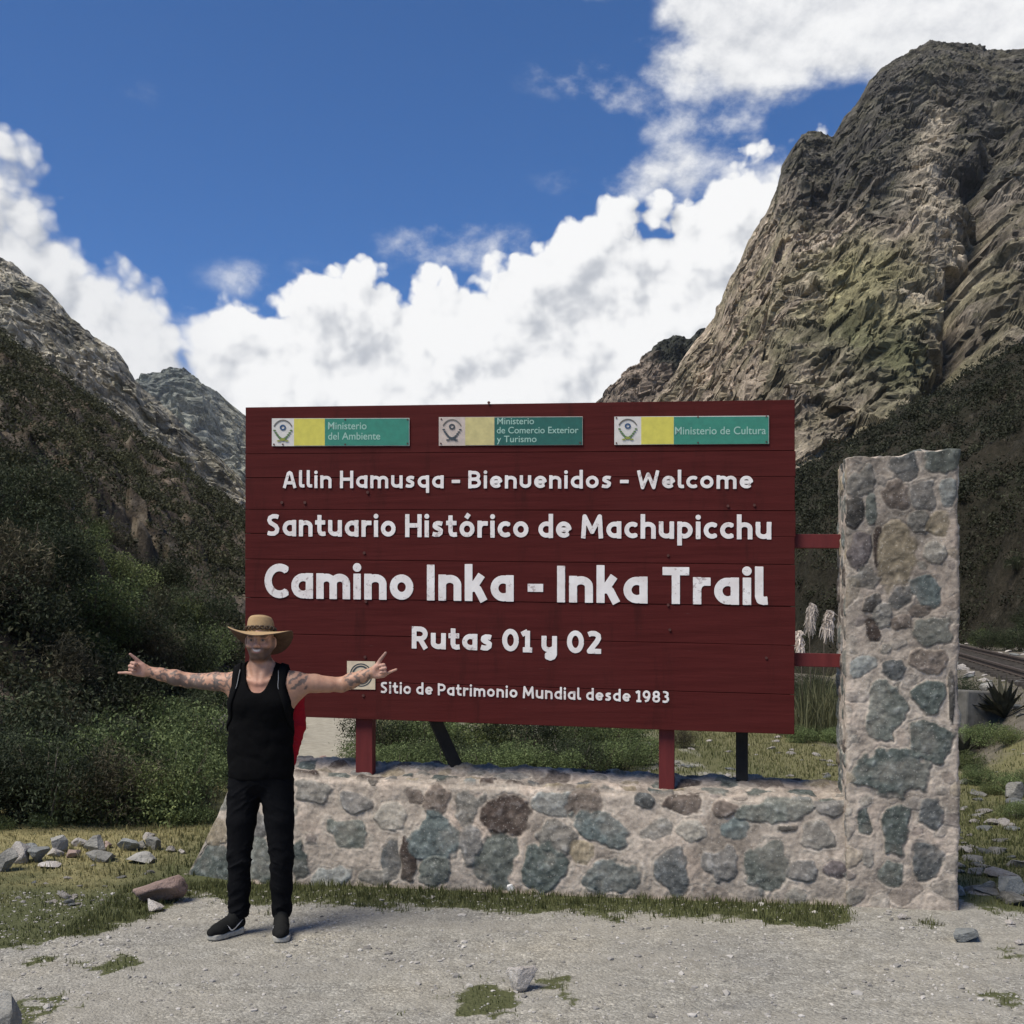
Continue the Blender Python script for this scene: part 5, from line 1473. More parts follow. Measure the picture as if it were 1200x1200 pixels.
paint(facef * (y < -0.07) * 1.25 * np.exp(-(fx / 0.0200) ** 4 - ((fz + 0.0515 - 0.006 * (fx / 0.02) ** 2) / 0.0048) ** 2) * 1.0, (0.66, 0.60, 0.54))     # smile
paint(facef * (y < -0.07) * np.exp(-(fx / 0.022) ** 4 - ((fz + 0.0605 - 0.005 * (fx / 0.02) ** 2) / 0.004) ** 2) * 0.8, (0.30, 0.12, 0.10))
for s in (-1, 1):
    paint(facef * (y < -0.045) * np.exp(-((fx - 0.034 * s) / 0.023) ** 2 - ((fz - 0.009) / 0.013) ** 2) * 0.62, (0.13, 0.075, 0.055))  # soft shade of the eye sockets, painted into the skin
    paint(facef * (y < -0.055) * np.exp(-((fx - 0.033 * s) / 0.0115) ** 4 - ((fz - 0.0075) / 0.0055) ** 2) * 0.85, (0.30, 0.26, 0.23))
    paint(facef * (y < -0.055) * np.exp(-((fx - 0.033 * s) / 0.0055) ** 4 - ((fz - 0.0075) / 0.0060) ** 2), (0.035, 0.03, 0.028))
    paint(facef * (y < -0.055) * np.exp(-((fx - 0.034 * s) / 0.020) ** 4 - ((fz - 0.0275) / 0.0075) ** 2) * 0.95, (0.06, 0.042, 0.032))
hair = (fz > 0.02) & (y > 0.02) | ((y > 0.045) & (fz > -0.06))
paint(hair * 0.9, (0.045, 0.032, 0.024))
t1 = fbm(Vb * np.array([34, 34, 34]), 4, 210); t2 = fbm(Vb * 62 + 9, 3, 211); t3 = ridged(Vb * 26 + 4, 3, 212)
ink = np.array([0.070, 0.068, 0.066])
armL = sstep(-x, 0.215, 0.235) * (1 - sstep(-x, 0.645, 0.66)); 
paint(armL * sstep(t1 + t2 * 0.45 + 0.42 * sstep(-(z - 1.445), -0.01, 0.03), -0.05, 0.18) * 0.78, ink)
shLm = (x < -0.15) * (x > -0.26) * (z > 1.38)
paint(shLm * sstep(t3 + t2 * 0.25, 0.42, 0.60) * 0.72, ink)
shRm = (x > 0.165) * (1 - sstep(x, 0.262, 0.275)) * (z > 1.39)
paint(shRm * sstep(np.sin(x * 95 - z * 120 + t1 * 2.2) + t2 * 0.5, 0.0, 0.35) * 0.80, ink)
foreR = sstep(x, 0.45, 0.48) * (1 - sstep(x, 0.615, 0.63))
paint(foreR * sstep(t1 + t2 * 0.5, -0.02, 0.20) * 0.74, ink)
col[:, 0] = np.clip(col[:, 0], 0.02, 1)
palm = ((x < wrL[0] - .01) | (x > wrR[0] + .01))
paint(palm * 0.55, (0.47, 0.27, 0.215))
link('body', make_mesh('body', Vb, Fb, True, np.clip(col, 0.015, 1), [M['skin']]), person)

# tank top: the trunk a size larger, scooped at the neck and cut away at the arms
T = Field((-0.24, -0.20, 0.84), (0.24, 0.20, 1.56), 0.0048)
hemL, hemR = pp_(267.5, 900), pp_(341.5, 900)
cx0 = (hemL[0] + hemR[0]) / 2
T.ell((0.0, 0.018, 1.32), (0.168, 0.122, 0.20), 0)
T.cone((cx0, 0.02, 1.30), (cx0 * 0.9, 0.022, 1.08), 0.158, 0.158, 0.05, (1, 0.72, 1))
T.cone((cx0 * 0.9, 0.022, 1.10), (cx0, 0.022, 0.93), 0.160, 0.178, 0.06, (1, 0.70, 1))
for s in (-1, 1):
    T.ell((0.072 * s, -0.055, 1.315), (0.086, 0.052, 0.075), 0.05)
    T.cone((0.115 * s, 0.018, 1.32), (0.128 * s, 0.018, 1.440), 0.058, 0.062, 0.04)
    T.cone((hx + 0.055 * s, 0.025, 1.505), (0.140 * s, 0.022, 1.462), 0.044, 0.046, 0.03)
sl_, (gx_, gy_, gz_) = T.box((-1, -1, -1), (2, 2, 2), 0)
wr_ = fbm(np.stack([np.broadcast_to(a, T.f.shape).ravel() for a in (gx_, gy_, gz_)], 1) * np.array([5, 5, 7]), 3, 301).reshape(T.f.shape)
wr2 = ridged(np.stack([np.broadcast_to(a, T.f.shape).ravel() for a in (gx_ + 0.35 * gz_, gy_, gz_ * 0.8)], 1) * 8, 2, 302).reshape(T.f.shape)
T.f += (0.008 * wr_ + 0.007 * (wr2 - 0.5) * sstep(1.32 - gz_, 0, 0.1)).astype(np.float32)
T.f -= 0.004
neck = 1.372 + 0.25 * np.clip(np.abs(gx_ - hx) / 0.097, 0, 1.4) ** 3.2
neck_b = 1.44 + 0.25 * np.clip(np.abs(gx_ - hx) / 0.097, 0, 1.4) ** 3.2
nk = np.where(gy_ < 0.02, neck, neck_b)
T.f = np.maximum(T.f, ((gz_ - nk) * 0.5).astype(np.float32))
arm_x = 0.178 - 0.022 * sstep(gz_, 1.33, 1.44)
T.f = np.maximum(T.f, (np.abs(gx_ - 0.0) - arm_x - 0.05 * sstep(1.30 - gz_, 0, 0.1)).astype(np.float32))
hem = 0.885 + 0.006 * np.sin(gx_ * 22) 
T.f = np.maximum(T.f, (hem - gz_).astype(np.float32))
Vt, Ft = T.mesh(); Vt = relax(Vt, Ft, 2, 0.5)
link('tank_top', make_mesh('tank_top', Vt, Ft, True, None, [M['black_cotton']]), person)

# trousers
R_ = Field((-0.26, -0.19, 0.06), (0.26, 0.22, 0.99), 0.0052)
R_.ell((cx0, 0.025, 0.90), (0.178, 0.122, 0.13), 0)
for s, kn, an in ((-1, kneeL, ankL), (1, kneeR, ankR)):
    hipx = cx0 + 0.088 * s
    R_.chain([(hipx, 0.022, 0.86), (hipx * 0.5 + kn[0] * 0.5 + 0.004 * s, 0.008, 0.64), (kn[0], -0.004, kn[2]), (kn[0] * 0.5 + an[0] * 0.5, 0.012, 0.27), (an[0], 0.022, 0.125)], [0.097, 0.083, 0.066, 0.062, 0.057], 0.016)
    R_.cone((hipx, 0.06, 0.84), (hipx, 0.045, 0.78), 0.085, 0.06, 0.04)
sl_, (gx_, gy_, gz_) = R_.box((-1, -1, -1), (2, 2, 2), 0)
PT = np.stack([np.broadcast_to(a, R_.f.shape).ravel() for a in (gx_, gy_, gz_)], 1)
fold = (ridged((PT + np.array([0, 0, 1.0]) * np.abs(PT[:, :1]) * 0.6) * np.array([7, 7, 17]), 3, 311)).reshape(R_.f.shape)
where = 0.35 + 0.9 * np.exp(-((gz_ - 0.44) / 0.08) ** 2) + 0.9 * np.exp(-((gz_ - 0.16) / 0.07) ** 2) + 0.7 * np.exp(-((gz_ - 0.78) / 0.08) ** 2)
R_.f -= (0.0125 * (fold - 0.4) * where).astype(np.float32)
R_.f = np.maximum(R_.f, (0.088 - gz_).astype(np.float32)); R_.f = np.maximum(R_.f, (gz_ - 0.95).astype(np.float32))
Vt, Ft = R_.mesh(); Vt = relax(Vt, Ft, 1, 0.4)
link('trousers', make_mesh('trousers', Vt, Ft, True, None, [M['black_denim']]), person)

# trainers
def shoe(heel, toe, flip):
    heel = np.array(heel, float); toe = np.array(toe, float)
    d = toe - heel; L = np.linalg.norm(d); d /= L
    side = np.array([d[1], -d[0], 0.0]); ang = math.atan2(d[1], d[0])
    h = 0.0040
    fu = Field((-0.05, -0.075, -0.01), (L + 0.04, 0.075, 0.16), h)
    fu.chain([(0.030, 0, 0.058), (0.10, 0, 0.056), (L - 0.075, 0.004 * flip, 0.044), (L - 0.032, 0.004 * flip, 0.040)], [0.040, 0.041, 0.042, 0.030], 0.02, (1, 1, 0.9))
    fu.cone((0.035, 0, 0.07), (0.048, 0, 0.115), 0.037, 0.040, 0.02)
    fu.cone((0.06, 0, 0.085), (0.135, 0, 0.068), 0.034, 0.028, 0.02)
    sl2, (a_, b_, c_) = fu.box((-1, -1, -1), (2, 2, 2), 0)
    f0 = fu.f.copy()
    fu.f = np.maximum(f0, (0.026 + 0.006 * sstep(-a_, -0.05, 0.0) - c_).astype(np.float32))
    V, Fq = fu.mesh(); V = relax(V, Fq, 1, 0.4)
    Rz = Matrix.Rotation(ang, 3, 'Z')
    def tr(V): return V @ np.array(Rz).T + np.array([heel[0], heel[1], 0.0])
    sh = link('shoe', make_mesh('shoe', tr(V), Fq, True, None, [M['shoe_black']]), person)
    # sole
    ns_ = 40; us = np.linspace(0, 1, ns_)
    fs = Field((-0.06, -0.08, -0.012), (L + 0.05, 0.08, 0.06), h)
    sl2, (a_, b_, c_) = fs.box((-1, -1, -1), (2, 2, 2), 0)
    wid = np.interp(a_.ravel(), [-0.02, 0.03, 0.11, L - 0.09, L - 0.03, L + 0.01], [0.030, 0.044, 0.040, 0.050, 0.043, 0.02]).reshape(a_.shape)
    t_ = np.clip(a_, 0.036, L - 0.042)
    rad2 = np.hypot(a_ - t_, np.abs(b_)) - wid
    thick = 0.030 + 0.010 * sstep(-a_, -0.07, -0.01)
    fs.f = np.maximum(rad2, np.abs(c_ - thick / 2) - thick / 2).astype(np.float32)
    V2, F2 = fs.mesh(); V2 = relax(V2, F2, 2, 0.5)
    link('sole', make_mesh('sole', tr(V2), F2, True, None, [M['shoe_sole']]), sh)
    # white tick on the inner side, lying on the upper
    from mathutils.bvhtree import BVHTree
    tree = BVHTree.FromPolygons([tuple(v) for v in V], [tuple(int(i) for i in q) for q in Fq])
    curve = [(0.088, 0.046, 0.016), (0.080, 0.060, 0.008), (0.100, 0.046, 0.017), (0.125, 0.052, 0.014), (0.155, 0.062, 0.010), (0.030, 0.082, 0.002)]
    up = [(0.145, 0.075), (0.128, 0.057), (0.120, 0.046), (0.108, 0.042), (0.090, 0.050), (0.064, 0.066), (0.030, 0.084)]
    lo_ = [(0.139, 0.070), (0.128, 0.046), (0.118, 0.036), (0.104, 0.034), (0.086, 0.042), (0.060, 0.060), (0.030, 0.0835)]
    vs = []; nn = len(up)
    for (a, c) in up + lo_:
        hit = tree.ray_cast(Vector((a, 0.12 * flip, c)), Vector((0, -flip, 0)))
        yy = hit[0].y if hit[0] else 0.04 * flip
        vs.append((a, yy + 0.0025 * flip, c))
    vs = np.array(vs); Fk = np.array([[i, i + 1, nn + i + 1, nn + i] for i in range(nn - 1)])
    vs2 = vs + np.array([0, -0.004 * flip, 0]); F2k = Fk[:, ::-1] + len(vs)
    link('tick', make_mesh('tick', tr(np.concatenate([vs, vs2])), np.concatenate([Fk, F2k]), False, None, [M['shoe_white']]), sh)
hl, tl = pp_(283, 1090), pp_(249, 1090); hr, tr_ = pp_(327, 1085), pp_(337, 1090)
shoe((hl[0] - 0.006, 0.045, 0), (tl[0] + 0.012, -0.155, 0), 1)
shoe((hr[0] + 0.002, 0.050, 0), (tr_[0] + 0.008, -0.205, 0), -1)

# straw hat, pushed back: brim rides up in front, dips behind, and its left side is curled
hat = tag(empty('straw_hat'), 'wide brimmed straw hat with dark braided band worn by the man', 'hat')
hat.parent = None
nb, nrg = 96, 22
th = np.linspace(0, 2 * np.pi, nb, endpoint=False)
hatc = np.array([pp_(304.5, 740)[0], 0.022, pp_(304.5, 741.5)[2]])
def brim_pt(th, r, up):
    X_ = r * np.cos(th) * 1.0; Y_ = r * np.sin(th) * 1.02
    q = np.clip((r - 0.082) / 0.097, 0, 1)
    Z_ = up + q ** 1.4 * (0.010 * np.cos(2 * th) + 0.030 * np.clip(-np.cos(th), 0, 1) ** 2 - 0.004) + 0.004 * q * np.sin(3 * th + 1)
    yb = np.sqrt(Y_ ** 2 + 0.03 ** 2)                                     # level in front, dipping behind
    Zr = Z_ - 0.5 * (yb + Y_) * 0.62 + 0.009 - 0.010 * q * np.exp(-(np.cos(th) / 0.5) ** 2) * (np.sin(th) < 0)
    return X_, Y_, Zr
rs = np.linspace(0.074, 0.182, nrg)
Vh = []
for lvl, off in ((0, 0.0), (1, -0.005)):
    for r in rs:
        X_, Y_, Z_ = brim_pt(th, r * (1 - 0.0 * lvl), off)
        Vh.append(np.stack([X_, Y_, Z_], 1))
Vh = np.stack(Vh, 0)                                                      # (2*nrg, nb, 3)
order = list(range(nrg)) + [2 * nrg - 1 - k for k in range(nrg)]
Vh = Vh[order]
Fh = []
n2_ = len(order)
for i in range(n2_):
    j = (i + 1) % n2_
    a = np.arange(nb); b2 = (a + 1) % nb
    Fh.append(np.stack([i * nb + a, i * nb + b2, j * nb + b2, j * nb + a], 1))
Fh = np.concatenate(Fh)
Vw = Vh.reshape(-1, 3)
midx = np.where(np.arange(len(Fh)) // nb < nrg - 1, 0, 1)
hat.location = Vector(tuple(hatc)) + person.location
link('brim', make_mesh('brim', Vw, Fh, True, None, [M['straw'], M['straw_shaded']], midx), hat)
# crown
prof = [(0.086, -0.006), (0.083, 0.012), (0.081, 0.035), (0.077, 0.062), (0.072, 0.080), (0.062, 0.092), (0.045, 0.096), (0.022, 0.094), (0.0, 0.092)]
prof = np.array(prof); tt = np.linspace(0, len(prof) - 1, 40); pr_ = np.stack([np.interp(tt, range(len(prof)), prof[:, 0]), np.interp(tt, range(len(prof)), prof[:, 1])], 1)
Vc = []
for r, zc in pr_:
    X_ = r * np.cos(th) * 0.94; Y_ = r * np.sin(th) * 1.08
    pinch = 0.010 * sstep(zc, 0.05, 0.09) * np.exp(-((np.abs(np.sin(th)) - 0.0) / 0.5) ** 2)
    Z_ = zc - pinch * 0.4 - Y_ * 0.12
    Vc.append(np.stack([X_, Y_, np.broadcast_to(Z_, X_.shape)], 1))
Vc = np.stack(Vc, 1).reshape(-1, 3)
link('crown', make_mesh('crown', Vc, grid_faces(nb, len(pr_), True), True, None, [M['straw']]), hat)
# band: two braided cords
mb = MB()
for ph in (0, math.pi):
    pts = []
    for k in range(121):
        a = 2 * math.pi * k / 120; w = 9 * a + ph
        r = 0.0865 + 0.004 * math.cos(w); zz_ = 0.013 + 0.0085 * math.sin(w)
        pts.append((r * math.cos(a) * 0.945, r * math.sin(a) * 1.085, zz_ - r * math.sin(a) * 1.085 * 0.12 + 0.006))
    mb.tube(pts, 0.0050, 6)
mb.build('band', M['hat_band'], hat, True)

# rucksack: mostly hidden behind him, its red side showing under his arm, straps over the shoulders
pack = tag(empty('backpack', person.location), 'red backpack with black shoulder straps carried on the back of the man', 'backpack')
K = Field((-0.20, 0.08, 0.85), (0.34, 0.40, 1.52), 0.0056)
a0, a1, a2 = pp_(355, 806, 0.2), pp_(355, 850, 0.2), pp_(347, 890, 0.2)
K.cone((a0[0] - 0.085, 0.21, a0[2] + 0.0), (a1[0] - 0.075, 0.21, a1[2]), 0.085, 0.088, 0.0, (1, 1, 1))
K.cone((a1[0] - 0.075, 0.21, a1[2]), (a2[0] - 0.045, 0.20, a2[2] - 0.01), 0.088, 0.045, 0.02)
K.cone((0.02, 0.22, 1.36), (0.02, 0.22, 1.08), 0.105, 0.11, 0.06, (1, 0.9, 1))
sl_, (gx_, gy_, gz_) = K.box((-1, -1, -1), (2, 2, 2), 0)
PK = np.stack([np.broadcast_to(a, K.f.shape).ravel() for a in (gx_, gy_, gz_ + 0.5 * gx_)], 1)
K.f -= (0.010 * (ridged(PK * np.array([7, 7, 15]), 3, 401) - 0.45)).reshape(K.f.shape).astype(np.float32)
Vk, Fk = K.mesh(); Vk = relax(Vk, Fk, 3, 0.5)
link('pack_body', make_mesh('pack_body', Vk, Fk, True, None, [M['red_nylon']]), pack)
from mathutils.bvhtree import BVHTree
Vt_ = np.array([v.co[:] for v in bpy.data.objects['tank_top'].data.vertices]); 
tree = BVHTree.FromPolygons([tuple(v) for v in Vt_], [tuple(p.vertices) for p in bpy.data.objects['tank_top'].data.polygons])
for s in (-1, 1):
    path_ = [(0.118 * s, 0.13, 1.40), (0.120 * s, 0.09, 1.47), (0.122 * s, 0.03, 1.512), (0.128 * s, -0.04, 1.485), (0.136 * s, -0.085, 1.42), (0.147 * s, -0.09, 1.34), (0.160 * s, -0.065, 1.26), (0.175 * s, 0.0, 1.19), (0.168 * s, 0.09, 1.13)]
    tt = np.linspace(0, len(path_) - 1, 44); pa_ = np.array(path_)
    pts = np.stack([np.interp(tt, range(len(pa_)), pa_[:, i]) for i in range(3)], 1)
    for _ in range(3): pts[1:-1] = (pts[:-2] + pts[2:] + 2 * pts[1:-1]) / 4
    rows_, edge_ = [], []
    for i, p in enumerate(pts):
        loc, nrm, _, dist_ = tree.find_nearest(Vector(p))
        p2 = Vector(p)
        if loc is not None and dist_ < 0.06:
            p2 = loc + nrm * 0.005
        tng = Vector(pts[min(i + 1, 43)] - pts[max(i - 1, 0)]).normalized()
        nrm = nrm if nrm is not None else Vector((0, -1, 0))
        sd = tng.cross(nrm).normalized()
        rows_.append([p2 - sd * 0.022, p2 - sd * 0.020 + nrm * 0.004, p2 + sd * 0.020 + nrm * 0.004, p2 + sd * 0.022, p2 + sd * 0.020 - nrm * 0.008, p2 - sd * 0.020 - nrm * 0.008])
        inner = -1 if (sd.x * s) > 0 else 1
        edge_.append(p2 + sd * inner * 0.0205 + nrm * 0.005)
    Vs = np.array([[tuple(v) for v in r] for r in rows_])
    st = link('strap', make_mesh('strap', Vs.transpose(1, 0, 2).reshape(-1, 3), grid_faces(6, 44, True), True, None, [M['black_strap']]), pack)
    mb = MB(); mb.tube(edge_[15:24], 0.0022, 6); mb.build('strap_piping', M['strap_edge'], st, True)
# ------------------------------------------------------------------ leaves, bushes, grass
def leaf_quads(C, size, rs, up=0.35, slim=0.45, droop=0.0):
    """one rhombic leaf per centre"""
    n = len(C); size = np.broadcast_to(np.asarray(size, float), (n,))
    d = rs.normal(size=(n, 3)); d[:, 2] += up; d /= np.linalg.norm(d, axis=1)[:, None]
    e = rs.normal(size=(n, 3)); e -= d * (e * d).sum(1)[:, None]; e /= np.linalg.norm(e, axis=1)[:, None]
    nn = np.cross(d, e)
    a = C - d * size[:, None] * 0.5; b = C + e * size[:, None] * slim * 0.5 + nn * size[:, None] * 0.08
    c = C + d * size[:, None] * 0.5; f = C - e * size[:, None] * slim * 0.5 + nn * size[:, None] * 0.08
    V = np.stack([a, b, c, f], 1).reshape(-1, 3)
    return V, np.arange(4 * n).reshape(n, 4)

def bush_points(n, w, dpt, h, rs, clumps):
    cl = []
    for k in range(clumps):
        a = rs.uniform(0, 6.283); r = math.sqrt(rs.uniform(0, 1)) * 0.78; z = rs.uniform(0.18, 0.82) * (1 - 0.45 * r * r)
        cl.append((r * math.cos(a) * w / 2, r * math.sin(a) * dpt / 2, z * h, rs.uniform(0.13, 0.28) * min(w, h * 1.4), rs.uniform(0.55, 1.5)))
    cl = np.array(cl)
    k = rs.randint(0, clumps, n)
    v = rs.normal(size=(n, 3)); v /= np.linalg.norm(v, axis=1)[:, None]
    rr = rs.uniform(0.35, 1.0, n) ** 0.6 * (1 + 0.35 * (rs.uniform(size=n) > 0.93))
    P = cl[k, :3] + v * (cl[k, 3] * rr)[:, None] * np.array([1, 1, 0.85])
    keep = P[:, 2] > -0.02
    return P[keep], cl[k, 4][keep], cl

def bush_meshes(kind, seed):
    rs = np.random.RandomState(seed)
    w, h, n, size, slim, c0, c1, clumps = kind
    P, tone, cl = bush_points(n, w, w * 0.9, h, rs, clumps)
    V, Fq = leaf_quads(P, size * rs.uniform(0.6, 1.3, len(P)), rs, slim=slim)
    t = rs.uniform(size=len(P))
    col = (np.array(c0) * (1 - t[:, None]) + np.array(c1) * t[:, None]) * (tone * rs.uniform(0.75, 1.25, len(P)))[:, None]
    fol = make_mesh('foliage', V, Fq, False, np.repeat(col, 4, 0), [M['leaf']])
    mb = MB()
    for k in range(min(9, clumps)):
        c = cl[k]; b0 = Vector((c[0] * 0.15, c[1] * 0.15, -0.08)); m_ = Vector((c[0] * 0.55, c[1] * 0.55, c[2] * 0.6))
        mb.tube([b0, m_, Vector(c[:3]) + Vector((0, 0, c[3] * 0.5))], [0.016 * w, 0.010 * w, 0.003], 5)
    o = mb.build('stems', M['twig'], None, True); me = o.data; bpy.data.objects.remove(o)
    return fol, me
KINDS = {
    'green': [(1.5, 1.15, 8200, 0.044, 0.5, (0.062, 0.084, 0.033), (0.132, 0.163, 0.065), 26), (1.2, 0.85, 6500, 0.040, 0.55, (0.071, 0.090, 0.034), (0.149, 0.171, 0.065), 22)],
    'dark': [(1.5, 1.3, 8000, 0.046, 0.4, (0.027, 0.036, 0.018), (0.054, 0.066, 0.033), 26), (1.8, 1.1, 8000, 0.048, 0.5, (0.033, 0.041, 0.021), (0.063, 0.072, 0.036), 24)],
    'dry': [(1.3, 1.2, 4600, 0.075, 0.16, (0.062, 0.055, 0.031), (0.120, 0.104, 0.065), 22), (1.1, 0.9, 3800, 0.07, 0.16, (0.052, 0.052, 0.029), (0.104, 0.101, 0.057), 18)],
}
BM = {k: [bush_meshes(v, 500 + 10 * i + j) for j, v in enumerate(vs)] for i, (k, vs) in enumerate(KINDS.items())}
def bush(name, x, y, z, kind, var, sc, label, group, rz, sz=1.0):
    fol, st = BM[kind][var % 2]
    t = empty(name, (x, y, z), rz); t.scale = (sc, sc, sc * sz)
    tag(t, label, 'bush', group)
    link('foliage', fol, t); link('stems', st, t)
    return t
rs = np.random.RandomState(77)
def ground_at(x, y):
    z, d = left_h(np.array([[x]]), np.array([[y]]))
    z2, d2 = right_h(np.array([[x]]), np.array([[y]]))
    return max(gz1(x, y), float(z[0, 0]), float(z2[0, 0]))
LB = {'green': ('leafy mid green bush in the thicket at the foot of the dark hillside', 'green bushes at the foot of the hillside'),
      'dark': ('blackish green bush in the thicket at the foot of the dark hillside', 'blackish bushes at the foot of the hillside'),
      'dry': ('brownish wiry shrub in the thicket at the foot of the dark hillside', 'wiry brown shrubs at the foot of the hillside')}
# front row by eye, then the thicket climbing behind it
rows_b = [(-30, 9.7, 'dark', .95), (14, 9.8, 'dry', .85), (52, 9.7, 'dark', .80), (95, 9.8, 'green', .72), (128, 9.9, 'dry', .80), (165, 10.1, 'green', .70), (196, 10.5, 'green', .75), (222, 11.2, 'dry', .55), (-8, 10.8, 'dark', 1.0), (36, 10.9, 'dry', .9), (75, 10.8, 'green', .9), (112, 11.0, 'dark', .85), (150, 11.1, 'green', .85), (182, 11.4, 'green', .75), (212, 11.9, 'green', .75),
          (5, 12.0, 'dark', 1.1), (48, 12.2, 'dry', 1.05), (92, 12.1, 'dry', .9), (140, 12.3, 'green', .9), (185, 12.6, 'dry', .8), (222, 13.0, 'green', .85), (258, 13.8, 'green', .8),
          (-10, 14.0, 'dry', 1.2), (30, 14.2, 'dark', 1.1), (75, 14.0, 'dry', 1.1), (120, 14.4, 'dark', 1.15), (168, 14.5, 'green', 1.0), (205, 15.0, 'green', 1.1), (240, 16.0, 'dark', .9), (285, 17.5, 'green', .9), (318, 19, 'green', .8)]
for px, sc in ((168, .34), (186, .30), (203, .36), (222, .40), (235, .34), (150, .26), (120, .28), (60, .30), (-5, .32)):
    rows_b.append((px, 9.35 + 0.004 * px, 'green', sc))
for _ in range(46):
    px = rs.uniform(-30, 335); y = rs.uniform(15.5, 27)
    rows_b.append((px, y, rs.choice(['green', 'dark', 'dry', 'dark']), rs.uniform(0.8, 1.35)))
for i, (px, y, k, sc) in enumerate(rows_b):
    x = (px - 600) / F * y
    if x > -3.35 - 0.076 * y + 0.8 and y > 14: x = -2.9 - 0.076 * y - rs.uniform(0.2, 2)
    bush('bush', x, y, ground_at(x, y) - 0.12, k, i, sc * rs.uniform(0.9, 1.1), LB[k][0], LB[k][1], rs.uniform(0, 6.28), rs.uniform(0.85, 1.15))
# low hedge behind the sign
for px, y, k, sc in ((438, 14.0, 'green', .62), (462, 13.2, 'green', .60), (490, 13.6, 'green', .66), (520, 13.0, 'green', .62), (548, 13.4, 'dark', .60), (580, 13.0, 'green', .62), (612, 13.4, 'green', .62), (642, 13.2, 'green', .60), (672, 13.6, 'dark', .62),
                     (700, 14.0, 'green', .58), (728, 14.4, 'green', .58), (752, 15.0, 'green', .55), (450, 16, 'dark', .9), (500, 16, 'green', .9), (555, 16, 'green', .9), (610, 16, 'dark', .9), (668, 16.4, 'green', .85), (720, 17, 'green', .8), (800, 17.5, 'dry', .45)):
    x = (px - 600) / F * y
    bush('bush', x, y, ground_at(x, y) - 0.05, k, int(px), sc, 'low ' + ('dark' if k == 'dark' else 'dry' if k == 'dry' else 'leafy') + ' bush in the hedge seen under the sign', 'low %s bushes seen under the sign' % ('dark' if k == 'dark' else 'dry' if k == 'dry' else 'leafy'), rs.uniform(0, 6.28), 0.85)
for px, y, sc in ((940, 18.6, .42), (962, 18.9, .38), (982, 18.4, .40), (1135, 14.6, .45), (1150, 15.6, .50), (1185, 14.9, .42), (1200, 12.0, .40), (1192, 10.4, .26), (814, 10.2, .30), (842, 10.6, .26), (796, 10.8, .26), (1150, 13.0, .34), (1163, 12.2, .26), (1132, 16.5, .42)):
    x = (px - 600) / F * y
    bush('bush', x, y, ground_at(x, y) - 0.03, 'green', int(px), sc, 'small low bush among the stones on the turf ' + ('behind the wall' if px < 1000 else 'right of the pillar'), 'small bushes on the turf', rs.uniform(0, 6.28), 0.8)

for i in range(60):
    px, y = [(rs.uniform(1112, 1225), rs.uniform(15.5, 26)), (rs.uniform(1080, 1240), rs.uniform(33, 44)), (rs.uniform(925, 1000), rs.uniform(24, 32))][i % 3 if i < 54 else 2]
    x = (px - 600) / F * y
    if abs(float(rail_dist(x, y))) < 1.5: continue
    bush('bush', x, y, ground_at(x, y) - 0.05, ['dark', 'dry', 'dark', 'green'][i % 4], i, rs.uniform(0.35, 0.75) * (1.3 if y > 30 else 1), {0: 'dark', 1: 'wiry brown', 2: 'dark', 3: 'leafy'}[i % 4] + ' low shrub growing along the railway terrace on the right', {0: 'dark', 1: 'wiry', 2: 'dark', 3: 'leafy'}[i % 4] + ' shrubs along the railway terrace', rs.uniform(0, 6.28), 0.9)

# scrub clothing the slopes: nobody could count it
def scrub(name, fn, n, amin, amax, ymin, ymax, dens, c0, c1, seed, per=85, rad0=0.30, leaf0=0.045):
    rs = np.random.RandomState(seed)
    a = rs.uniform(amin, amax, n); y = np.exp(rs.uniform(math.log(ymin), math.log(ymax), n)); x = a * y
    z, d = fn(x[:, None], y[:, None]); z = z[:, 0]; d = d[:, 0]
    px = 600 + F * a; py = HY - F * (z - EYE) / y
    keep = (d > 0.1) & (rs.uniform(size=n) < dens(px, py, x, y, d))
    x, y, z, px, py = x[keep], y[keep], z[keep], px[keep], py[keep]
    m = len(x)
    R = rad0 * (0.6 + 0.9 * rs.uniform(size=m)) * (1 + y * 0.020)
    tone = rs.uniform(0.6, 1.5, m); hue = rs.uniform(size=m)
    k = np.repeat(np.arange(m), per); N_ = len(k)
    v = rs.normal(size=(N_, 3)); v /= np.linalg.norm(v, axis=1)[:, None]; v[:, 2] = np.abs(v[:, 2]) * 1.1 - 0.1
    lump = 1 + 0.35 * np.sin(v[:, 0] * 5 + k) * np.sin(v[:, 1] * 6 + k * 1.7)
    P = np.stack([x, y, z], 1)[k] + v * (R[k] * lump * rs.uniform(0.45, 1.05, N_))[:, None]
    V, Fq = leaf_quads(P, (leaf0 + 0.0021 * y[k]) * rs.uniform(0.6, 1.4, N_), rs, slim=0.5)
    f_ = hue[k][:, None] * 0.7 + 0.3 * rs.uniform(size=(N_, 1))
    col = (np.array(c0) * (1 - f_) + np.array(c1) * f_) * (tone[k] * rs.uniform(0.7, 1.3, N_))[:, None]
    return tag(link(name, make_mesh(name, V, Fq, False, np.repeat(col, 4, 0), [M['leaf']])), kind='stuff')
def dens_left(px, py, x, y, d):
    n = fbm(np.stack([x * 0.12, y * 0.12, x * 0], 1), 4, 601)
    sil = 365 + 0.776 * px
    top = 1 - sstep(py - sil, 70, 170)
    low = sstep(py, 690, 770)
    return np.clip(0.02 + 0.85 * np.maximum(top, low) + n * 0.70, 0.02, 1)
scrub('hillside_scrub', left_h, 9500, -0.62, -0.05, 13, 400, dens_left, (.022, .025, .013), (.070, .070, .035), 610, 90, 0.30)
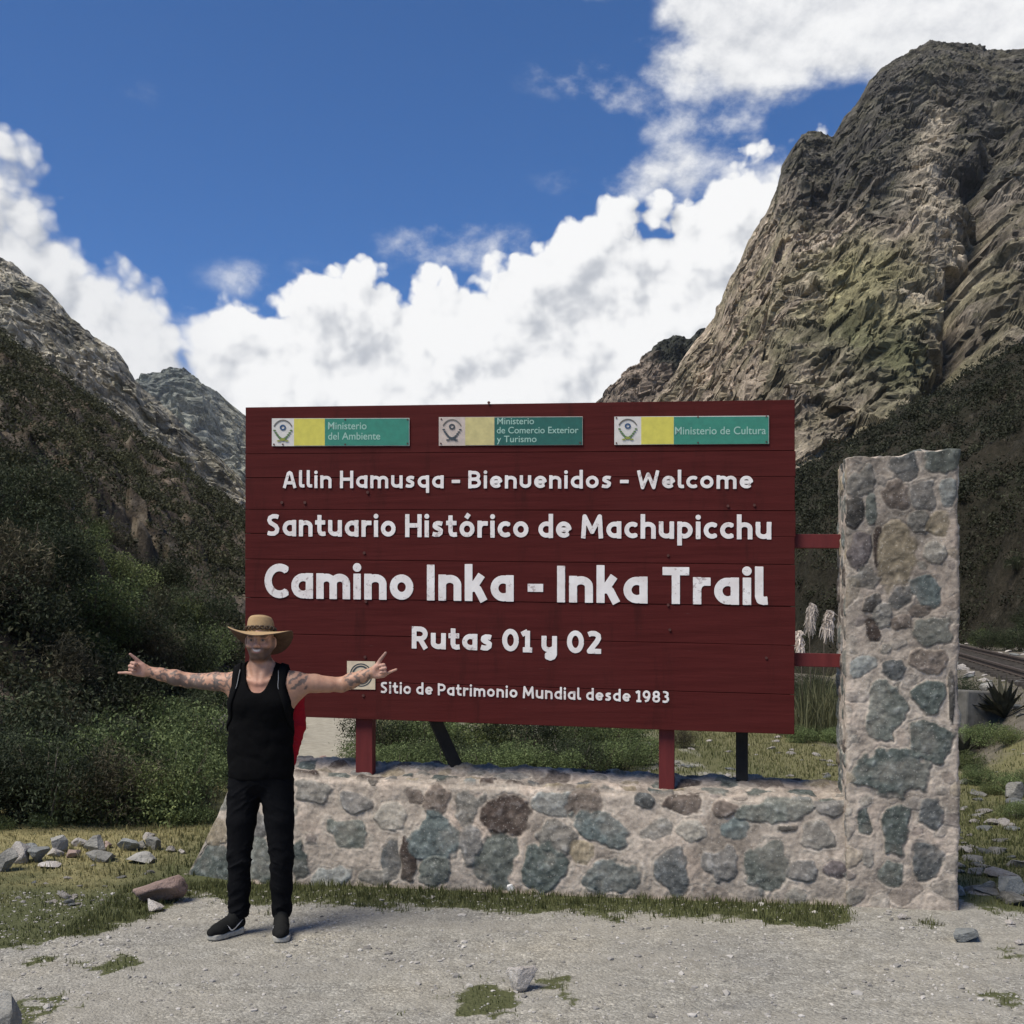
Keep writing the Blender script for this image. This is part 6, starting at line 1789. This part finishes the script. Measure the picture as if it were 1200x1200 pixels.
def dens_right(px, py, x, y, d):
    n = fbm(np.stack([x * 0.12, y * 0.12, x * 0], 1), 4, 603)
    return np.clip(0.62 + n * 0.8, 0.15, 1)
scrub('bank_scrub', right_h, 8200, 0.18, 0.60, 24, 215, dens_right, (.014, .016, .009), (.038, .040, .022), 611, 75, 0.30)

# grass blades
def blades(x, y, z, h, w, c0, c1, rs, lean=0.5):
    n = len(x)
    a = rs.uniform(0, 6.283, n); ln = rs.uniform(0.1, 1, n) * lean * h; la = rs.uniform(0, 6.283, n)
    b = np.stack([x, y, z], 1)
    sd = np.stack([np.cos(a), np.sin(a), np.zeros(n)], 1) * (w / 2)[:, None]
    l1 = np.stack([np.cos(la), np.sin(la), np.zeros(n)], 1) * ln[:, None]
    m_ = b + l1 * 0.35 + np.array([0, 0, 1.0]) * (h * 0.6)[:, None]; tp = b + l1 + np.array([0, 0, 1.0]) * h[:, None]
    V = np.stack([b - sd, b + sd, m_ + sd * 0.7, m_ - sd * 0.7, tp + sd * 0.12, tp - sd * 0.12], 1).reshape(-1, 3)
    i = np.arange(n) * 6
    Fq = np.concatenate([np.stack([i, i + 1, i + 2, i + 3], 1), np.stack([i + 3, i + 2, i + 4, i + 5], 1)])
    t = rs.uniform(size=(n, 1))
    col = (c0 * (1 - t) + c1 * t) * rs.uniform(0.6, 1.35, (n, 1))
    return V, Fq, np.repeat(col, 6, 0)
def grass_area(n, x0, x1, y0, y1, seed, hmin, hmax, w, front_only=None):
    rs = np.random.RandomState(seed)
    x = rs.uniform(x0, x1, n); y = rs.uniform(y0, y1, n)
    P = np.stack([x, y, x * 0], 1)
    nl = fbm(P * 1.1, 4, 11); nh = fbm(P * 4.2, 4, 12)
    wd = (x - WALL_R.x) * WALL_N.x + (y - WALL_R.y) * WALL_N.y; al = (x - WALL_R.x) * WALL_DIR.x + (y - WALL_R.y) * WALL_DIR.y
    g = grass_amount(x, y, wd, al, nl, nh)
    tuft = fbm(P * 9, 3, 15)
    keep = (rs.uniform(size=n) < np.clip(g * (0.62 + 0.8 * tuft), 0, 1) * (g > 0.25)) & ~((wd < 0.01) & (wd > -0.62) & (al > -0.75) & (al < 4.5)) & (np.abs(x / y) < 0.56) & ~((y > 11) & (np.abs(x - np.interp(y, line[:, 1], line[:, 0])) < 0.72))
    if front_only is not None: keep &= front_only(x, y, wd, al)
    x, y, g, tuft, nl, wd = x[keep], y[keep], g[keep], tuft[keep], nl[keep], wd[keep]
    yl = np.clip(0.8 * sstep(-x, 2.3, 3.2) * sstep(y + nl * 0.9, 6.9, 7.8) + 0.18 * sstep(x, 3.0, 4) * sstep(y, 9, 14) + 0.12, 0, 1) * rs.uniform(0.3, 1.2, len(x))
    yl = np.clip(yl, 0, 1)[:, None]
    c0 = np.array([.046, .056, .021]) * (1 - yl) + np.array([.200, .170, .072]) * yl
    c1 = np.array([.115, .130, .050]) * (1 - yl) + np.array([.420, .360, .175]) * yl
    h = rs.uniform(hmin, hmax, len(x)) * (0.75 + 0.7 * np.clip(tuft + 0.2, 0, 1)) * (0.55 + 0.45 * g)
    return blades(x, y, gz(x, y) - 0.004, h, np.full(len(x), w) * rs.uniform(0.6, 1.4, len(x)), c0, c1, rs)
parts_ = [grass_area(52000, -2.6, 2.5, 6.2, 7.65, 701, 0.022, 0.060, 0.0055, lambda x, y, wd, al: wd > 0),
          grass_area(48000, -4.9, -1.9, 5.4, 10.2, 702, 0.010, 0.030, 0.006),
          grass_area(26000, -2.8, 3.6, 4.6, 6.5, 703, 0.014, 0.040, 0.005),
          grass_area(52000, 2.4, 6.2, 6.3, 11.5, 704, 0.016, 0.048, 0.007),
          grass_area(110000, -3.5, 9.5, 7.8, 22, 705, 0.025, 0.075, 0.011)]
Vs_, Fs_, Cs_, off_ = [], [], [], 0
for V, Fq, Cc in parts_:
    Vs_.append(V); Fs_.append(Fq + off_); Cs_.append(Cc); off_ += len(V)
tag(link('grass', make_mesh('grass', np.concatenate(Vs_), np.concatenate(Fs_), False, np.concatenate(Cs_), [M['grass']])), kind='stuff')

# ------------------------------------------------------------------ stones
def rock_mesh(name, seed, size, mat, sub=4, flat=1.0, cuts=7, rough=0.07, smooth=False):
    rs = np.random.RandomState(seed)
    bm = bmesh.new(); bmesh.ops.create_icosphere(bm, subdivisions=sub, radius=1.0)
    V = np.array([v.co[:] for v in bm.verts]); Fq = np.array([[v.index for v in f.verts] for f in bm.faces]); bm.free()
    for _ in range(cuts):
        d = rs.normal(size=3); d /= np.linalg.norm(d); c = rs.uniform(0.38, 0.74)
        s = V @ d; V = V - np.clip(s - c, 0, None)[:, None] * d
    V = V * (1 + rough * fbm(V * 1.3 + seed, 3, seed) + rough * 0.4 * fbm(V * 4 + seed, 3, seed + 1))[:, None]
    lo, hi = V.min(0), V.max(0)
    V = (V - (lo + hi) / 2) / (hi - lo) * np.array(size)
    V[:, 2] += size[2] * 0.5
    return make_mesh(name, V, Fq, smooth, None, [mat])
def rock_px(px, pyb, wpx, hpx, mat, label, seed, sink=0.15, depth=0.8, rz=0.0, group=None, name='rock', cat='rock', cuts=14, tilt=0.0, rough=0.07, smooth=False):
    """a stone standing where the photo shows it: bottom centre in pixels, width and height in pixels"""
    Yr = EYE * F / (pyb - HY)
    for _ in range(4): x = (px - 600) / F * Yr; Yr = (EYE - gz1(x, Yr)) * F / (pyb - HY)
    x = (px - 600) / F * Yr; k = Yr / F
    w, h = wpx * k, hpx * k
    hh = h / (1 - sink)
    o = link(name, rock_mesh(name, seed, (w, w * depth, hh), mat, cuts=cuts, rough=rough, smooth=smooth))
    o.location = (x, Yr + w * depth * 0.35, gz1(x, Yr + w * depth * 0.35) - hh * sink)
    o.rotation_euler = (0, tilt, rz)
    return tag(o, label, cat, group)
R1, R2, R3, R4 = M['rock_grey'], M['rock_pink'], M['rock_pale'], M['rock_slate']
rock_px(182, 1061, 66, 31, R2, 'long rounded pinkish boulder lying at the left end of the wall', 811, 0.10, 0.62, cuts=3, rough=0.16, smooth=True)
rock_px(180, 1069, 21, 14, R3, 'small pale chipped stone leaning against the pinkish boulder', 812, 0.08, 0.8)
rock_px(612, 1163, 37, 28, R3, 'lone pale pinkish stone on the gravel in the foreground', 813, 0.12, 0.8, cuts=5, rough=0.18, smooth=True)
rock_px(600, 1047, 13, 14, M['shoe_white'], 'small white pointed scrap of paper in the grass against the wall', 814, 0.05, 0.6)  # paper litter, shaped with the stone builder
rock_px(2, 1212, 40, 50, R1, 'grey boulder cut off by the lower left corner', 815, 0.2, 0.9)
for i, (px, pb, w, h, mt, lab) in enumerate((
        (21, 1012, 25, 25, R3, 'pale angular boulder at the left end of the stone row'), (5, 1022, 26, 26, R1, 'grey boulder at the very left edge of the photo under the bushes'),
        (41, 1012, 26, 17, R4, 'low dark slate boulder right of the pale angular one in the row'), (67, 1000, 20, 20, R1, 'tall grey boulder standing behind the others in the row'),
        (62, 1004, 19, 9, R3, 'flat white stone in front of the tall grey boulder'), (91, 992, 19, 9, R3, 'thin pale slab at the back of the stone row'),
        (108, 1000, 26, 20, R1, 'wide grey boulder in the middle of the stone row'), (115, 1010, 36, 12, R1, 'long low grey stone in front of the wide boulder'),
        (148, 998, 27, 14, R4, 'blue grey block in the right half of the stone row'), (165, 996, 14, 11, R1, 'small grey stone between the blue grey block and the rounded one'),
        (178, 997, 18, 15, R1, 'rounded grey stone near the right end of the row'), (173, 985, 17, 9, R3, 'pale stone half hidden behind the right end of the row'),
        (161, 1013, 36, 11, R1, 'flat grey rock sunk in the turf in front of the row'), (54, 1018, 28, 6, R3, 'pale flat slab flush with the turf at the left'),
        (124, 994, 12, 8, R2, 'small brownish stone behind the wide grey boulder'), (199, 999, 11, 7, R3, 'small pale stone beside the sloping end of the wall'), (212, 1001, 9, 6, R3, 'tiny pale stone touching the sloping end of the wall'),
        (34, 998, 14, 9, R4, 'small slate stone behind the low dark boulder'), (84, 1006, 16, 10, R2, 'reddish brown stone left of the wide grey boulder'))):
    rock_px(px, pb, w, h, mt, lab, 830 + i, 0.12, 0.9, rs.uniform(-.5, .5))
for i, (px, pb, w, h, mt, lab) in enumerate((
        (1186, 1049, 40, 20, R4, 'largest grey slab on the grass right of the pillar'), (1157, 1046, 26, 13, R4, 'leaning grey slab between the pillar and the largest slab'),
        (1136, 1104, 40, 14, R4, 'flat slate lying on the gravel at the foot of the pillar'), (1192, 940, 24, 24, R1, 'squarish grey boulder at the right edge of the photo on the turf'),
        (1127, 1050, 10, 12, R1, 'small upright stone touching the right corner of the pillar'), (1186, 1086, 13, 8, R3, 'small pale stone below the largest slab'), (1057, 1078, 12, 7, R3, 'pale chip of stone at the foot of the pillar'),
        (1196, 1108, 10, 6, R3, 'pale pebble sized stone at the right edge of the gravel'), (960, 856, 54, 24, R1, 'broad brown grey boulder in front of the reeds'), (378, 899, 18, 13, R2, 'pinkish stone beside the footpath behind the wall'), (387, 898, 9, 9, R3, 'pale stone beside the footpath behind the wall'))):
    rock_px(px, pb, w, h, mt, lab, 870 + i, 0.12, 0.8, rs.uniform(-.5, .5), cuts=15)
var = [rock_mesh('stone', 900 + k, (1, 0.85, 0.55), [R3, R1, R3, R4][k % 4], sub=2, cuts=9, rough=0.14) for k in range(8)]
def strew(n, boxpx, smin, smax, label, group, seed):
    rs = np.random.RandomState(seed); x0, x1, y0, y1 = boxpx
    for k in range(n):
        px = rs.uniform(x0, x1); py = y0 + (y1 - y0) * rs.uniform() ** 0.9
        Yr = EYE * F / (py - HY); x = (px - 600) / F * Yr
        wd = (x - WALL_R.x) * WALL_N.x + (Yr - WALL_R.y) * WALL_N.y; al = (x - WALL_R.x) * WALL_DIR.x + (Yr - WALL_R.y) * WALL_DIR.y
        if -0.8 < wd < 0.12 and -0.85 < al < 4.8: continue
        s = rs.uniform(smin, smax) * rs.uniform(0.6, 1.3)
        o = link('stone', var[rs.randint(8)]); o.location = (x, Yr, gz1(x, Yr) - s * 0.15); o.scale = (s * rs.uniform(.8, 1.4), s, s * rs.uniform(0.5, 1)); o.rotation_euler = (rs.uniform(-.2, .2), rs.uniform(-.2, .2), rs.uniform(0, 6.28))
        tag(o, label, 'stone', group)
strew(70, (1120, 1210, 872, 1060), 0.06, 0.20, 'pale stone lying on the turf right of the pillar', 'pale stones on the turf right of the pillar', 31)
strew(75, (540, 990, 862, 915), 0.06, 0.20, 'pale stone on the rough ground behind the low wall', 'pale stones behind the low wall', 32)
strew(26, (0, 215, 1010, 1062), 0.025, 0.07, 'little stone lying in the yellow turf at the left', 'little stones in the turf at the left', 33)
strew(14, (58, 88, 1046, 1062), 0.03, 0.07, 'little stone lying in the yellow turf at the left', 'little stones in the turf at the left', 34)
# gravel and chips on the road
rs = np.random.RandomState(41)
bm = bmesh.new(); bmesh.ops.create_icosphere(bm, subdivisions=1, radius=1.0)
Iv = np.array([v.co[:] for v in bm.verts]); If = np.array([[v.index for v in f.verts] for f in bm.faces]); bm.free()
n = 15000
x = rs.uniform(-3.4, 3.7, n); y = 4.4 + 3.0 * rs.uniform(size=n) ** 1.0
wd = (x - WALL_R.x) * WALL_N.x + (y - WALL_R.y) * WALL_N.y
Pq = np.stack([x, y, x * 0], 1)
clus = fbm(Pq * 1.6, 4, 45)
keep = (wd > 0.02) & (np.abs(x / y) < 0.52) & (rs.uniform(size=n) < np.clip(0.55 + clus, 0.08, 1))
x, y = x[keep], y[keep]; n = len(x)
s = 0.0032 * np.exp(rs.normal(0.35, 0.55, n)); s = np.minimum(s, 0.026)
ang = rs.uniform(0, 6.28, n); shp = rs.uniform(0.6, 1.3, (n, 3)) * np.array([1.15, 1, 0.6])
jit = 1 + rs.normal(0, 0.16, (n, len(Iv), 1))
L_ = Iv[None] * jit * shp[:, None, :] * s[:, None, None]
ca, sa = np.cos(ang)[:, None], np.sin(ang)[:, None]
Vg_ = np.stack([L_[:, :, 0] * ca - L_[:, :, 1] * sa + x[:, None], L_[:, :, 0] * sa + L_[:, :, 1] * ca + y[:, None], L_[:, :, 2] + (gz(x, y) + s * 0.15)[:, None]], -1)
Fg_ = (If[None] + (np.arange(n) * len(Iv))[:, None, None]).reshape(-1, 3)
tn = rs.uniform(0.55, 1.5, n)[:, None] * (np.array([.235, .222, .205])[None] * (1 - rs.uniform(0, 1, (n, 1)) * 0.5) + np.array([.31, .285, .25])[None] * 0.4)
m, t, b = new_mat('gravel_stone'); t.put(b.inputs['Base Color'], vcol(t))
tag(link('gravel', make_mesh('gravel', Vg_.reshape(-1, 3), Fg_, False, np.repeat(tn, len(Iv), 0), [m])), kind='stuff')

# ------------------------------------------------------------------ other things standing about
# fluted, weathered stump at the edge of the thicket
def stump(px, y, wpx, hpx, zb):
    k = y / F; w, h = wpx * k, hpx * k; x = (px - 600) / F * y
    th_ = np.linspace(0, 2 * np.pi, 90, endpoint=False); zz_ = np.linspace(-0.1, 1, 40)
    TH, Zs = np.meshgrid(th_, zz_, indexing='ij')
    nn = fbm(np.stack([np.cos(TH).ravel() * 6, np.sin(TH).ravel() * 6, Zs.ravel() * 0.8], 1), 4, 951).reshape(TH.shape)
    r = w / 2 * (1 + 0.35 * nn + 0.10 * np.sin(TH * 9)) * (1.12 - 0.22 * Zs)
    top_ = h * (0.82 + 0.2 * fbm(np.stack([np.cos(TH).ravel() * 3, np.sin(TH).ravel() * 3, TH.ravel() * 0], 1), 3, 952).reshape(TH.shape))
    V = np.stack([r * np.cos(TH), r * np.sin(TH) * 0.8, Zs * top_], -1)
    cap = V[:, -1:, :] * np.array([0.05, 0.05, 0.9]); V = np.concatenate([V, V[:, -1:, :] * np.array([.7, .7, .98]), cap], 1)
    o = link('tree_stump', make_mesh('tree_stump', V.reshape(-1, 3), grid_faces(90, V.shape[1], True), True, None, [M['stump']]))
    o.location = (x, y, zb); tag(o, 'grey weathered stump with deep vertical flutes behind the man', 'stump')
stump(256, 13.2, 30, 62, EYE - (893 - HY) / F * 13.2)
# pampas grass and reeds between sign and pillar
rs = np.random.RandomState(61)
def reeds(name, px, y, wpx, hpx, n, label, group=None, c0=(.070, .076, .034), c1=(.175, .170, .090), wid=0.018):
    x = (px - 600) / F * y; k = y / F; w = wpx * k; h = hpx * k
    t = empty(name, (x, y, gz1(x, y)))
    bx_ = rs.normal(0, w * 0.36, n); by_ = rs.normal(0, 0.32, n)
    V, Fq, Cc = blades(bx_, by_, np.full(n, -0.02), h * rs.uniform(0.18, 1.05, n) * np.exp(-(bx_ / (w * 0.8)) ** 2), np.full(n, wid), np.array(c0), np.array(c1), rs, 0.45)
    link('blades', make_mesh('blades', V, Fq, False, Cc, [M['grass']]), t)
    return tag(t, label, 'grass clump', group)
reeds('reed_clump', 945, 19.5, 34, 74, 520, 'clump of green reeds right beside the edge of the sign')
reeds('reed_clump', 972, 20.0, 34, 70, 520, 'clump of green reeds left beside the pillar')
pg = reeds('pampas_grass', 957, 21.0, 22, 95, 160, 'pampas grass with three feathery pale plumes between sign and pillar')
for (p0, p1, ln, lean) in (((949, 850), (948, 722), 34, 0.25), ((962, 850), (966, 728), 32, 0.45), ((940, 850), (938, 752), 26, -0.1)):
    a_, b_ = at(p0[0], p0[1], 21.0) - pg.location, at(p1[0], p1[1], 21.0) - pg.location
    a_.z = 0.0
    mb = MB(); mb.tube([a_, (a_ + b_) / 2 + Vector((0.02, 0, 0)), b_], [0.012, 0.010, 0.007], 5); mb.build('stem', M['grass_stem'] if 'grass_stem' in M else M['twig'], pg, True)
    n = 300; k_ = 21.0 / F; L_ = ln * k_
    u = rs.uniform(0, 1, n)
    st_ = np.stack([b_.x - 0.10 * lean + lean * 0.22 * u + rs.normal(0, .014, n), b_.y + rs.normal(0, .02, n), b_.z - 0.30 * L_ + L_ * 0.85 * u - abs(lean) * 0.30 * L_ * u ** 2], 1)
    fall = L_ * rs.uniform(0.22, 0.50, n) * (1.1 - 0.6 * u)
    en_ = st_ + np.stack([lean * 0.22 * rs.uniform(0.3, 1.2, n) + rs.normal(0, .045, n), rs.normal(0, .045, n), -fall], 1)
    md_ = st_ * 0.5 + en_ * 0.5 + np.stack([lean * 0.09 + rs.normal(0, .02, n), rs.normal(0, .02, n), 0.25 * fall], 1)
    sd_ = np.stack([np.full(n, 0.010), rs.normal(0, .006, n), np.zeros(n)], 1)
    V = np.stack([st_ - sd_ * .5, st_ + sd_ * .5, md_ + sd_, md_ - sd_, en_ + sd_ * .3, en_ - sd_ * .3], 1).reshape(-1, 3); i6 = np.arange(n) * 6
    Fq = np.concatenate([np.stack([i6, i6 + 1, i6 + 2, i6 + 3], 1), np.stack([i6 + 3, i6 + 2, i6 + 4, i6 + 5], 1)])
    link('plume', make_mesh('plume', V, Fq, False, np.repeat(np.array([[.70, .61, .53]]) * rs.uniform(0.7, 1.15, (n, 1)), 6, 0), [M['grass']]), pg)
# wiry sprig beside the left post
def sprig(name, px, pyb, wpx, hpx, y, label, n=16, c=((.030, .036, .018), (.07, .075, .04)), lf=0.035):
    k = y / F; x = (px - 600) / F * y; z = gz1(x, y)
    t = tag(empty(name, (x, y, z)), label, 'plant')
    mb = MB(); C = []
    for i in range(n):
        a = rs.uniform(-1, 1); h = hpx * k * rs.uniform(0.55, 1.0); dx = a * wpx * k * 0.5
        p0, p1, p2 = Vector((dx * 0.15, 0, 0)), Vector((dx * 0.5, rs.uniform(-.08, .08), h * 0.6)), Vector((dx, rs.uniform(-.15, .15), h))
        mb.tube([p0, p1, p2], [0.006, 0.004, 0.002], 4)
        for q in np.linspace(0.25, 1, 20):
            p = p0.lerp(p1, q * 2) if q < .5 else p1.lerp(p2, q * 2 - 1)
            C.append(tuple(p + Vector(rs.normal(0, 0.012, 3))))
    mb.build('stems', M['twig'], t, True)
    C = np.array(C); V, Fq = leaf_quads(C, lf * rs.uniform(.6, 1.4, len(C)), rs, up=0.6, slim=0.25)
    tt = rs.uniform(size=(len(C), 1))
    link('foliage', make_mesh('foliage', V, Fq, False, np.repeat(np.array(c[0]) * (1 - tt) + np.array(c[1]) * tt, 4, 0), [M['leaf']]), t)
    return t
zb_ = 905
sprig('sprig', 395, 905, 48, 62, 9.0, 'wiry sprig with narrow leaves left of the left sign post', 18)
sprig('sprig', 892, 880, 10, 48, 11.5, 'thin upright weed under the right corner of the sign', 5, ((.04, .045, .02), (.09, .08, .04)))
# spiky dead agave and a concrete block below the railway
def agave(px, pyb, y, hpx, label):
    k = y / F; x = (px - 600) / F * y; t = tag(empty('agave', (x, y, gz1(x, y) - 0.03)), label, 'plant')
    mb = MB(); h = hpx * k
    for i in range(26):
        a = rs.uniform(0, 6.28); el = rs.uniform(0.35, 1.35); l = h * rs.uniform(0.6, 1.0)
        d = Vector((math.cos(a) * math.cos(el) - 0.35, math.sin(a) * math.cos(el), math.sin(el))).normalized()
        b0 = Vector((0, 0, 0.05)) ; sd = d.cross(Vector((0, 0, 1))).normalized() * 0.05
        p1 = b0 + d * l * 0.5 + Vector((0, 0, 0.03)); p2 = b0 + d * l + Vector((0, 0, -0.06 * l))
        f_ = [mb.bm.verts.new(v) for v in (b0 - sd * .6, b0 + sd * .6, p1 + sd, p2, p1 - sd, p1 + Vector((0, 0, -0.03)))]
        mb.bm.faces.new((f_[0], f_[1], f_[2], f_[5])); mb.bm.faces.new((f_[0], f_[5], f_[4])); mb.bm.faces.new((f_[5], f_[2], f_[3])); mb.bm.faces.new((f_[4], f_[5], f_[3]))
    mb.build('leaves', M['agave'], t)
M['agave'] = simple('agave_leaf', (0.022, 0.024, 0.016), (0.075, 0.070, 0.045), 8, 5)
agave(1176, 862, 16.2, 58, 'dark half dead agave leaning in front of the railway bank')
agave(1128, 868, 15.5, 36, 'green spiky tuft at the right edge of the pillar')
bl = at(1144, 868, 16.6); bl.z = gz1(bl.x, bl.y) - 0.05
mb = MB(); mb.box((0, 0, 0.33), (0.78, 0.5, 0.8), Matrix.Rotation(0.3, 3, 'Z') @ Matrix.Rotation(0.05, 3, 'Y'), bevel=0.03); o = mb.build('concrete_block', M['concrete'])
o.location = (bl.x, bl.y, bl.z); tag(o, 'square grey concrete block beside the dark agave', 'block')

# railway: two rails on sleepers along the terrace
rt = tag(empty('railway_track', (float(RAIL_B[0]), float(RAIL_B[1]), 0)), 'railway track running along the foot of the dark bank', 'railway')
d2 = (RAIL_A - RAIL_B); Lr = float(np.hypot(*d2)); dv = Vector((d2[0] / Lr, d2[1] / Lr, 0)); sv = Vector((dv.y, -dv.x, 0))
def railz(s): p = Vector((RAIL_B[0], RAIL_B[1], 0)) + dv * s; return float(np.clip(0.92 + (p.y - 20) * 0.030, 0.2, 2.2)) + 0.02
for off in (-0.5, 0.5):
    mb = MB()
    pts = [dv * s + sv * (off + 0.3) + Vector((0, 0, railz(s) + 0.17)) for s in np.linspace(-7, 26, 34)]
    for p, q in zip(pts, pts[1:]):
        dd_ = (q - p); rot = dd_.to_track_quat('Y', 'Z').to_matrix()
        mb.box((p + q) / 2, (0.065, dd_.length + 0.002, 0.04), rot); mb.box((p + q) / 2 - Vector((0, 0, 0.055)), (0.02, dd_.length + 0.002, 0.07), rot); mb.box((p + q) / 2 - Vector((0, 0, 0.095)), (0.12, dd_.length + 0.002, 0.016), rot)
    mb.build('rail', M['rust'], rt)
for k in range(46):
    s = -6.8 + k * 0.7
    mb = MB(); mb.box(dv * s + sv * 0.3 + Vector((0, 0, railz(s) + 0.005)), (0.22, 1.75, 0.12), dv.to_track_quat('X', 'Z').to_matrix(), bevel=0.01)
    mb.build('sleeper', M['sleeper'], rt)
strew(95, (1122, 1215, 790, 866), 0.08, 0.30, 'stone on the slope below the railway', 'stones on the slope below the railway', 35)
# ------------------------------------------------------------------ the valley air
HAZE = 0.00003
m = bpy.data.materials.new('valley_air'); m.use_nodes = True
nt = m.node_tree; nt.nodes.remove(nt.nodes['Principled BSDF'])
pv = nt.nodes.new('ShaderNodeVolumePrincipled'); pv.inputs['Density'].default_value = HAZE; pv.inputs['Color'].default_value = (0.86, 0.92, 1.0, 1); pv.inputs['Anisotropy'].default_value = 0.2
nt.links.new(pv.outputs[0], nt.nodes['Material Output'].inputs['Volume'])
mb = MB(); mb.box((0, 1000, 439), (10400, 11000, 882)); hz_ = mb.build('haze', m)
tag(hz_, kind='stuff')
